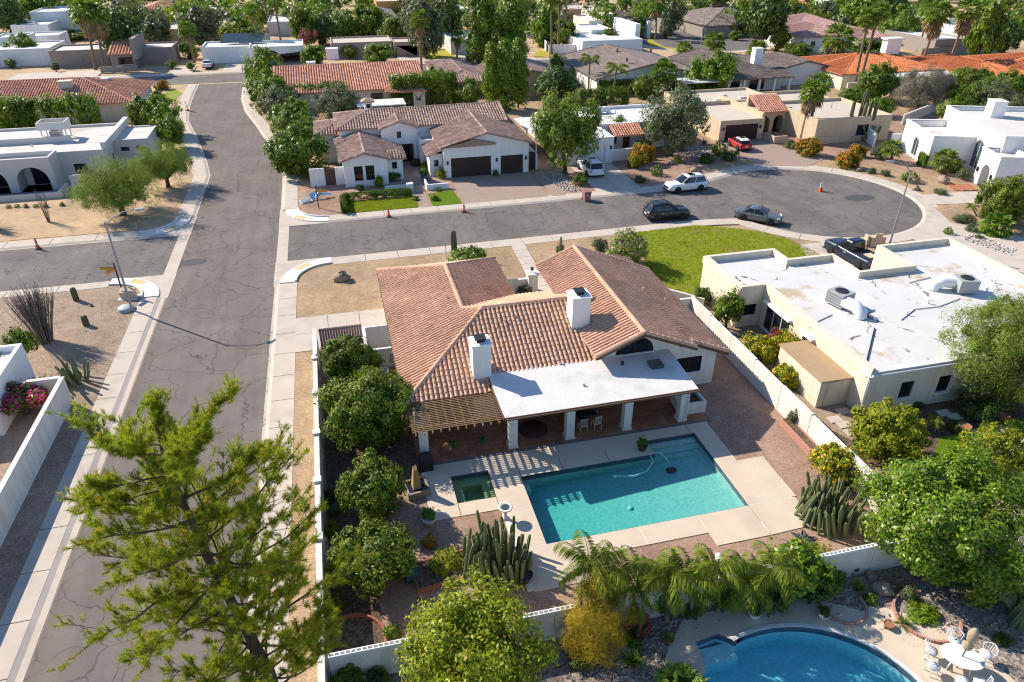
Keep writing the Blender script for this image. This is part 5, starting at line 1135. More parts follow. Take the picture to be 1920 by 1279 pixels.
def trunk_mesh(h, r, reach, nb, seed, m=None):
    rg = random.Random(seed); mb = MB(); top = Vector((rg.uniform(-.1, .1) * h, rg.uniform(-.1, .1) * h, h * .6))
    mb.tube([(0, 0, -.05), (top.x * .4, top.y * .4, h * .3), top], [r * 1.25, r, r * .85], 8)
    for i in range(nb):
        a = 2 * math.pi * (i + rg.random() * .6) / nb; e = Vector((math.cos(a) * reach * .6, math.sin(a) * reach * .6, h * rg.uniform(.95, 1.25)))
        mid = top.lerp(e, .45) + Vector((0, 0, h * .04)); mb.tube([top * .92, mid, e], [r * .6, r * .42, r * .15], 6, cap=False)
        for j in range(2):
            f = mid.lerp(e, .4) ; g = f + Vector((rg.uniform(-1, 1), rg.uniform(-1, 1), rg.uniform(.1, .8))) * reach * .35; mb.tube([f, g], [r * .25, r * .08], 5, cap=False)
    return mb.mesh('trunk', m or BARK)
def place(kind, name, label, cat, u, v, w, asp=None, zc=None, group=None, rz=None, depthf=1.0):
    """crown centre seen at (u,v), half width w photo pixels; asp = height/width of the crown; zc = centre height, None = sits on the ground"""
    me, Rr = kinds(kind); asp = asp or Rr[2] / Rr[0]; z = zc if zc is not None else 1.0
    for _ in range(4):
        p = G(u, v, z); r = w * depth_of(p) / FPX
        if zc is None: z = r * asp * .82
    p = G(u, v, z); rz = rnd.uniform(0, 6.28) if rz is None else rz
    sc = (r / Rr[0], r / Rr[0] * depthf, r * asp / Rr[2])
    if zc is None:
        o = link(name, me, None, (p.x, p.y, z), rz); o.scale = sc; return tag(o, label, cat, group)
    t = thing(name, label, cat, (p.x, p.y, .05), rz, group)
    c = link('crown', me, t, (0, 0, z - .05)); c.scale = sc
    link('trunk', trunk_mesh(max(z - r * asp * .35, .6), max(.07, .055 * r + .05), r, 5, int(u * 7 + v)), t)
    return t
def at(kind, name, label, cat, x, y, r, asp, z=None, group=None, rz=0, ry=None, trunk=False):
    me, Rr = kinds(kind); zz = r * asp * .9 if z is None else z
    if trunk:
        t = thing(name, label, cat, (x, y, .05), rz, group); c = link('crown', me, t, (0, 0, zz)); c.scale = (r / Rr[0], (ry or r) / Rr[1], r * asp / Rr[2]); link('trunk', trunk_mesh(zz, .08 + .04 * r, r, 5, int(x * 9 + y)), t); return t
    o = link(name, me, None, (x, y, zz), rz); o.scale = (r / Rr[0], (ry or r) / Rr[1], r * asp / Rr[2]); return tag(o, label, cat, group)

# ---- palms
def fan_crown(n, r, skirt, seed):
    rg = np.random.default_rng(seed); V = []; mi = []
    def fan(o, d, size, m, blades=15, spread=2.5):
        d = d / np.linalg.norm(d); s = np.cross(d, [0, 0, 1.]); s /= max(np.linalg.norm(s), 1e-6); up = np.cross(s, d)
        b = o + d * size * .55
        V.append([o - s * .03, o + s * .03, b + s * .02, b - s * .02]); mi.append(m)
        for i in range(blades):
            a = (i / (blades - 1) - .5) * spread; q = d * np.cos(a) + s * np.sin(a); l = size * .62 * (1 - .25 * abs(a) / spread) * rg.uniform(.85, 1.1)
            t = b + q * l - np.array([0, 0, 1]) * l * rg.uniform(.15, .5); w = np.cross(q, up) * size * .055; f = up * size * .03 * (1 if i % 2 else -1)
            md = b + q * l * .55
            V.append([b, md + w + f, t, md - w - f]); mi.append(m)
    for i in range(n):
        a = i * 2.399; el = 1.25 - 1.9 * (i / n) ** .9; d = np.array([np.cos(a) * np.cos(el), np.sin(a) * np.cos(el), np.sin(el)]); fan(np.array([0, 0, 0.]), d, r * rg.uniform(.85, 1.1), 0)
    for i in range(skirt):
        a = rg.uniform(0, 6.28); el = -rg.uniform(.7, 1.4); z = -rg.uniform(0, 1) ** 1.5 * r * .9; d = np.array([np.cos(a) * np.cos(el), np.sin(a) * np.cos(el), np.sin(el)]); fan(np.array([0, 0, z]), d, r * rg.uniform(.6, .85), 1, 9, 1.6)
    V = np.array(V).reshape(-1, 3); return quads_mesh('fronds', V, len(V) // 4, [L_PALM, L_SKIRT], np.array(mi))
def feather_crown(n, r, seed, nl=26):
    rg = np.random.default_rng(seed); V = []
    for i in range(n):
        a = i * 2.399 + rg.uniform(-.2, .2); el = 1.35 - 1.1 * (i / n); hd = np.array([np.cos(a), np.sin(a), 0.]); s = np.array([-np.sin(a), np.cos(a), 0.])
        pts = []; p = np.zeros(3); e = el; L_ = r * rg.uniform(.85, 1.12)
        for k in range(10): pts.append(p.copy()); p = p + (hd * np.cos(e) + np.array([0, 0, np.sin(e)])) * L_ / 9; e -= .15 + .05 * k / 2
        pts = np.array(pts)
        for k in range(9):
            w = .035 * (1 - k / 10); V.append([pts[k] - s * w, pts[k] + s * w, pts[k+1] + s * w * .8, pts[k+1] - s * w * .8])
        for k in range(nl):
            f = (.14 + .86 * k / nl) * 9; j = min(int(f), 8); b = pts[j] + (pts[j+1] - pts[j]) * (f - j); tg = pts[j+1] - pts[j]; tg /= np.linalg.norm(tg)
            ll = r * .30 * np.sin(np.pi * (.12 + .8 * k / nl)) + .06
            for sg in (-1, 1):
                q = s * sg * .75 + tg * .55 + np.array([0, 0, -.35 - .35 * rg.random()]); q /= np.linalg.norm(q); t = b + q * ll - np.array([0, 0, ll * .35]); wv = tg * .034 * r / 2.2
                md = b + q * ll * .5; V.append([b, md + wv, t, md - wv])
    V = np.array(V).reshape(-1, 3); return quads_mesh('fronds', V, len(V) // 4, L_QPAL)
FAN = [fan_crown(34, 1.75, 26, s) for s in (1, 2)]; FAN_NS = fan_crown(30, 1.6, 4, 3); FAN_SH = fan_crown(28, 1.6, 110, 8); FEA = [feather_crown(10, 2.6, s, 32) for s in (4, 5)]
def palm(name, label, u, v, ut, vt, h, r=1.75, kind='fan', mesh=None, trunk_r=.22, group=None):
    """trunk foot seen at (u,v); its top at height h leans towards (ut,vt)"""
    a = G(u, v); h = min((z * .1 for z in range(5, 260)), key=lambda z: (G(ut, vt, z) - a).to_2d().length); b = G(ut, vt, h); t = thing(name, label, 'palm', (a.x, a.y, 0), 0, group); d = b - a; d.z = h
    k = 7; path = [Vector((d.x * (i/k) ** 1.15, d.y * (i/k) ** 1.15, d.z * i / k)) for i in range(k + 1)]
    MB().tube(path, [trunk_r * (1.35 if i == 0 else 1 - .3 * i / k) for i in range(k + 1)], 9).build('trunk', PALMBARK, t)
    me = mesh or (FAN[int(u) % 2] if kind == 'fan' else FEA[int(u) % 2]); base = 1.75 if kind == 'fan' else 2.6
    c = link('fronds', me, t, path[-1], rnd.uniform(0, 6)); c.scale = (r / base,) * 3
    return t
# ---- cacti
def stem_mesh(ribs=7, m=None):
    n = ribs * 2; mb = MB(); prof = [(0, .9), (.15, 1.0), (.5, 1.0), (.85, .95), (.94, .8), (.985, .5), (1.0, .05)]
    vs = [(r * (1 if j % 2 else .76) * math.cos(2*math.pi*j/n), r * (1 if j % 2 else .76) * math.sin(2*math.pi*j/n), z) for z, r in prof for j in range(n)]
    k = len(prof); return mb.add(vs, [(i*n+j, i*n+(j+1) % n, (i+1)*n+(j+1) % n, (i+1)*n+j) for i in range(k-1) for j in range(n)], 0, False).mesh('stem', m or CACT)
STEM = stem_mesh(); STEM2 = stem_mesh(9, CACT2)
def cactus_clump(name, label, x, y, n, spread, h0, h1, r, seed, lean=.35):
    rg = random.Random(seed); t = thing(name, label, 'cactus', (x, y, .1))
    for i in range(n):
        a = i * 2.399; d = spread * math.sqrt((i + .3) / n); s = link('stem', STEM, t, (math.cos(a) * d * .62, math.sin(a) * d * .62, 0))
        s.rotation_euler = (-math.sin(a) * lean * d / spread * rg.uniform(.7, 1.3), math.cos(a) * lean * d / spread * rg.uniform(.7, 1.3), a)
        hh = rg.uniform(h0, h1) * (1.0 - .35 * d / spread if rg.random() > .12 else 1.15); s.scale = (r * rg.uniform(.8, 1.15), r * rg.uniform(.8, 1.15), hh)
    return t
def tuft(name, label, x, y, n, h, spread, m, seed, w=.02, cat='plant', z=.1):
    """stiff blades fanning from one foot"""
    rg = np.random.default_rng(seed); V = []
    for i in range(n):
        a = rg.uniform(0, 6.28); e = rg.uniform(.25, 1.45); d = np.array([np.cos(a) * np.cos(e) * spread, np.sin(a) * np.cos(e) * spread, np.sin(e) * h]) * rg.uniform(.7, 1.1)
        s = np.array([-np.sin(a), np.cos(a), 0]) * w; V.append([-s * .7, s * .7, d * .55 + s + [0, 0, .04 * h], d * .55 - s + [0, 0, .04 * h]]); V.append([d * .55 - s + [0, 0, .04 * h], d * .55 + s + [0, 0, .04 * h], d + s * .1, d - s * .1])
    V = np.array(V).reshape(-1, 3); return tag(link(name, quads_mesh(name, V, len(V) // 4, m), None, (x, y, z)), label, cat)
# ================================================================== the pine in the foreground
def pine():
    t = thing('pine_tree', 'tall airy pine with tufted yellow-green needles leaning over the street at lower left', 'pine tree', (-4.1, 15.4, .05))
    o = Vector((-4.1, 15.4, .05)); tp = [Vector((-4.1, 15.4, 0)), G(470, 1290, 5.2), G(505, 1260, 6.4), G(389, 1045, 11.6), G(328, 905, 14.35), G(305, 855, 15.2), G(296, 800, 16.2)]
    tp[1] = tp[0].lerp(tp[2], .75); tp = [p - o for p in tp]
    mb = MB(); mb.tube(tp, [.24, .20, .185, .12, .07, .045, .02], 9); rg = random.Random(5); nr = np.random.default_rng(5); tufts = []
    def on(z):
        for a, b in zip(tp, tp[1:]):
            if a.z <= z <= b.z: return a.lerp(b, (z - a.z) / (b.z - a.z))
        return tp[-1].copy()
    NB = 84
    for i in range(NB):
        f = (i + .5) / NB; z = 5.4 + 10.2 * f; a = i * 2.399 + rg.uniform(-.5, .5)
        L_ = (3.3 * (1 - max(0, f - .6) / .4 * .5)) * rg.uniform(.6, 1.18) * (.85 if f < .15 else 1); el = R(rg.uniform(0, 26) + 26 * max(0, f - .4))
        p = on(z); d = Vector((math.cos(a) * math.cos(el), math.sin(a) * math.cos(el), math.sin(el))); pts = [p]
        for k in range(6):
            d = (d + Vector((rg.uniform(-.2, .2), rg.uniform(-.2, .2), rg.uniform(-.06, .16)))).normalized(); pts.append(pts[-1] + d * L_ / 6)
        r0 = .018 + .009 * L_; mb.tube(pts, [r0 * (1 - .14 * k) for k in range(7)], 5, cap=False)
        tufts.append((pts[-1], d))
        for k in range(2, 7):
            for s in range(4 if k > 3 else 2):
                q = (d + Vector((rg.uniform(-1, 1), rg.uniform(-1, 1), rg.uniform(-.35, .8))) * .95).normalized(); l = L_ * rg.uniform(.12, .30); b = pts[k].lerp(pts[k-1], rg.random()); e = b + q * l + Vector((0, 0, .04))
                mb.tube([b, b.lerp(e, .5) + Vector((0, 0, -.03)), e], [.010, .008, .005], 3, cap=False); tufts.append((e, (q + Vector((0, 0, .3))).normalized()))
                for w_ in range(6):
                    q2 = (q + Vector((rg.uniform(-1, 1), rg.uniform(-1, 1), rg.uniform(-.3, .9))) * .9).normalized(); b2 = b.lerp(e, rg.uniform(.25, .98)); e2 = b2 + q2 * rg.uniform(.10, .34); tufts.append((e2, (q2 + Vector((0, 0, .3))).normalized()))
                    if w_ < 2: mb.tube([b2, e2], [.006, .004], 3, cap=False)
    mb.build('trunk', BARK, t)
    C = np.array([tuple(p) for p, _ in tufts]); D = np.array([tuple(d) for _, d in tufts]); n = len(C); cnt = nr.integers(22, 66, n); ix = np.repeat(np.arange(n), cnt); m_ = len(ix); sz = nr.uniform(.65, 1.25, n)[ix][:, None]
    d = unit(D[ix] * .7 + nr.normal(size=(m_, 3)) * .8); c = C[ix] - D[ix] * nr.uniform(0, .2, (m_, 1)); l = nr.uniform(.09, .20, (m_, 1)) * sz
    s = unit(np.cross(d, nr.normal(size=(m_, 3)))) * .0062; V = np.stack([c - s, c + s, c + d * l], 1).reshape(-1, 3); mi = (nr.random(n) < .06)[ix].astype(int)
    link('needles', quads_mesh('needles', V, m_, [L_NEED, L_GOLD], mi, True), t)
    return t
pine()

# ================================================================== garden of the middle house
at('citrus1', 'citrus_tree', 'largest dense citrus tree between the white verge wall and the pergola', 'tree', -.05, 34.8, 2.72, .82, 2.2, trunk=True)
at('citrus2', 'citrus_tree', 'citrus tree beside the outdoor condenser and wooden gate', 'tree', -.8, 40.9, 1.9, .85, 2.0, trunk=True)
at('citrus3', 'ficus_tree', 'rounded bright green tree south of the largest citrus', 'tree', -.3, 28.5, 1.62, 1.05, 1.8, trunk=True)
at('loose', 'citrus_tree', 'small loose citrus tree standing in a brick ring', 'tree', -.65, 24.0, 1.85, .8, 1.6, trunk=True)
at('lime', 'ficus_tree', 'big yellow-green tree in front of the back wall at the bottom centre', 'tree', 2.7, 16.9, 2.8, .95, 2.9, trunk=True)
at('fern', 'feathery_shrub', 'golden feathery shrub spilling over the back wall beside the palms', 'shrub', 8.1, 18.0, 1.55, 1.35, 1.9)
at('big', 'ash_tree', 'broad leafy green tree in the corner behind the neighbouring pool', 'tree', 25.6, 18.4, 3.8, .82, 3.1, trunk=True)
at('ball', 'clipped_tree', 'round clipped yellow-green tree beside the artificial lawn', 'tree', 28.6, 25.9, 2.0, .85, 1.9, trunk=True)
at('ball', 'clipped_tree', 'yellow-green tree at the right picture edge beyond the leafy tree', 'tree', 33.0, 22.9, 1.7, .9, 1.8, trunk=True)
at('paloverde', 'palo_verde', 'feathery palo verde overhanging the white roof at the right picture edge', 'tree', 39.4, 28.9, 4.0, .8, 3.9, trunk=True)
place('yellowbells', 'flowering_shrub', 'yellow-flowering shrub by the shutter doors of the white-roofed house', 'shrub', 1424, 655, 34, .9)
place('yellowbells', 'flowering_shrub', 'leafy yellow-flowering shrub next to the tan annex roof', 'shrub', 1478, 650, 34, .9)
place('yellowbells', 'flowering_shrub', 'yellow-flowering shrub squeezed between stepped wall and annex', 'shrub', 1482, 704, 30, .8)
place('yellowbells', 'flowering_shrub', 'large yellow-flowering shrub at the end of the pink brick planter', 'shrub', 1572, 872, 46, .95)
place('bougain', 'pink_shrub', 'pink-red blooms between the two yellow shrubs by the wall', 'shrub', 1455, 628, 13, 1.2, 1.2)
place('bushf', 'wall_shrub', 'upright green shrub against the stepped wall near the lawn', 'shrub', 1366, 580, 30, 1.3, 1.7)
place('bush', 'wall_shrub', 'small bush at the corner of the white-roofed house by the lawn', 'shrub', 1317, 556, 19, 1.1)
place('pinkbush', 'oleander', 'pink-topped oleander at the lawn edge in front of the tiled house', 'shrub', 1172, 470, 44, .85)
place('busho', 'front_shrub', 'grey-green bush left of the oleander', 'shrub', 1125, 459, 16, .8)
place('bushf', 'front_shrub', 'bright green shrub behind the tile roof beside the saguaro', 'shrub', 876, 482, 38, .5)
place('busho', 'front_shrub', 'small blue-green bush inside the courtyard wall', 'shrub', 985, 545, 14, .8)
place('busho', 'front_shrub', 'tiny desert bush behind the east roof ridge', 'shrub', 1050, 466, 9, .8)
place('bushy', 'wall_shrub', 'yellow-green shrub inside the verge wall below the rounded tree', 'shrub', 620, 990, 15, 1.1)
place('bushy', 'wall_shrub', 'tall yellowing shrub inside the verge wall beside the brick-ring citrus', 'shrub', 622, 1075, 16, 1.8)
place('busho', 'wall_shrub', 'pale grey shrub in the shaded bed by the verge wall', 'shrub', 625, 958, 13, .9)
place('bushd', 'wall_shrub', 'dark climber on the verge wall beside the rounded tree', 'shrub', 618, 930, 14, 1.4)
place('bush', 'wall_shrub', 'shaded shrub at the verge wall above the curved brick edging', 'shrub', 630, 1130, 16, 1.2)
place('bushf', 'wall_shrub', 'bright tuft inside the back wall left of the big yellow-green tree', 'shrub', 735, 1185, 18, .7)
place('bush', 'wall_shrub', 'leafy shrub below the back wall at the bottom left corner', 'shrub', 648, 1265, 34, 1.0)
place('bushd', 'wall_shrub', 'dark rose bush under the bird ornament on the back wall', 'shrub', 705, 1275, 26, 1.0)
place('bushy', 'bed_plants', 'yellow-green herbs in the brick planting bed', 'plant', 838, 1052, 34, .6)
place('orangebush', 'bed_plants', 'orange-flecked plant at the head of the brick bed', 'plant', 805, 1015, 15, .9)
cactus_clump('column_cactus', 'large clump of tall columnar cacti beside the pool corner', 4.9, 23.2, 84, 2.7, 1.5, 3.0, .092, 3, .20)
cactus_clump('column_cactus', 'spreading clump of columnar cacti by the east wall corner', 22.4, 22.3, 66, 2.5, 1.4, 2.6, .09, 4, .30)
cactus_clump('column_cactus', 'dark columnar cacti at the lower right picture edge', 27.0, 14.5, 20, 1.0, 1.6, 2.4, .15, 9, .3)
cactus_clump('column_cactus', 'clump of slim cacti in front of the vine-covered white building', -19.0, 45.6, 18, 1.5, 1.3, 2.1, .09, 6, .45)
cactus_clump('pipe_cactus', 'three upright cactus stems behind the east roof ridge', 18.8, 57.5, 3, .5, 1.4, 1.9, .12, 7, .1)
sg = thing('saguaro', 'single saguaro column with a stake beside the street behind the roof', 'cactus', (9.4, 59.6, .1)); s = link('stem', STEM2, sg); s.scale = (.28, .28, 2.7); MB().tube([(-.75, .1, 0), (-.75, .1, 1.5)], .03, 6).build('stake', WOOD, sg)
for i, (u, v, h, lb) in enumerate(((144, 565, 1.2, 'taller barrel saguaro on the brown gravel corner'), (163, 612, .9, 'shorter barrel saguaro on the brown gravel corner'))):
    p = G(u, v); s = link('barrel_saguaro', STEM2, None, (p.x, p.y, .05)); s.scale = (.24, .24, h); tag(s, lb, 'cactus')
def ocotillo(name, label, u, v, n, h, sp, seed):
    p = G(u, v); t = thing(name, label, 'ocotillo', (p.x, p.y, .05)); rg = random.Random(seed); mb = MB()
    for i in range(n):
        a = rg.uniform(0, 6.28); d = rg.random() * sp; k = rg.uniform(.75, 1.1) * h; f = Vector((math.cos(a), math.sin(a), 0)); pts = [f * d * .25, f * d * .55 + Vector((0, 0, k * .45)), f * d * .85 + Vector((rg.uniform(-.1, .1), rg.uniform(-.1, .1), k * .8)), f * d + Vector((0, 0, k))]
        mb.tube(pts, [.028, .021, .014, .006], 4, cap=False)
        for _ in range(3):
            b = pts[1].lerp(pts[2], rg.random()); mb.tube([b, b + Vector((rg.uniform(-.25, .25), rg.uniform(-.25, .25), k * .22))], [.014, .005], 3, cap=False)
    mb.build('canes', OCO, t); return t
ocotillo('ocotillo', 'tall grey ocotillo thicket on the brown gravel corner lot', 88, 643, 170, 4.2, 1.7, 1)
ocotillo('ocotillo', 'small bare ocotillo on the sandy yard of the arched pale house', 92, 418, 12, 3.4, .7, 2)
vp = G(40, 640, 2.4); at('bush', 'vine', 'green vine trailing over the white building at the left edge', 'vine', vp.x, vp.y, 1.0, 1.1, 2.3)
vp = G(18, 690, 1.6); at('bush', 'vine', 'thin vine hanging down the white wall behind the bougainvillea', 'vine', vp.x, vp.y, .7, 1.6, 1.5)
place('bougain', 'bougainvillea', 'magenta bougainvillea behind the white wall at the left edge', 'shrub', 38, 742, 46, .5, 1.5)
place('bush', 'desert_weed', 'tiny green weed on the gravel near the slim cacti', 'plant', 147, 700, 5, .8)
# south neighbour
for u, v, ut, vt, h, r, lb in ((1249, 1168, 1252, 1085, 2.6, 1.95, 'feather palm in front of the back wall left of the blue pool nook'), (1345, 1150, 1342, 1070, 2.7, 1.9, 'second feather palm along the back wall above the pool nook'), (1428, 1140, 1450, 1070, 2.3, 1.8, 'feather palm beside the white urn above the blue pool'), (1150, 1178, 1135, 1080, 2.6, 1.8, 'feather palm left behind the golden feathery shrub')):
    palm('feather_palm', lb, u, v, ut, vt, h, r, 'feather', trunk_r=.11, group='feather palms along the back wall')
place('bushf', 'leafy_shrub', 'dense leafy shrub mass at the right end of the feather palms', 'shrub', 1490, 1065, 62, .75, 1.3)
place('bushf', 'leafy_shrub', 'green shrub between the second and third feather palms', 'shrub', 1395, 1085, 36, .9, 1.1)
for u, v, ut, vt, h, r, lb in ((1205, 1165, 1195, 1095, 2.0, 2.0, 'low feather palm behind the bougainvillea'), (1298, 1158, 1290, 1085, 1.9, 2.0, 'low feather palm between the first and second tall ones'), (1120, 1172, 1105, 1062, 2.9, 2.0, 'young feather palm with upright fronds between golden shrub and wall'), (1390, 1150, 1400, 1095, 1.7, 1.8, 'low feather palm between the second palm and the urn')): palm('feather_palm', lb, u, v, ut, vt, h, r, 'feather', trunk_r=.1, group='feather palms along the back wall')
for k, u, v, w, a, lb in (('bushf', 1230, 1110, 40, .9, 'bright leafy shrub behind the bougainvillea'), ('bushy', 1150, 1110, 34, 1.0, 'yellowish shrub between the golden brush and the palms'), ('bushf', 1330, 1100, 36, .9, 'green shrub filling the gap before the second palm'), ('bushy', 1530, 1055, 30, .9, 'yellow-tipped shrub at the right end of the palm row'), ('bushd', 1450, 1120, 34, .8, 'dark shrub at the foot of the urn palm'), ('bush', 1360, 1130, 24, .7, 'low dark plant right of the second palm trunk'), ('bushf', 1550, 1095, 26, .8, 'green shrub at the wall by the pale boulder'), ('busho', 1260, 1140, 22, .8, 'grey-green shrub under the first palm')): place(k, 'leafy_shrub', lb, 'shrub', u, v - 8, w * 1.15, a, 1.0)
place('bougain', 'bougainvillea', 'magenta bougainvillea under the feather palms', 'shrub', 1197, 1165, 24, 1.3, .9)
place('bushd', 'round_shrub', 'dark round shrub at the foot of the back wall between the feather palms', 'shrub', 1298, 1145, 20, .9)
tuft('fan_palm_plant', 'low fan palm beside the river rock bed at the bottom centre', G(1185, 1245).x, G(1185, 1245).y, 60, .7, .8, L_PALM, 3, .035)
tuft('grass_clump', 'pale ornamental grass clump by the boulders near the back wall', G(1605, 1110).x, G(1605, 1110).y, 110, .8, .55, L_FEA, 4, .014)
tuft('spiky_shrub', 'spiky green shrub beside the terracotta pot near the blue pool', G(1690, 1175).x, G(1690, 1175).y, 130, .55, .55, L_FEA, 5, .016)
place('bushf', 'bed_plants', 'bright green ground plants inside the curved brick edging', 'plant', 1730, 1150, 32, .35)
place('bushf', 'bed_plants', 'small leafy plant next to the pale grass clump', 'plant', 1632, 1125, 14, .8)
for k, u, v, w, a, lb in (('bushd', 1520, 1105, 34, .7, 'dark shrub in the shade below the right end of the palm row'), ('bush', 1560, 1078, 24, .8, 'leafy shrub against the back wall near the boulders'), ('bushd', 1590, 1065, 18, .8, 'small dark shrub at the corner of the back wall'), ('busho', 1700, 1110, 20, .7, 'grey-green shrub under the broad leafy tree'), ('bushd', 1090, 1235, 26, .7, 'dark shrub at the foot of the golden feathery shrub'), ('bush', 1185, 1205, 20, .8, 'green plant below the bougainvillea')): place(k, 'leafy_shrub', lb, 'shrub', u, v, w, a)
place('bushd', 'round_shrub', 'dark low shrub by the patio table at the right edge', 'shrub', 1880, 1200, 18, .7)
palm('fan_palm', 'fan palm tip at the bottom edge beside the blue pool', 1310, 1330, 1275, 1300, 2.2, 1.3, mesh=FAN_NS, trunk_r=.14)
# east neighbour
palm('small_palm', 'small feather palm beside the round clipped tree', 1752, 812, 1752, 790, .7, .75, 'feather', trunk_r=.07)
place('bushd', 'round_shrub', 'dark rounded shrub by the stepping stones of the white-roofed house', 'shrub', 1790, 800, 15, .8)
place('bush', 'leafy_shrub', 'leafy plant beside the round terracotta pot', 'plant', 1848, 800, 15, .7)
place('bushf', 'leafy_shrub', 'leafy plant at the right edge by the second terracotta pot', 'plant', 1905, 800, 22, .6)
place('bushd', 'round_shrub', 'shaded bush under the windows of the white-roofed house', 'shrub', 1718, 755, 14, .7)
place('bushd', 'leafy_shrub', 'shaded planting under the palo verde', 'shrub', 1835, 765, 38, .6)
place('bush', 'leafy_shrub', 'low plants at the foot of the round clipped tree', 'shrub', 1612, 830, 16, .6)
place('busho', 'wall_shrub', 'sparse shrub in the pink brick planter', 'shrub', 1492, 780, 14, 1.2, .9)

# ================================================================== west side of the main road
place('mesquite', 'mesquite_tree', 'broad feathery mesquite in front of the arched pale house', 'tree', 216, 352, 78, .70, 3.1)
place('mesquite', 'mesquite_tree', 'smaller feathery mesquite beside the sidewalk and the mesquite in front of the arches', 'tree', 305, 308, 54, .75, 2.8)
HG = 'hedge running behind the arched pale house'
for i, (x, lb) in enumerate(((-54, 'westernmost stretch of the tall hedge behind the arched pale house'), (-45, 'middle stretch of the tall hedge behind the arched pale house'), (-36.5, 'eastern stretch of the tall hedge behind the arched pale house'))):
    at(('hedged', 'hedge', 'hedged')[i], 'hedge', lb, 'hedge', x, 112.6 - i * .4, 5.2, .62, 2.7, HG, ry=1.8)
place('tree_b', 'hedge_tree', 'bright green tree at the roadside end of the tall hedge', 'tree', 300, 212, 34, 1.0, 3.2)
place('tree_b', 'hedge_tree', 'bright green roadside tree nearest the feathery mesquites', 'tree', 315, 245, 30, 1.05, 2.6)
place('tree', 'hedge_tree', 'darker tree between the hedge and the roadside trees', 'tree', 270, 212, 32, 1.0, 3.0)
for i, (u, v) in enumerate(((17, 392), (33, 391), (50, 391), (68, 391), (88, 391), (118, 388))):
    at(('clipped', 'clipped', 'busho', 'clipped', 'busho', 'busho')[i], 'small_cactus', ('leftmost small cactus', 'yellow second small cactus', 'third small cactus', 'yellow fourth small cactus', 'fifth small cactus', 'rightmost small cactus')[i] + ' in the row along the pale patio wall', 'cactus', G(u, v).x, G(u, v).y, .3, .9, None, 'row of small cacti along the patio wall')
tuft('yucca', 'spiky yucca cut by the left picture edge', G(-14, 430).x, G(-14, 430).y, 70, 3.4, 2.2, L_OLV, 8, .05)
place('orangebush', 'street_bush', 'orange-brown bush at the corner wall of the red hip-roofed house', 'shrub', 303, 160, 14, .7)
place('bushd', 'street_bush', 'dark bush beside the corner wall of the red hip-roofed house', 'shrub', 295, 178, 11, .9)
sheet('corner_grass', [(-29.0, 138), (-26.3, 131), (-25.4, 142), (-27.5, 147)], .13, LAWN)

# ================================================================== east side of the main road, beyond the crossing
RT = 'trees lining the east side of the main road'
for k, u, v, w, a, z, lb in (('tree_b', 491, 128, 33, 1.15, 3.8, 'farthest and brightest roadside tree by the red ranch roof'), ('tree', 498, 168, 36, 1.0, 3.2, 'roadside tree left of the red ranch porch'), ('tree_b', 517, 176, 34, .9, 3.0, 'lighter roadside tree beside the red ranch wall'), ('olive', 527, 197, 42, .8, 2.6, 'grey-green roadside tree with fine leaves'),
        ('tree_b', 545, 213, 36, .8, 2.6, 'yellow-green roadside shrub tree behind the olive-toned one'), ('tree', 548, 240, 40, .8, 2.4, 'roadside tree next to the street side of the brown-tiled house'), ('tree', 558, 285, 58, .82, 2.6, 'large dark green tree at the corner of the brown-tiled house by the road'), ('olive', 632, 195, 44, .75, 2.6, 'blue-green tree behind the chimney of the brown-tiled house')):
    place(k, 'roadside_tree', lb, 'tree', u, v, w, a, z, RT)
place('hedged', 'hedge', 'clipped hedge behind the red ranch patio cover', 'hedge', 590, 180, 60, .35, 1.7, depthf=1.2, rz=0)
place('hedge', 'hedge', 'long green hedge between the red ranch house and the brown-tiled house', 'hedge', 795, 172, 62, .5, 2.2, rz=0)
place('tree_b', 'hedge_tree', 'rounded hedge tree right of the long green hedge', 'tree', 878, 172, 26, .95, 2.4)
place('tree', 'hedge_tree', 'dark rounded tree at the corner of the red ranch roof', 'tree', 815, 147, 26, .8, 3.0)
place('tall', 'ficus_tree', 'tallest dark ficus tree towering behind the brown-tiled house', 'tree', 902, 62, 36, 2.0, 8.0)
place('tall', 'ficus_tree', 'second tall ficus rising right of the tallest one', 'tree', 962, 58, 34, 2.0, 8.0)
place('spire', 'ficus_tree', 'narrow bright ficus spire in front of the tall ficus pair', 'tree', 947, 140, 22, 2.9, 5.6)
place('spire', 'ficus_tree', 'slim bright ficus spire left of the narrow one', 'tree', 921, 140, 18, 3.2, 5.6)
place('spire', 'ficus_tree', 'dark ficus spire at the right flank of the tall pair', 'tree', 972, 135, 20, 3.0, 5.8)
place('dark', 'round_tree', 'dark round tree between the ficus spires and the grey tile house', 'tree', 1042, 160, 42, .8, 2.8)
place('tree_b', 'round_tree', 'small round bright tree by the grey tile gable', 'tree', 1046, 116, 16, .95, 2.4)
place('clipped', 'round_tree', 'clipped ball tree below the grey tile gable', 'tree', 1075, 134, 11, 1.0, 1.8)
place('airy', 'street_tree', 'leafy street tree shading the white suv in the driveway', 'tree', 1063, 240, 62, 1.05, 5.6)
place('olive', 'street_tree', 'large grey-green olive between the white and beige houses', 'tree', 1265, 222, 62, .98, 4.9)
place('tree_b', 'court_tree', 'small green tree in the court of the white flat house', 'tree', 1155, 240, 32, .75, 2.0)
place('hedged', 'hedge', 'dark hedge behind the white flat house roof', 'hedge', 1130, 185, 50, .35, 1.6, rz=0)
place('hedge', 'hedge', 'sunlit hedge along the back of the grey tile house', 'hedge', 1165, 163, 48, .3, 1.2, rz=0)
place('hedge', 'hedge', 'sunlit hedge below the white patio cover of the grey tile house', 'hedge', 1300, 160, 40, .3, 1.2, rz=0)
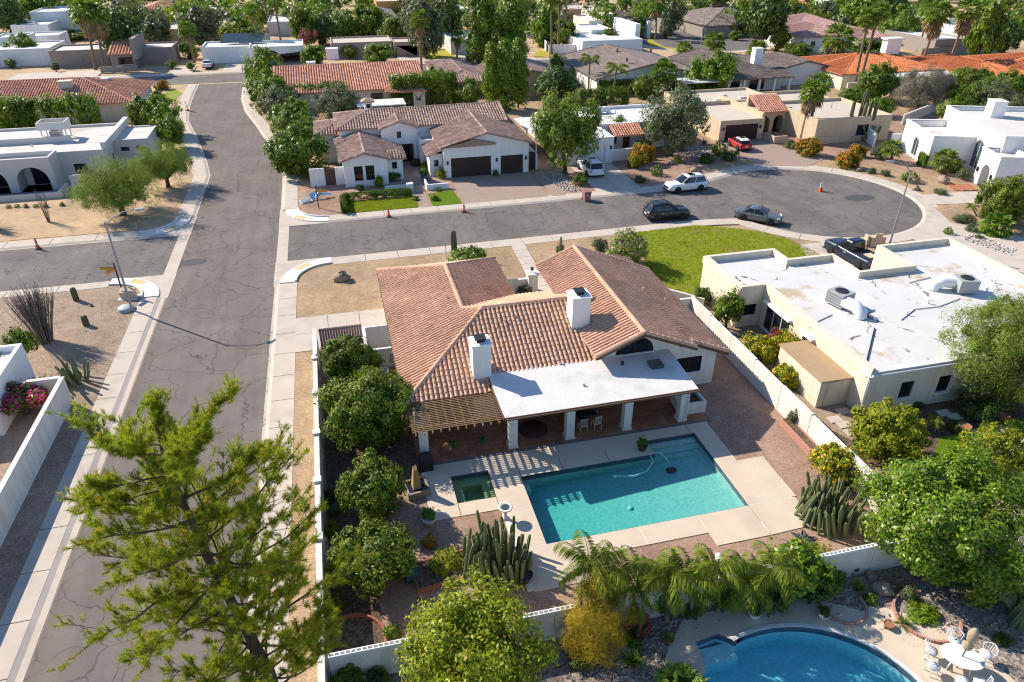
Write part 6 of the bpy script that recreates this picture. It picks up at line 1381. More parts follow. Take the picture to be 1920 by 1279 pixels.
place('tree_b', 'garden_tree', 'broad light-green tree between the grey and dark tile roofs', 'tree', 1335, 135, 46, .85, 3.6)
place('tree', 'garden_tree', 'green shrub tree at the foot of the big fan palm', 'tree', 1210, 165, 24, 1.0, 1.8)
HB = 'planting in front of the white flat house'
for k, u, v, w, a, lb in (('orangebush', 1205, 290, 22, .95, 'orange-flowering shrub in front of the dark hedge'), ('yellowbells', 1188, 303, 13, 1.2, 'yellow shrub left of the orange-flowering one'), ('hedged', 1205, 278, 32, .45, 'dark clipped hedge in front of the white court wall'), ('clipped', 1231, 321, 13, .85, 'round clipped green shrub near the parked white suv'), ('bushd', 1200, 337, 11, .7, 'dark low shrub by the driveway of the white flat house'), ('clipped', 1350, 279, 17, .9, 'larger clipped round shrub beside the red car'), ('bushd', 1369, 292, 16, .8, 'dark mottled shrub beside the red car'), ('bushd', 1325, 298, 15, .6, 'low dark shrub left of the clipped round shrub'), ('bushy', 1270, 300, 10, .7, 'small yellow-brown bush on the pink gravel'), ('bushd', 1390, 335, 1, .7, '')):
    if lb: place(k, 'front_shrub', lb, 'shrub', u, v, w, a, None, HB)
tuft('agave', 'blue-grey agave under the big olive', G(1278, 283).x, G(1278, 283).y, 46, .9, 1.1, L_GRY, 12, .06); tuft('agave', 'blue-grey agave beside the wall lantern of the beige garage', G(1320, 272).x, G(1320, 272).y, 46, .9, 1.2, L_GRY, 13, .06)
place('bush', 'driveway_shrub', 'reddish-brown shrub beside the driveway of the parked white suv', 'shrub', 1087, 338, 14, .9)
HC = 'planting in front of the beige house'
for k, u, v, w, a, lb in (('orangebush', 1517, 277, 23, .8, 'orange-flowering mound left of the court under the twin palms'), ('orangebush', 1590, 301, 22, .75, 'orange-flowering mound in the middle of the court gravel'), ('orangebush', 1608, 284, 16, .8, 'orange-flowering mound behind the other two'), ('bushf', 1541, 250, 12, 1.1, 'bright green bush at the beige house corner'), ('busho', 1484, 272, 14, .6, 'low grey-green bush by the beige garden wall'), ('busho', 1648, 288, 16, .8, 'greyish bush beside the arched window of the white house'), ('busho', 1634, 321, 9, .7, 'small mound left of the saucer-topped shrub'), ('busho', 1660, 325, 10, .7, 'brown-green mound on the pink gravel'), ('clipped', 1708, 333, 17, .62, 'flat-topped clipped shrub behind the street lamp'), ('busho', 1763, 360, 13, .5, 'low thyme-like mound by the driveway edge'), ('hedged', 1729, 302, 15, .9, 'square clipped shrub against the white arched house'), ('bushd', 1792, 312, 18, .8, 'dark shrub under the tall arched window'), ('busho', 1810, 328, 14, .9, 'olive shrub left of the arched porch'), ('tree_b', 1655, 298, 1, 1, '')):
    if lb: place(k, 'front_shrub', lb, 'shrub', u, v, w, a, None, HC)
for u, v, h, r, lb in ((1672, 305, 1.3, 1.5, 'short fan palm left of the square clipped shrub'), (1773, 326, 1.4, 1.7, 'short fan palm between the arched window and porch')):
    palm('fan_palm', lb, u, v, u, v - 26, h, r, mesh=FAN_NS, trunk_r=.18)
place('citrus1', 'round_tree', 'big dense bright tree at the right picture edge below the arched house', 'tree', 1888, 375, 50, .9, 2.4)
palm('fan_palm', 'low fan palm clump at the right edge beside the stone border', 1868, 440, 1868, 425, .7, 1.7, mesh=FAN_NS, trunk_r=.2)
HD = 'planting beside the court driveway'
for k, u, v, w, a, lb in (('busho', 1808, 411, 20, .45, 'spreading low shrub by the right-hand driveway'), ('busho', 1822, 429, 12, .65, 'blue-green dome shrub below the spreading one'), ('clipped', 1778, 434, 9, .95, 'cylindrical clipped shrub by the gravel border'), ('busho', 1837, 445, 8, .6, 'small mound next to the low fan palm clump')):
    place(k, 'front_shrub', lb, 'shrub', u, v, w, a, None, HD)
palm('small_palm', 'young slender palm left of the big dense tree', 1832, 408, 1822, 388, 1.6, .8, 'feather', trunk_r=.09)
cactus_clump('column_cactus', 'dark cactus clump beside the tall saguaro of the beige house', G(1618, 262).x, G(1618, 262).y, 24, 2.4, 1.6, 3.6, .2, 21, .5)
sg = thing('saguaro', 'tall armed saguaro in front of the beige house', 'cactus', (G(1604, 262).x, G(1604, 262).y, .1)); s = link('stem', STEM2, sg); s.scale = (.42, .42, 6.8)
for a, z0, l, h in ((0, 2.2, 1.2, 3.0), (2.6, 2.6, 1.3, 2.6), (4.4, 3.0, .9, 2.2), (5.6, 2.4, 1.6, 2.8)):
    f = Vector((math.cos(a), math.sin(a), 0)); MB().tube([Vector((0, 0, z0)), f * l * .7 + Vector((0, 0, z0 + .1)), f * l + Vector((0, 0, z0 + .6)), f * l + Vector((0, 0, z0 + h * .9)), f * l + Vector((0, 0, z0 + h))], [.24, .26, .27, .25, .06], 9).build('arm', CACT2, sg)
for u, v, ut, vt, h, r, lb in ((1502, 262, 1522, 172, 6.6, 1.9, 'left of the twin fan palms in front of the beige house'), (1512, 262, 1536, 158, 7.6, 2.0, 'right of the twin fan palms in front of the beige house')):
    palm('fan_palm', lb, u, v, ut, vt, h, r, trunk_r=.24, mesh=FAN_SH)
palm('fan_palm', 'big bushy fan palm behind the white flat house', 1241, 182, 1247, 138, 3.2, 2.6, trunk_r=.5)
palm('feather_palm', 'slim feather palm left of the grey tile house', 1103, 172, 1106, 113, 5.2, 2.4, 'feather', trunk_r=.18); palm('feather_palm', 'drooping feather palm in front of the grey tile roof', 1148, 190, 1156, 130, 5.4, 2.6, 'feather', trunk_r=.2)
tuft('agave', 'star-shaped agave between the feather palms', G(1128, 160).x, G(1128, 160).y, 60, 2.2, 2.0, L_PALM, 31, .1)
place('greybush', 'grey_shrub', 'silvery brush-like tree behind the beige house', 'tree', 1730, 165, 46, .95, 3.4)
place('greybush', 'grey_shrub', 'second silvery brush right of the first', 'tree', 1762, 158, 30, 1.0, 3.8)
GC = 'trees behind the court houses'
for k, u, v, w, a, z, lb in (('tree', 1650, 155, 36, .95, 3.0, 'dark round tree under the leaning palm pair'), ('tree_b', 1790, 205, 30, .8, 2.6, 'yellow-green shrub tree above the white parapet'), ('tree_b', 1815, 180, 34, .8, 2.8, 'leafy shrub tree behind the arched house'), ('olive', 1860, 185, 42, .8, 2.8, 'greyish shrub mass behind the arched house'), ('tree', 1895, 165, 40, .8, 2.8, 'green tree at the right edge below the orange roof'), ('olive', 1905, 205, 34, .7, 2.4, 'pale shrub tree at the right edge behind the chimney'), ('tree', 1835, 150, 30, .7, 2.4, 'dark shrub under the orange tile eave'), ('tree_b', 1805, 145, 22, .9, 2.4, 'bright shrub beside the white eave of the orange house'), ('tree', 1600, 185, 26, .7, 1.8, 'green shrub behind the beige parapet'), ('tree_b', 1655, 200, 24, .7, 1.6, 'fern-like bush behind the beige roof'), ('tree', 1620, 175, 22, .7, 1.8, 'dark shrub near the leaning palm pair')):
    place(k, 'garden_tree', lb, 'tree', u, v, w, a, z, GC)

# ================================================================== upper part of the picture
for u, v, ut, vt, h, r, lb in ((1600, 168, 1628, 35, 13, 2.2, 'left trunk of the leaning palm pair before the orange roof'), (1609, 168, 1648, 22, 14, 2.2, 'right trunk of the leaning palm pair before the orange roof'), (1722, 142, 1760, 25, 11.5, 3.0, 'leaning fan palm in front of the orange tiles'), (1775, 133, 1815, 20, 11.0, 3.0, 'right-hand leaning fan palm over the orange tiles'), (1720, 98, 1745, 18, 9.0, 2.6, 'fan palm rising behind the orange roof'), (1552, 140, 1572, 72, 6.2, 3.6, 'shaggy fan palm left of the orange roof'),
        (180, 132, 160, 20, 10.5, 3.2, 'left of the shaggy twin palms before the taupe house'), (196, 130, 178, 25, 10.0, 3.0, 'right of the shaggy twin palms before the taupe house'), (365, 118, 350, 55, 6.0, 2.0, 'single fan palm beside the parked white sedan'), (490, 100, 472, 20, 9.5, 2.0, 'left slender palm before the solar-panel house'), (530, 100, 515, 5, 11.0, 2.0, 'right slender palm before the solar-panel house'), (505, 62, 495, -8, 9, 2.0, 'slender palm behind the solar-panel house'), (791, 140, 786, 38, 10, 2.2, 'tall fan palm at the corner of the red ranch roof'), (857, 112, 858, 70, 4, 1.8, 'short fan palm on the dry lawn'),
        (1034, 102, 1033, 0, 12, 2.0, 'left bare palm trunk by the white street wall'), (1046, 100, 1050, 0, 12, 2.0, 'right bare palm trunk by the white street wall'), (1229, 74, 1232, 8, 8, 2.6, 'fan palm on the lawn of the far court'), (1337, 55, 1340, -5, 8, 1.8, 'left of the palm trio at the far court'), (1342, 56, 1350, -8, 8, 1.8, 'middle of the palm trio at the far court'), (1347, 56, 1358, -5, 8, 1.8, 'right of the palm trio at the far court'), (1284, 108, 1284, 92, 2.2, 2.0, 'stubby palm clump by the grey tile ridge'), (1340, 100, 1340, 78, 3.0, 2.6, 'bushy palm behind the dark tile roof'), (849, 56, 848, 0, 9, 1.6, 'thin palm trunk behind the pale garage'), (80, 70, 20, 25, 5, 2.4, 'feather palm at the upper left white house'), (1420, 102, 1420, 92, 1.6, 2.4, 'low palm behind the white chimney')):
    palm('fan_palm', lb, u, v, ut, vt, h, r, trunk_r=.24 if h < 9 else .28, mesh=FAN_SH if 'shaggy' in lb or 'leaning fan' in lb else FAN_NS if h > 12 or 'bare' in lb or 'slender' in lb else None)
FAR = [('far2', 222, 60, 40, 1.0, 6, 'dark tree right of the shaggy twin palms'), ('far4', 252, 32, 28, .7, 3.5, 'bright clipped tree at the upper left'), ('far3', 290, 60, 34, .8, 3.5, 'grey-green tree above the taupe garage'), ('far3', 375, 52, 40, .9, 4.5, 'large grey-green tree above the solar-panel house'), ('far1', 355, 92, 18, .9, 2, 'bush beside the single fan palm'), ('far5', 450, 55, 42, .5, 3, 'yellowish hedge behind the solar-panel house'), ('far1', 570, 45, 28, 1.2, 5, 'dense tree left of the magenta bougainvillea'), ('far2', 600, 55, 30, .9, 3.5, 'dark tree behind the magenta bougainvillea'), ('far1', 645, 48, 30, .9, 4, 'round tree before the white slab roof'), ('far1', 690, 40, 34, .9, 4.5, 'round green tree left of the grey gable roof'),
       ('far1', 745, 55, 32, .9, 4, 'tree over the grey gable house'), ('far3', 795, 55, 40, 1.3, 6, 'olive-toned tall tree above the mauve garage'), ('far2', 830, 35, 40, 1.0, 6, 'dark tree mass behind the pale garage'), ('far3', 780, 20, 32, .9, 6, 'tree at the top edge above the tall fan palm'), ('far4', 1022, 45, 26, 1.3, 5, 'light green tree beside the far pool'), ('far1', 1058, 62, 26, .9, 3.5, 'round tree by the white pool wall'), ('far1', 1140, 72, 22, .8, 2, 'bush in front of the bright white court house'), ('far1', 1195, 55, 16, .8, 2, 'bush at the yellow modern house'), ('far3', 1262, 30, 24, 1.1, 5, 'brownish tree beside the far court'), ('far1', 1305, 18, 34, .7, 4, 'tree mass left of the brown hip house'), ('far2', 1440, 25, 38, 1.2, 8, 'very dark tree right of the brown hip house'), ('far1', 1368, 42, 16, .9, 2.4, 'round tree in front of the brown hip house'), ('far1', 1461, 70, 22, 1.0, 3, 'round street tree before the pink-tiled house'),
       ('far4', 1490, 25, 30, .8, 4, 'yellow-green tree behind the pink roof'), ('far3', 1545, 28, 28, .8, 4, 'grey tree behind the pink roof'), ('far5', 1690, 48, 38, .9, 4, 'round feathery tree left of the white terraced house'), ('far4', 1850, 55, 32, 1.6, 7, 'tall bright tree right of the white terraced house'), ('far2', 1885, 70, 30, 1.0, 5, 'dark tree at the upper right'), ('far1', 1900, 38, 22, .8, 3, 'round tree before the upper right white house'), ('far4', 1620, 18, 40, .8, 6, 'bright tree at the top edge right of centre'), ('far2', 1670, 15, 30, .9, 6, 'dark tree at the top edge above the palm pair'), ('far1', 1500, 92, 30, .4, 1.6, 'hedge below the small square windows of the pink-tiled house'), ('far1', 1640, 86, 50, .3, 1.6, 'long hedge behind the orange roof'), ('far1', 1430, 150, 0, 1, 1, ''),
       ('far1', 40, 92, 30, .9, 2.4, 'round tree before the stepped white wall at the left edge'), ('far1', 113, 108, 16, .8, 1.4, 'dark round shrub before the taupe wall'), ('far3', 103, 125, 9, .8, 1, 'grey ball shrub on the far sidewalk'), ('far1', 20, 118, 10, .8, 1.0, 'small bush at the far left driveway'), ('far2', 15, 30, 30, 1.2, 6, 'dark tree at the upper left corner'), ('far4', 75, 15, 34, 1.0, 6, 'feathery bright tree at the top left'), ('far1', 160, 30, 26, 1.0, 6, 'tree behind the shaggy twin palms'), ('far5', 130, 65, 40, .22, 1.2, 'low bright hedge behind the taupe house'), ('far1', 320, 120, 10, .7, 1.0, 'bush beside the taupe driveway'), ('far1', 358, 123, 9, .7, 1.0, 'orange-green bush near the parked white sedan'),
       ('far1', 590, 103, 26, .7, 2, 'planting right of the arched doorway'), ('far1', 712, 100, 30, .6, 2, 'flowering shrubs before the mauve house'), ('far5', 655, 95, 16, .7, 1.6, 'tan-green shrub beside the rooftop cooler'), ('far1', 1015, 72, 16, .9, 2, 'round olive bush at the far pool wall'), ('far3', 1250, 60, 14, .7, 1.6, 'green bush beside the far court drive'), ('far1', 1380, 66, 13, .6, 1.2, 'bush at the foot of the palm trio'), ('far1', 1426, 62, 12, .7, 1.4, 'bush by the cream porch of the pink-tiled house')]
for k, u, v, w, a, z, lb in FAR:
    if lb: place(k, 'background_tree', lb, 'tree', u, v, w, a, z)
place('bougain', 'bougainvillea', 'magenta bougainvillea before the dark trees at upper left', 'shrub', 577, 68, 17, .8, 3); place('bougain', 'bougainvillea', 'small magenta bougainvillea by the bright white court house', 'shrub', 1112, 82, 10, .5, 1)
place('yellowbells', 'flowering_shrub', 'golden flowering shrub on the far hedge at upper left', 'shrub', 462, 42, 18, .6, 3)
# the wood that closes the view reads as one mass
rg = np.random.default_rng(77); Pn, Nn = [], []; NT = 560
for i in range(NT):
    u = rg.uniform(-250, 2170); dist = rg.uniform(196, 300) if i < 330 else rg.uniform(300, 640); v = 639.5 + FPX * ((27 * _cp - dist * _sp) / (27 * _sp + dist * _cp)); g = G(u, v)
    r = rg.uniform(2.6, 4.6) if i < 330 else rg.uniform(4, 8); p, nn = crown_pts(260, (r, r, r * rg.uniform(.75, 1.2)), 26, r * .3, 'ball', i); Pn.append(p + np.array([g.x, g.y, r * rg.uniform(.7, 1.2)])); Nn.append(nn)
Pn = np.concatenate(Pn); Nn = np.concatenate(Nn); V = leaves(Pn, Nn, .55, .55, .5); sel = np.repeat(rg.integers(0, 5, NT), 260)
tag(link('far_woodland', quads_mesh('far_woodland', V, len(Pn), [L_MID, L_DARK, L_OLV, L_FIC, L_MID], sel)), 'dark belt of distant garden trees along the top edge', 'trees', kind='stuff')
# ================================================================== vehicles
TYRE = plain('tyre_rubber', (.018, .018, .018), .8); RIM = plain('alloy_rim', (.52, .53, .55), .4, .25); CARGLASS = glassmat('car_glass', (.012, .014, .017), .03)
LAMPW = plain('headlamp_lens', (.7, .72, .75), .1); LAMPR = plain('tail_lamp_lens', (.35, .015, .012), .2); TRIM = plain('black_trim', (.02, .02, .021), .6)
def paint(name, c):
    m, nt, N, L, b = nodes_of(name); b.inputs['Base Color'].default_value = c4(c); b.inputs['Roughness'].default_value = .35; b.inputs['Coat Weight'].default_value = .6; b.inputs['Coat Roughness'].default_value = .05; return m
def interp(tab, x):
    for (a, va), (b, vb) in zip(tab, tab[1:]):
        if x <= b: return va + (vb - va) * (x - a) / max(b - a, 1e-6)
    return tab[-1][1]
WHEELS = {}
def wheel(parent, x, y, r, w, side):
    if r not in WHEELS:
        ty = MB().lathe([(r * .62, -w/2), (r * .95, -w/2), (r, -w * .35), (r, w * .35), (r * .95, w/2), (r * .62, w/2)], 18).mesh('tyre', TYRE)
        rm = MB().lathe([(r * .62, 0), (r * .62, w * .36), (r * .5, w * .30), (.05, w * .34)], 18)
        for k in range(5):
            a = k * 1.2566; rm.bar((.04 * math.cos(a), .04 * math.sin(a), w * .40), (r * .58 * math.cos(a), r * .58 * math.sin(a), w * .40), .06, .03)
        WHEELS[r] = (ty, rm.mesh('rim', RIM))
    o = link('wheel', None, parent, (x, y, r)); o.rotation_euler = (R(-90) if side > 0 else R(90), 0, 0)
    link('tyre', WHEELS[r][0], o); link('rim', WHEELS[r][1], o)
def car(name, label, cat, pf, pr, pm, L_=4.8, W=1.88, H=1.7, kind='suv', roofm=None, base=None, side=1):
    """pf, pr: ground points under the front and rear wheel of the visible flank; side = +1 when that is the car's left"""
    f, r_ = G(*pf, .02), G(*pr, .02); d = f - r_; d.z = 0; wb = L_ * .585; d.normalize(); lf = Vector((-d.y, d.x, 0)); c = (f + r_) / 2 - lf * side * W * .46
    t = thing(name, label, cat, (c.x, c.y, .015 if base is None else base), math.atan2(d.y, d.x)); h = L_ / 2
    if kind == 'sedan':
        belt = [(-h, .78), (-h*.93, .98), (-h*.55, 1.02), (h*.28, .95), (h*.8, .80), (h*.97, .66), (h, .55)]; gh = [(-h*.62, 1.0, .0), (-h*.34, H, .9), (h*.02, H, 1.0), (h*.40, .95, .0)]
    elif kind == 'pickup':
        belt = [(-h, 1.08), (-h*.15, 1.10), (h*.3, 1.14), (h*.86, 1.08), (h*.97, .95), (h, .75)]; gh = [(-h*.20, 1.1, 0), (-h*.16, H, .95), (h*.16, H, 1.0), (h*.40, 1.13, 0)]
    elif kind == 'hatch':
        belt = [(-h, .85), (-h*.95, .98), (h*.4, .96), (h*.85, .86), (h*.97, .70), (h, .55)]; gh = [(-h*.93, .98, 0), (-h*.78, H*.97, .9), (h*.1, H, 1.0), (h*.46, .97, .0)]
    else:
        belt = [(-h, .90), (-h*.95, 1.05), (h*.3, 1.06), (h*.82, .98), (h*.96, .82), (h, .62)]; gh = [(-h*.95, 1.06, 0), (-h*.80, H*.97, .9), (h*.02, H, 1.0), (h*.42, 1.06, .0)]
    wid = [(-h, .80), (-h*.94, .95), (-h*.6, 1.0), (h*.6, 1.0), (h*.88, .94), (h*.97, .82), (h, .66)]
    xs = sorted(set([b[0] for b in belt] + [w[0] for w in wid] + [-h + 2 * h * k / 16 for k in range(17)])); rings = []
    for x in xs:
        w = interp(wid, x) * W / 2; zb = interp(belt, x); lo = .30 if abs(x) < h * .9 else .40
        rings.append([(x, -w*.94, lo), (x, -w, .52), (x, -w*.99, zb*.76), (x, -w*.95, zb*.93), (x, -w*.87, zb), (x, -w*.45, zb+.03), (x, 0, zb + .035), (x, w*.45, zb+.03), (x, w*.87, zb), (x, w*.95, zb*.93), (x, w*.99, zb*.76), (x, w, .52), (x, w*.94, lo)])
    mb = MB(); n = 13
    vs = [p for r in rings for p in r]; fs = [(i*n+j, (i+1)*n+j, (i+1)*n+j+1, i*n+j+1) for i in range(len(xs)-1) for j in range(n-1)]
    mb.add(vs, fs, 0, True); mb.add(rings[0], [list(range(n))]); mb.add(rings[-1], [list(range(n))[::-1]]); mb.build('body', pm, t)
    A, B_, C_, D_ = gh; wl, wr = W/2*.90, W/2*.70; NP = 30; zb0 = (A[1] + D_[1]) / 2
    def ring(t, z=None):
        xr, xf = A[0] + (B_[0] - A[0]) * t, D_[0] + (C_[0] - D_[0]) * t; w = wl + (wr - wl) * t ** 1.2; cx, hx = (xr + xf) / 2, (xf - xr) / 2; o = []
        for k in range(NP):
            a = 2 * math.pi * k / NP; c, s_ = math.cos(a), math.sin(a); e = .34
            x = cx + hx * abs(c) ** e * (1 if c >= 0 else -1); y = w * abs(s_) ** e * (1 if s_ >= 0 else -1); f = (x - xr) / max(xf - xr, 1e-3)
            o.append((x, y, (A[1] + (D_[1] - A[1]) * f) * (1 - t) + (B_[1] + (C_[1] - B_[1]) * f) * t - (0 if t < .9 else .0) if z is None else z))
        return o
    def loft(mb, rs):
        mb.add([p for r in rs for p in r], [(i*NP+k, i*NP+(k+1) % NP, (i+1)*NP+(k+1) % NP, (i+1)*NP+k) for i in range(len(rs)-1) for k in range(NP)], 0, True)
    g = MB(); loft(g, [ring(0), ring(.4), ring(.86)]); gl = g.build('windows', CARGLASS, t)
    rt = ring(1.0); r9 = ring(.86); cx = sum(p[0] for p in rt) / NP
    up = lambda r, k, dz: [(cx + (p[0] - cx) * k, p[1] * k, p[2] + dz) for p in r]
    rf = MB(); rs = [up(r9, 1.012, 0), up(rt, .985, -.01), up(rt, .86, .035), up(rt, .5, .055), up(rt, .02, .06)]; loft(rf, rs); ro = rf.build('roof', roofm or pm, t)
    if kind in ('suv', 'hatch'): MB().box(C_[0] - .95, C_[0] - .25, -.38, .38, C_[1] + .03, C_[1] + .068).build('sunroof', CARGLASS, ro)
    if kind == 'suv':
        for s in (-1, 1): MB().bar((B_[0] + .1, s * wr * .93, B_[1] + .07), (C_[0] - .1, s * wr * .93, C_[1] + .07), .04, .04).build('roof_rail', TRIM, ro)
    for s in (-1, 1):                                                     # pillars between the glass
        for (xa, za, xb, zb_) in ((D_[0], D_[1], C_[0], C_[1]), (A[0], A[1], B_[0], B_[1]), ((A[0]+D_[0])*.5, 1.05 if kind != 'sedan' else .98, (B_[0]+C_[0])*.5, H)):
            MB().bar((xa, s*(wl+.005), za), (xb, s*(wr+.01), zb_), .05, .07).build('pillar', pm, gl)
        MB().box(D_[0] - .25, D_[0] - .08, s*(W/2+.02) if s > 0 else -W/2-.16, s*(W/2+.16) if s > 0 else -W/2-.02, 1.0, 1.14).build('mirror', pm, t)
        MB().bar((h*.965, s*W*.30, .76 if kind != 'pickup' else .88), (h*.86, s*W*.455, .78 if kind != 'pickup' else .9), .06, .15).build('headlight', LAMPW, t)
        MB().box(-h*.995-.01, -h*.93, s*W*.30, s*W*.44, .74, .95).build('tail_light', LAMPR, t)
        for hx in (.05, -.34 if kind != 'pickup' else -.02): MB().box(h*hx - .1, h*hx + .08, s*W*.497 - .01, s*W*.497 + .03, .84, .88).build('door_handle', RIM, t)
        for x in (wb/2, -wb/2):
            wheel(t, x, s * (W/2 - .055), .36 if kind != 'pickup' else .42, .24, s)
            ar = MB(); rr_ = .45 if kind != 'pickup' else .52
            ar.add([(x, s*W*.501, .36)] + [(x + rr_*math.cos(R(a)), s*W*.501, .34 + rr_*math.sin(R(a))) for a in range(-10, 191, 20)], [(0, i, i+1) for i in range(1, 11)]); ar.build('wheel_arch', TRIM, t)
    MB().box(h*.93, h*1.005, -W*.26, W*.26, .50, .70).build('grille', TRIM, t); MB().box(-h*1.01, -h*.94, -.26, .26, .62, .74).build('number_plate', WHT, t)
    MB().box(-h*.98, h*.97, -W*.46, W*.46, .22, .32).build('sill', TRIM, t)
    if kind == 'pickup':
        bd = MB(); bd.box(-h*.96, -h*.24, -W*.36, W*.36, 1.1, 1.135); bd.build('cargo_bed', TRIM, t)
        for s in (-1, 1): MB().box(-h*.97, -h*.22, s*W*.37 - .05, s*W*.37 + .05, 1.1, 1.2).build('bed_rail', pm, t)
        MB().box(-h*.99, -h*.95, -W*.40, W*.40, .75, 1.2).build('tailgate', pm, t); MB().box(-h*.8, -h*.5, -.45, .35, 1.136, 1.2).build('cargo_box', mat('pale_plywood', (.62, .55, .38)), t)
    return t
PW = paint('white_car_paint', (.78, .78, .78)); PB = paint('black_car_paint', (.008, .009, .012)); PG = paint('grey_car_paint', (.10, .115, .125)); PN = paint('navy_car_paint', (.005, .013, .04)); PR = paint('red_car_paint', (.50, .012, .012))
car('parked_suv', 'white suv parked at the kerb before the round clipped shrub', 'car', (1270.3, 362.7), (1312.8, 357.7), PW, 5.0, 1.96, 1.74)
car('parked_suv', 'black suv parked by the sidewalk at the lawn', 'car', (1277.8, 411.5), (1232.7, 415.2), PB, 4.75, 1.9, 1.70, side=-1)
car('parked_sedan', 'dark grey sedan parked by the sidewalk on the court', 'car', (1442.9, 422.7), (1391.6, 414), PG, 4.65, 1.78, 1.44, 'sedan', side=-1)
car('pickup_truck', 'navy blue pickup truck in the driveway of the white-roofed house', 'truck', (1556.4, 478.5), (1605.2, 505), PN, 5.8, 2.05, 1.95, 'pickup', base=.14)
car('parked_hatchback', 'small red car with a white roof in front of the beige garage', 'car', (1364, 273), (1386, 286), PR, 4.0, 1.75, 1.48, 'hatch', WHT, .14)
car('parked_suv', 'white suv in the shaded driveway under the leafy street tree', 'car', (1085, 318), (1101, 333), PW, 5.2, 2.0, 1.85, base=.14)
car('parked_sedan', 'white sedan in the driveway of the solar-panel house', 'car', (386, 124), (381, 131), PW, 4.6, 1.8, 1.44, 'sedan', base=.14)
car('pickup_truck', 'distant white pickup truck at the head of the far court', 'truck', (1300, 51), (1297, 57), PW, 5.6, 2.0, 1.9, 'pickup')
# ================================================================== street furniture
LAMPM = plain('lamp_post_grey', (.33, .34, .36), .5, .4); SIGNO = plain('orange_sign', (.62, .30, .03), .5); SIGNP = plain('brown_post', (.055, .04, .035), .7); CONEO = plain('cone_orange', (.72, .13, .02), .6)
def lamp(label, u, v, h, arm, ang):
    p = G(u, v); t = thing('street_lamp', label, 'street lamp', (p.x, p.y, .1), ang)
    MB().lathe([(.22, 0), (.22, .12), (.12, .2)], 10).build('base', LAMPM, t)
    MB().tube([(0, 0, .1), (0, 0, h * .5), (0, 0, h)], [.095, .08, .06], 9).build('pole', LAMPM, t)
    MB().tube([(0, 0, h - .25), (arm * .25, 0, h + .25), (arm * .6, 0, h + .55), (arm, 0, h + .6)], [.045, .04, .035, .03], 7).build('arm', LAMPM, t)
    hd = MB().box(arm - .1, arm + .55, -.14, .14, h + .52, h + .66).build('lamp_head', LAMPM, t); MB().box(arm, arm + .45, -.1, .1, h + .49, h + .518).build('lens', LAMPW, hd)
lamp('grey street lamp with curved arm at the corner of the brown gravel lot', 248.7, 584.2, 7.5, 2.3, R(10)); lamp('grey street lamp leaning over the court beside the stucco mailbox', 1666.5, 462.8, 7.4, 1.7, R(150)); lamp('distant thin street lamp by the far court', 1313, 95, 8.0, 1.6, R(20))
def sign(label, u, v, h, blades):
    p = G(u, v); t = thing('street_sign', label, 'street sign', (p.x, p.y, .1)); MB().box(-.05, .05, -.05, .05, 0, h).build('post', SIGNP, t)
    for ang, z, l in blades:
        d = Vector((math.cos(ang), math.sin(ang), 0)); b = MB().bar(d * .06 + Vector((0, 0, z)), d * l + Vector((0, 0, z)), .03, .26).build('blade', SIGNO, t); MB().bar(d * .06 + Vector((0, 0, z + .15)), d * l + Vector((0, 0, z + .15)), .05, .035).build('blade_frame', SIGNP, b)
sign('dark post with two orange street name blades at the gravel corner lamp', 231, 551, 2.75, ((R(166), 2.2, 1.25), (R(238), 2.2, .9))); sign('dark post with one orange street name blade before the front turf', 598, 392, 2.5, ((R(-14), 1.9, 1.15),))
p = G(243, 560); b = thing('utility_box', 'beige utility pedestal with sloped top by the corner lamp', 'utility box', (p.x, p.y, .1), R(-8)); MB().box(-.55, .55, -.3, .3, .02, .55).add([(-.6, -.34, .55), (.6, -.34, .55), (.6, .34, .62), (-.6, .34, .62), (-.6, -.34, .6), (.6, -.34, .6), (.6, .34, .78), (-.6, .34, .78)], [(0,3,2,1), (4,5,6,7), (0,1,5,4), (1,2,6,5), (2,3,7,6), (3,0,4,7)]).build('cabinet', BEIGE, b); MB().box(-.75, .75, -.5, .5, 0, .03).build('pad', CONCN, b)
p = G(238, 583); tag(MB().lathe([(.62, 0), (.62, .22), (.52, .3), (.02, .31)], 18).build('pedestal_lid', ACGREY, None, (p.x, p.y, .1)), 'round grey lidded vault at the foot of the corner lamp', 'utility lid')
def cone(label, u, v, h=.9, panel=False):
    p = G(u, v); t = thing('traffic_cone', label, 'traffic cone', (p.x, p.y, .02)); MB().box(-.24, .24, -.24, .24, 0, .06).build('base', CONEO if panel else TRIM, t)
    if panel:
        MB().box(-.18, .18, -.14, .14, .06, .4).build('body', CONEO, t); MB().box(-.15, .15, -.03, .03, .4, 1.0).build('sign_panel', WHT, t)
    else:
        MB().lathe([(.19, .06), (.05, h), (.02, h + .01)], 12).build('cone_body', CONEO, t); MB().lathe([(.138, h*.42), (.112, h*.58)], 12).build('reflective_band', WHT, t)
cone('orange cone on the west street gutter', 72, 467, 1.1); cone('orange cone in the gutter below the front turf', 729, 407); cone('orange cone in the gutter at the paver driveway', 870, 398, 1.0); cone('orange barricade with white panel in the middle of the court', 1538, 359, .9, True)
p = G(351, 208); br = thing('barricade', 'red and white barricade panel on the sidewalk by the curve', 'barricade', (p.x, p.y, .13), R(20)); 
for i in range(4): MB().box(-.05, .05, -.3, .3, .25 + i*.28, .48 + i*.28).build('panel_band', CONEO if i % 2 else WHT, br)
MB().box(-.3, .3, -.35, .35, 0, .1).build('base', CONEO, br); MB().box(-.03, .03, -.25, .25, .1, .25).build('stem', TRIM, br)
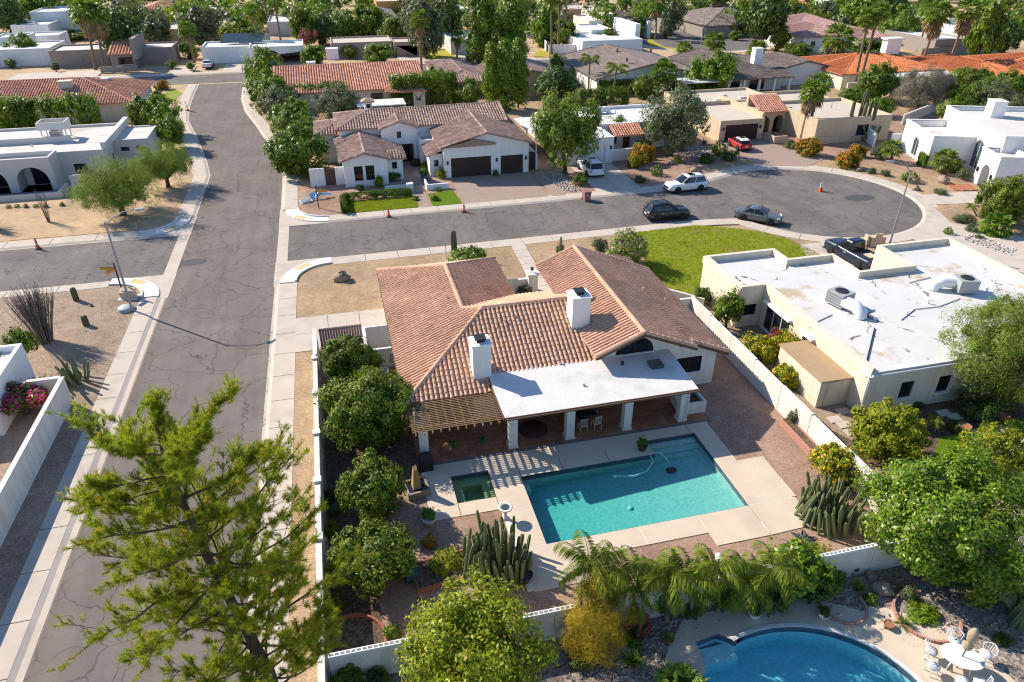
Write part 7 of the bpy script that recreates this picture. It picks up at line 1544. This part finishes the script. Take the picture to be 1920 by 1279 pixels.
p = G(1099, 376); bn = thing('trash_bin', 'dusty pink wheeled trash bin in the gutter', 'trash bin', (p.x, p.y, .02), R(5)); PNK = plain('pink_plastic', (.36, .155, .15), .6)
MB().add([(-.32, -.35, .05), (.32, -.35, .05), (.32, .35, .05), (-.32, .35, .05), (-.4, -.43, 1.0), (.4, -.43, 1.0), (.4, .43, 1.0), (-.4, .43, 1.0)], [(0,3,2,1), (4,5,6,7), (0,1,5,4), (1,2,6,5), (2,3,7,6), (3,0,4,7)]).build('bin_body', PNK, bn); MB().add([(-.43, -.47, 1.0), (.43, -.47, 1.0), (.43, .47, 1.0), (-.43, .47, 1.0), (-.4, -.42, 1.1), (.4, -.42, 1.1), (.4, .42, 1.14), (-.4, .42, 1.14)], [(0,3,2,1), (4,5,6,7), (0,1,5,4), (1,2,6,5), (2,3,7,6), (3,0,4,7)]).build('lid', PNK, bn)
MB().box(-.13, .13, -.405, -.395, .6, .75).build('plate', WHT, bn)
for s in (-1, 1): MB().tube([(s*.3, .4, .12), (s*.38, .4, .12)], .12, 10).build('wheel', TRIM, bn)
p = G(1644, 462); mx = thing('stucco_mailbox', 'beige stucco mailbox block beside the court lamp', 'mailbox', (p.x, p.y, .1), R(-10)); MB().box(-.9, .5, -.35, .35, 0, .95).box(-.6, .1, -.352, -.2, .95, 1.3).build('block', BEIGE, mx); MB().box(-1.3, -1.1, -.3, .3, 0, 1.1).build('side_slab', BEIGE, mx)
for i, (u, v) in enumerate(((1338, 66), (1357, 63), (1373, 67))): p = G(u, v); tag(MB().box(-1.8, 1.8, -1.2, 1.2, 0, 1.7).box(-1.9, 1.9, -1.3, 1.3, 1.7, 1.85).build('white_cabinet', WHITE2, None, (p.x, p.y, .03), R(-10 * i)), ('left', 'middle', 'right')[i] + ' one of the three white utility enclosures by the far court', 'utility box')
# rubbish at the corner
p = G(588, 378); jk = thing('discarded_lounge', 'blue folding lounge and white frame dumped beside the street sign', 'lounge chair', (p.x, p.y, .12), R(12)); BLU = plain('blue_fabric', (.03, .16, .38), .8)
MB().add([(-.2, 0, .1), (1.1, .2, .5), (1.0, .9, .95), (-.3, .8, .5)], [(0, 1, 2, 3)]).add([(1.0, .3, .4), (2.1, .1, .3), (2.2, .6, .35), (1.1, .8, .5)], [(0, 1, 2, 3)]).build('seat_fabric', BLU, jk)
fr = MB()
for a, b in (((-1.4, -.6, .05), (-.2, -.4, .1)), ((-1.4, .4, .1), (-.1, .6, .15)), ((-1.4, -.6, .05), (-1.4, .4, .1)), ((-.2, -.4, .1), (-.1, .6, .15)), ((-1.0, -.5, .1), (-.9, .5, .8)), ((0, 0, 0), (.9, .5, .9)), ((.9, -.1, 0), (.2, .7, .8))): fr.bar(a, b, .09, .07)
fr.build('frame', WHT, jk); MB().box(-1.3, -.3, -.5, .5, .1, .16).build('board', GREYM, jk)
# ================================================================== stones
STN = [MB().blob((0, 0, 0), (1, .75, .6), s, 0, .3).mesh('boulder', ROCK) for s in (1, 2, 3)]
WST = mat('white_stone', (.66, .62, .56), (.55, .52, .46), 2., .9, 20., .3)
def rock(label, u, v, r, k=0, m=None):
    p = G(u, v); o = link('boulder', STN[k % 3] if not m else MB().blob((0, 0, 0), (1, .75, .6), k, 0, .3).mesh('boulder', m), None, (p.x, p.y, .1 + r * .35), k * 1.3); o.scale = (r,) * 3; return tag(o, label, 'rock')
rock('large tan boulder on the front gravel near the corner ramp', 641, 527, .75, 0); rock('grey square boulder beside the yellow-brown bush', 1258, 309, .55, 1); rock('tan boulder by the sidewalk behind the parked white suv', 1303, 323, .6, 2); rock('tan boulder at the foot of the flat-topped shrub', 1713, 345, .65, 0); rock('pale flat boulders on the pink gravel near the porch steps', 1767, 344, .8, 1); rock('small grey stone by the driveway edge', 1716, 358, .5, 2); rock('upright tan stone at the sidewalk by the orange mound', 1612, 322, .5, 0)
rock('tan boulder in shade below the back wall', 1632, 1087, .35, 1); rock('flat tan boulder beside the pale grass clump', 1652, 1112, .5, 2); rock('white sculpted stone on the pool-yard gravel', 1208, 1076, .42, 5, WST); rock('round white stone among the feather palms', 1348, 1053, .35, 6, WST); rock('angular tan stone left of the bougainvillea at the bottom', 1170, 1222, .35, 0); rock('pale stone beside the low fan palm clump', 1845, 424, .6, 1); rock('small dark stone on the gravel of the pale-roofed yard', 172, 576, .2, 2)
# loose cobbles: counted by nobody
rg = np.random.default_rng(3); mb = MB()
def cobbles(name, label, poly, n, r0, r1, m):
    xs = [q[0] for q in poly]; ys = [q[1] for q in poly]; mb = MB(); k = 0
    def inside(x, y):
        c = False
        for (x1, y1), (x2, y2) in zip(poly, poly[1:] + poly[:1]):
            if (y1 > y) != (y2 > y) and x < (x2-x1)*(y-y1)/(y2-y1) + x1: c = not c
        return c
    while k < n:
        x, y = rg.uniform(min(xs), max(xs)), rg.uniform(min(ys), max(ys))
        if inside(x, y): mb.blob((x, y, .11), (rg.uniform(r0, r1), rg.uniform(r0, r1), rg.uniform(r0, r1) * .6), k, 0, .15, n=5); k += 1
    tag(mb.build(name, m), label, 'stones', kind='stuff')
COB = tilemat('mixed_cobble', (.16, .12, .10), (.34, .27, .22), (.58, .50, .43)); COBG = tilemat('grey_cobble', (.30, .28, .26), (.42, .39, .36), (.55, .52, .49))
P2 = lambda *q: [(G(u, v).x, G(u, v).y) for u, v in q]
cobbles('river_stones', 'mixed river stones covering the bed round the blue pool', P2((1060, 1270), (1140, 1180), (1290, 1150), (1480, 1140), (1560, 1105), (1660, 1150), (1780, 1170), (1820, 1215), (1720, 1225), (1650, 1180), (1500, 1155), (1390, 1165), (1310, 1180), (1250, 1225), (1220, 1275)), 1500, .04, .10, COB)
cobbles('drain_stones', 'grey stones between the paver drive and the concrete driveway', P2((1015, 330), (1045, 322), (1085, 350), (1090, 362), (1058, 362)), 260, .09, .2, COBG)
cobbles('border_stones', 'grey cobble border beside the right-hand driveway', P2((1800, 450), (1822, 440), (1905, 470), (1895, 482)), 200, .09, .2, COBG)
cobbles('swale_stones', 'pale stones under the olive beside the beige house', P2((1285, 285), (1310, 275), (1345, 288), (1310, 300)), 160, .1, .22, COBG)
# ================================================================== garden things round the pool
TERRAP = mat('terracotta_pot', (.38, .17, .09), (.30, .13, .07), 3., .85, 20.)
POTP = [(.01, .02), (.22, .02), (.30, .28), (.34, .42), (.37, .46), (.34, .47), (.31, .42)]
def pot(name, label, x, y, s, m, plant=None, z=.1, pm=None):
    t = thing(name, label, 'pot', (x, y, z)); MB().lathe([(a*s, b*s) for a, b in POTP], 16).build('pot', m, t); MB().lathe([(.30*s, .38*s), (.01, .39*s)], 14).build('soil', SOIL, t)
    if plant:
        me, Rr = kinds(plant); o = link('plant', me, t, (0, 0, .62*s)); o.scale = (.36*s/Rr[0], .36*s/Rr[1], .32*s/Rr[2])
    return t
pot('white_pot', 'white glazed pot with a leafy plant on the gravel by the spa deck', 2.3, 26.9, 1.05, WHT, 'bushf'); pot('dark_pot', 'dark bowl of succulents on the deck beside the pool notch', 15.3, 29.75, .9, plain('dark_glaze', (.03, .03, .035), .3), 'bush', .14)
pot('round_pot', 'round terracotta pot on the shaded path of the white-roofed house', G(1805, 812).x, G(1805, 812).y, 1.0, TERRAP); pot('round_pot', 'second round terracotta pot nearer the right picture edge', G(1876, 792).x, G(1876, 792).y, 1.0, TERRAP)
pot('orange_pot', 'small orange clay pot on the river stones', G(1663, 1180).x, G(1663, 1180).y, .62, TERRAP); pot('urn', 'white urn with a plant under the feather palms', G(1412, 1160).x, G(1412, 1160).y, .85, WHT, 'bushd'); pot('urn', 'pale urn in shade left of the curved brick edging', G(1541, 1162).x, G(1541, 1162).y, .8, WST, 'bushd')
pot('clay_pot', 'clay pot with a small plant at the pool nook', G(1253, 1208).x, G(1253, 1208).y, .6, TERRAP, 'bush'); pot('clay_pot', 'dark planter bowl at the foot of the large cactus clump', G(985, 1092).x, G(985, 1092).y, 1.0, plain('dark_glaze', (.03, .03, .035), .3)); pot('clay_pot', 'rust coloured jar beside the spreading cactus clump', G(1509, 965).x, G(1509, 965).y, .9, TERRAP)
pot('courtyard_pot', 'large dark pot on the roofed gravel by the courtyard wall', 11.2, 51.9, 1.2, plain('dark_glaze', (.03, .03, .035), .3)); pot('front_pot', 'blue-grey glazed pot at the front court of the brown-tiled house', 9.9, 82.6, 1.6, plain('blue_glaze', (.10, .14, .18), .3), 'bush')
for k_, u, v, w, a, lb in (('bushf', 711, 342, 9, 1.4, 'tall clipped box shrub beside the twin windows'), ('bushd', 735, 330, 17, .7, 'dark shrub bed left of the front court'), ('bushd', 675, 352, 8, .9, 'small dark shrub under the twin windows'), ('bushy', 829, 325, 14, .85, 'round gold-green shrub in the white planter by the garage'), ('bushf', 798, 312, 9, 1.1, 'leafy shrub by the entry of the brown-tiled house'), ('bushd', 780, 305, 12, .7, 'dark planting at the entry court'), ('bush', 929, 325, 6, 1.2, 'small shrub between the two garage doors'), ('bushf', 778, 373, 8, .6, 'low green edging right of the front turf'), ('bushf', 815, 372, 9, .7, 'low green edging left of the second turf'), ('bushf', 822, 356, 7, .6, 'small boxwood by the white planter')): place(k_, 'front_shrub', lb, 'shrub', u, v, w, a, None, 'planting in front of the brown-tiled house')
for x, y, rx, ry, lb in ((3.9, 77.7, 3.8, .35, 'long low clipped hedge behind the front turf'), (.1, 75.6, .35, 1.9, 'short clipped hedge at the left end of the front turf')):
    me, Rr = kinds('hedged'); o = link('clipped_hedge', me, None, (x, y, .5)); o.scale = (rx / Rr[0], ry / Rr[1], .45 / Rr[2]); tag(o, lb, 'hedge')
# bird bath, fountain
bt = thing('bird_bath', 'round stone bird bath between the cactus clump and the pool', 'bird bath', (6.2, 26.3, .1)); MB().lathe([(.2, 0), (.2, .08), (.1, .16), (.08, .62), (.16, .72), (.38, .80), (.38, .86), (.32, .84), (.02, .80)], 18).build('basin', WST, bt); MB().lathe([(.31, .828), (.01, .829)], 18).build('water', GLASSB, bt)
ft = thing('obelisk_fountain', 'sandstone obelisk fountain in a square basin beside the spa deck', 'fountain', (2.0, 29.5, .1), R(8)); SAND = mat('sandstone', (.48, .30, .13), (.40, .25, .11), 2., .9, 20., .3)
mb = MB()
for b in ((-.62, .62, -.62, -.5), (-.62, .62, .5, .62), (-.62, -.5, -.5, .5), (.5, .62, -.5, .5)): mb.box(*b, 0, .42)
mb.build('basin', ROCK, ft); MB().box(-.5, .5, -.5, .5, .05, .34).build('water', DARK, ft); MB().add([(-.24, -.24, .3), (.24, -.24, .3), (.24, .24, .3), (-.24, .24, .3), (-.12, -.1, 1.55), (.1, -.1, 1.6), (.1, .12, 1.75), (-.1, .1, 1.7)], [(0,3,2,1), (4,5,6,7), (0,1,5,4), (1,2,6,5), (2,3,7,6), (3,0,4,7)]).build('obelisk', SAND, ft)
# pool cleaner with its hose
pcl = thing('pool_cleaner', 'pool cleaner with a pale floating hose looping in the pool', 'pool cleaner', (16.3, 28.4, 0)); MB().blob((.25, -.1, -.45), (.32, .24, .15), 4, 0, .1).build('cleaner_head', TRIM, pcl)
hose = [(-3.2, -.3, .0), (-2.3, -.55, .02), (-1.4, -.35, .03), (-.75, .3, .05), (-.7, .75, .06), (-.45, 1.05, .05), (-.05, 1.0, .03), (.15, .5, -.05), (.22, .1, -.25), (.25, -.1, -.4)]
MB().tube(hose, .035, 7).build('hose', plain('pale_hose', (.45, .68, .70), .5), pcl); MB().tube([(-3.25, -.3, .0), (-3.4, -.3, .0)], .07, 8).build('hose_collar', WHT, pcl)
# metal agave lying on the gravel
ag = thing('metal_agave', 'dark metal agave sculpture on the pink gravel', 'sculpture', (20.4, 21.2, .12))
lf_ = MB().add([(.08, 0, .02), (.34, .12, .10), (.78, 0, .05), (.34, -.12, .10)], [(0, 1, 2, 3)]).mesh('metal_leaf', plain('dark_steel', (.06, .07, .07), .5, .5))
for i in range(12): o = link('metal_leaf', lf_, ag, (0, 0, .02 * (i % 2)), i * .5236); o.scale = (1 - .3 * (i % 2),) * 3
# brick beds
def brick_ring(name, label, x, y, r, a0, a1, courses=2, m=BRICK, bl=.21):
    t = thing(name, label, 'brick edging', (x, y, .1)); n = int(r * R(abs(a1 - a0)) / (bl + .012)); me = MB().box(-bl/2, bl/2, -.05, .05, 0, .085).mesh('brick', m)
    for c in range(courses):
        for i in range(n): a = R(a0 + (a1 - a0) * (i + .5 * (c % 2)) / n); link('brick', me, t, (r * math.cos(a), r * math.sin(a), c * .095), a + math.pi / 2)
    return t
brick_ring('brick_ring', 'brick ring round the small loose citrus', -.4, 24.7, .95, 0, 360); brick_ring('brick_edging', 'curved brick edging in the corner by the verge wall', -2.0, 20.6, 1.5, -10, 110); brick_ring('brick_edging', 'curved pink brick edging in the shaded rock bed', G(1578, 1140).x, G(1578, 1140).y, 1.0, 170, 370, 2, PINKB); brick_ring('brick_edging', 'curved brick edging round the bright ground plants', G(1735, 1160).x, G(1735, 1160).y, 1.35, 60, 330, 2, PINKB)
def brick_bed(name, label, x0, x1, y0, y1, courses, m=BRICK, ang=0):
    t = thing(name, label, 'planter', ((x0+x1)/2, (y0+y1)/2, .1), ang); w, d = (x1-x0)/2, (y1-y0)/2; mx_ = MB().box(-.1, .1, -.05, .05, 0, .085).mesh('brick', m)
    MB().box(-w+.06, w-.06, -d+.06, d-.06, 0, .095*courses - .05).build('soil', SOIL, t)
    for c in range(courses):
        for (ax, ay, bx, by) in ((-w, -d, w, -d), (w, -d, w, d), (w, d, -w, d), (-w, d, -w, -d)):
            L_ = math.hypot(bx-ax, by-ay); n = max(1, int(L_ / .212)); a = math.atan2(by-ay, bx-ax)
            for i in range(n):
                f = (i + (.25 if c % 2 else .6)) / n
                if f < 1: link('brick', mx_, t, (ax + (bx-ax)*f, ay + (by-ay)*f, c*.095), a)
    return t
brick_bed('brick_planter', 'red brick planting bed with herbs beside the large cactus clump', 1.1, 3.9, 22.8, 24.4, 3, BRICK, R(6)); brick_bed('brick_planter', 'pink brick planter against the stepped wall', 24.55, 25.15, 26.9, 30.0, 5, PINKB)
tc = thing('covered_chair', 'teal cover draped over a tall chair beside the brick bed', 'cover', (.95, 23.7, .1), R(12)); TEAL = mat('teal_cover', (.008, .03, .05), (.02, .12, .14), 3., .7, 20.)
MB().add([(-.35, -.4, 0), (.35, -.35, 0), (.4, .9, 0), (-.3, .95, 0), (-.25, -.3, .8), (.25, -.3, .75), (.22, .75, 1.5), (-.2, .8, 1.55), (0, .3, 1.15)], [(0, 1, 5, 4), (1, 2, 6, 5), (2, 3, 7, 6), (3, 0, 4, 7), (4, 5, 8), (5, 6, 8), (6, 7, 8), (7, 4, 8)]).build('cover', TEAL, tc); MB().box(-.3, .3, -.25, .6, -.02, .05).build('chair_base', TRIM, tc)
bw = thing('bird_ornament', 'dark metal bird ornament hanging on the back wall', 'ornament', (.75, 18.86, 1.35)); mb = MB().blob((0, 0, 0), (.09, .04, .32), 1, 0, .1, n=8); mb.build('bird_body', BLKM, bw); MB().add([(0, -.03, .12), (.5, -.03, .16), (.42, -.03, .02), (0, -.03, -.05), (-.42, -.03, .02), (-.5, -.03, .16)], [(0, 3, 2, 1), (0, 5, 4, 3)]).build('bird_wings', BLKM, bw)
# condenser, bin lid, grill
cd = thing('condenser', 'round-topped outdoor condenser between citrus tree and house', 'air conditioner', (1.2, 40.6, .1)); MB().lathe([(.42, 0), (.42, .85), (.40, .9)], 20).build('housing', mat('condenser_brown', (.20, .17, .11), (.17, .14, .09), 9.), cd); MB().lathe([(.43, .9), (.43, .97), (.3, .98), (.28, .95), (.02, .95)], 20).build('top_ring', WHT, cd)
tb = thing('grey_bin', 'grey wheeled bin behind the board gate', 'trash bin', (.0, 45.2, .1)); MB().box(-.32, .32, -.3, .3, 0, .98).build('bin_body', plain('grey_plastic', (.22, .24, .25), .6), tb); MB().box(-.36, .36, -.34, .34, .98, 1.06).build('lid', plain('pale_grey_plastic', (.42, .46, .48), .6), tb)
tb2 = thing('pink_bin', 'pinkish bin below the grey bin', 'trash bin', (.0, 44.2, .1)); MB().box(-.28, .28, -.28, .28, 0, .85).build('bin_body', PNK, tb2); MB().box(-.31, .31, -.31, .31, .85, .92).build('lid', PNK, tb2)
gr = thing('covered_grill', 'black covered grill in front of the pergola post', 'grill', (2.75, 31.2, .13)); MB().add([(-.4, -.3, 0), (.4, -.3, 0), (.4, .3, 0), (-.4, .3, 0), (-.36, -.26, .75), (.36, -.26, .75), (.36, .26, .75), (-.36, .26, .75), (-.25, -.1, 1.05), (.25, -.1, 1.05), (.25, .18, 1.05), (-.25, .18, 1.05)], [(0,1,5,4), (1,2,6,5), (2,3,7,6), (3,0,4,7), (4,5,9,8), (5,6,10,9), (6,7,11,10), (7,4,8,11), (8,9,10,11)]).build('cover', BLKM, gr); MB().box(-.36, .36, -.26, .26, -.01, .06).build('cart', TRIM, gr)
for x, lb in ((4.4, 'hanging basket nearest the pergola post'), (6.1, 'hanging basket next to the patio roof')):
    hb = thing('hanging_basket', lb, 'plant', (x, 31.15, 1.55)); MB().lathe([(.02, -.16), (.16, -.1), (.22, .08), (.2, .1)], 10).build('basket', TRIM, hb); me, Rr = kinds('bushd'); o = link('plant', me, hb, (0, 0, .05)); o.scale = (.32, .32, .42)
    for a in range(3): MB().tube([(.2 * math.cos(a * 2.09), .2 * math.sin(a * 2.09), .1), (0, 0, 1.0)], .008, 4).build('chain', TRIM, hb)
# patio dining set
def chair(t, m, w=.5):
    MB().box(-w/2, w/2, -w/2, w/2, .42, .47).build('seat', m, t)
    for x in (-.22, .22):
        for y in (-.22, .22): MB().box(x-.02, x+.02, y-.02, y+.02, 0, .419).build('leg', m, t)
    b = MB()
    for i in range(5): x = -.2 + .1*i; b.box(x-.015, x+.015, -.25, -.22, .47, .95)
    b.box(-.25, .25, -.255, -.215, .92, .99); b.build('backrest', m, t)
tb = thing('patio_table', 'dark round dining table under the patio roof', 'table', (13.0, 33.6, .148)); MB().lathe([(.95, .70), (.95, .75), (.02, .751)], 24).build('table_top', DARK, tb); MB().lathe([(.35, 0), (.3, .05), (.06, .1), (.06, .70)], 12).build('pedestal', TRIM, tb)
WIK = mat('pale_wicker', (.55, .47, .37), (.45, .38, .30), 20., .8)
for i, (x, y, a, lb) in enumerate(((12.5, 32.35, 0, 'left pale wicker chair at the patio dining table'), (13.4, 32.4, .1, 'right pale wicker chair at the patio dining table'))): c = thing('patio_chair', lb, 'chair', (x, y, .148), a, 'patio dining chairs'); chair(c, WIK)
tag(MB().lathe([(.9, 0), (.9, .02), (.02, .021)], 26).build('round_rug', mat('maroon_rug', (.09, .03, .03)), None, (9.6, 33.2, .149)), 'dark maroon round rug on the patio tiles between the first posts', 'rug')
# south neighbour's table set
WM = plain('white_wrought_iron', (.74, .74, .73), .5)
tx, ty = 22.45, 13.4
tb = thing('garden_table', 'white oval garden table with a centre pole beside the blue pool', 'table', (tx, ty, .16), R(-35)); mb = MB(); n = 26; mb.add([(.82*math.cos(2*math.pi*i/n), .6*math.sin(2*math.pi*i/n), .72) for i in range(n)] + [(.82*math.cos(2*math.pi*i/n), .6*math.sin(2*math.pi*i/n), .75) for i in range(n)], [list(range(n))[::-1], list(range(n, 2*n))] + [(i, (i+1) % n, n+(i+1) % n, n+i) for i in range(n)]); mb.build('table_top', WM, tb)
for a in (.6, 2.5, 3.8, 5.6): MB().bar((.4*math.cos(a), .3*math.sin(a), .72), (.55*math.cos(a), .42*math.sin(a), 0), .04, .04).build('leg', WM, tb)
um = thing('folded_umbrella', 'tan folded umbrella standing through the white oval table', 'umbrella', (tx, ty, .16)); MB().tube([(0, 0, 0), (0, 0, 2.5)], .022, 8).build('pole', TRIM, um)
pr_ = [(.03, 1.25), (.16, 1.3), (.20, 1.45), (.10, 1.62), (.17, 1.8), (.21, 2.1), (.15, 2.35), (.03, 2.5)]; MB().lathe(pr_, 11).build('canopy', mat('tan_canvas', (.42, .33, .22), (.34, .26, .17), 6., .9, 20.), um)
for i, (a, rr, lb) in enumerate(((150, 1.35, 'upper left'), (190, 1.5, 'left'), (250, 1.3, 'lower left'), (290, 1.3, 'lower'), (15, 1.6, 'right'), (75, 1.35, 'far side'))):
    x, y = tx + rr * .82 * math.cos(R(a - 14)), ty + rr * .74 * math.sin(R(a - 14)); c = thing('garden_chair', 'white wire garden chair at the ' + lb + ' of the oval table', 'chair', (x, y, .16), R(a - 14 + 90), 'white garden chairs round the oval table')
    MB().lathe([(.26, .43), (.26, .46), (.02, .45)], 12).build('seat', WM, c)
    for k in range(4): MB().bar((.18*math.cos(k*1.571+.785), .18*math.sin(k*1.571+.785), .43), (.26*math.cos(k*1.571+.785), .26*math.sin(k*1.571+.785), 0), .03, .03).build('leg', WM, c)
    b = MB()
    for k in range(9): q = R(200 + k * 17.5); b.bar((.26*math.cos(q), .26*math.sin(q), .45), (.33*math.cos(q), .33*math.sin(q), .80), .02, .02)
    b.tube([(.34*math.cos(R(195 + k*18.75)), .34*math.sin(R(195 + k*18.75)), .68 + .17*math.sin(math.pi*k/8)) for k in range(9)], .02, 6); b.build('backrest', WM, c)
# stepping stones, paving and turf of the east lot
st = link('stepping_stones', None); st['kind'] = 'structure'; ss = MB().box(-.42, .42, -.3, .3, 0, .05).mesh('stepping_stone', CONC)
for u, v in ((1565, 787), (1583, 797), (1597, 811), (1612, 806), (1580, 772), (1770, 775), (1790, 782), (1805, 800)): p = G(u, v, .1); link('stepping_stone', ss, st, (p.x, p.y, .11))
sheet('east_lot_turf', P2((1760, 822), (1800, 818), (1868, 880), (1800, 900), (1745, 880)), .112, TURF); sheet('east_lot_patio', P2((1800, 815), (1850, 800), (1960, 790), (1960, 900), (1880, 885)), .112, mat('sandstone_paving', (.50, .41, .30), (.43, .35, .26), 1.5, .9, 20., .1))
sheet('east_path', P2((1500, 765), (1590, 775), (1640, 800), (1600, 830), (1540, 800)), .109, GR_BRN); MB().box(29.6, 31.0, 27.6, 29.2, .1, .7)
tag(MB().box(-.55, .55, -.35, .35, 0, .6).box(-.6, .6, -.4, .4, .6, .68).build('storage_chest', CONC, None, (30.9, 29.0, .1)), 'pale storage chest under the eave of the white-roofed house', 'chest')
sheet('far_swimming_pool', P2((1010, 66), (1042, 66), (1046, 74), (1018, 75)), .05, glassmat('far_water', (.05, .32, .36), .05))

# ================================================================== grass blades and fallen leaves, too many to count
def scatter(name, label, cat, poly, n, size, m, z, up=1., asp=.2, cl=None, out=None):
    P_ = []; xs = [q[0] for q in poly]; ys = [q[1] for q in poly]; g2 = np.random.default_rng(len(name) + n)
    X = g2.uniform(min(xs), max(xs), n * 2); Y = g2.uniform(min(ys), max(ys), n * 2); ins = np.zeros(n * 2, bool)
    for (x1, y1), (x2, y2) in zip(poly, poly[1:] + poly[:1]):
        if y1 != y2: ins ^= ((y1 > Y) != (y2 > Y)) & (X < (x2 - x1) * (Y - y1) / (y2 - y1) + x1)
    if cl: ins &= (np.sin(X * cl) * np.cos(Y * cl * 1.3 + 1) + .4 * np.sin(X * cl * 2.7 + Y) + g2.normal(size=n * 2) * .35) > .35
    if out: ins &= ((X - out[0]) / out[2]) ** 2 + ((Y - out[1]) / out[3]) ** 2 > 1
    P0 = np.stack([X, Y, np.full(n * 2, z)], 1)[ins]; N_ = np.tile(np.array([[0, 0, up]]), (len(P0), 1))
    if up < .5: N_ = unit(g2.normal(size=(len(P0), 3)) * np.array([1, 1, .15])); P0[:, 2] += size * .5
    V = leaves(P0, N_, size, asp, .25 if up > .5 else .1); return tag(link(name, quads_mesh(name, V, len(P0), m)), label, cat, kind='stuff')
BLADE = leafmat('lawn_blade', (.19, .27, .016), (.32, .39, .026), (.50, .50, .06), .35, .6, .1); LITTER = leafmat('fallen_leaf', (.10, .06, .03), (.22, .14, .07), (.36, .25, .12), .1, .8, .1)
grown = [(x + .12 * math.sin(i * 2.1), y + .12 * math.cos(i * 1.7)) for i, (x, y) in enumerate(lawn_pts)]
scatter('lawn_blades', 'short grass blades standing over the lawn', 'grass', grown, 26000, .075, BLADE, .13, .2, .16)
scatter('turf_blades', 'short blades of the strip of front turf', 'grass', rect(.3, 7.9, 73.6, 77.2), 5000, .07, BLADE, .15, .2, .16)
scatter('leaf_litter', 'fallen leaves on the pool-yard gravel', 'leaves', [(-2.7, 19.3), (25, 19.1), (25, 21.5), (6, 21.3), (2.3, 26), (2.2, 31), (-2.7, 34)], 4200, .045, LITTER, .118, 1., .6, .9)
scatter('leaf_litter', 'fallen leaves on the rock beds round the blue pool', 'leaves', [(-2.7, 8), (30, 8), (30, 18.6), (-2.7, 18.6)], 5200, .05, LITTER, .112, 1., .6, .8, (15.6, 12.8, 6.4, 6.0))
scatter('leaf_litter', 'fallen leaves under the trees of the white-roofed house', 'leaves', [(25.6, 14), (42, 14), (42, 29), (25.6, 31)], 3000, .06, LITTER, .118, 1., .6, .7)
scatter('leaf_litter', 'dry leaves and gravel drift along the street gutters', 'leaves', [(-6.5, 8), (-5.9, 8), (-5.9, 57), (-6.5, 57)], 900, .045, LITTER, .022, 1., .6, 1.3)
scatter('leaf_litter', 'twigs and dry leaves on the west corner gravel', 'leaves', rect(-30, -17.3, 44, 60), 900, .05, LITTER, .108, 1., .4, .6)
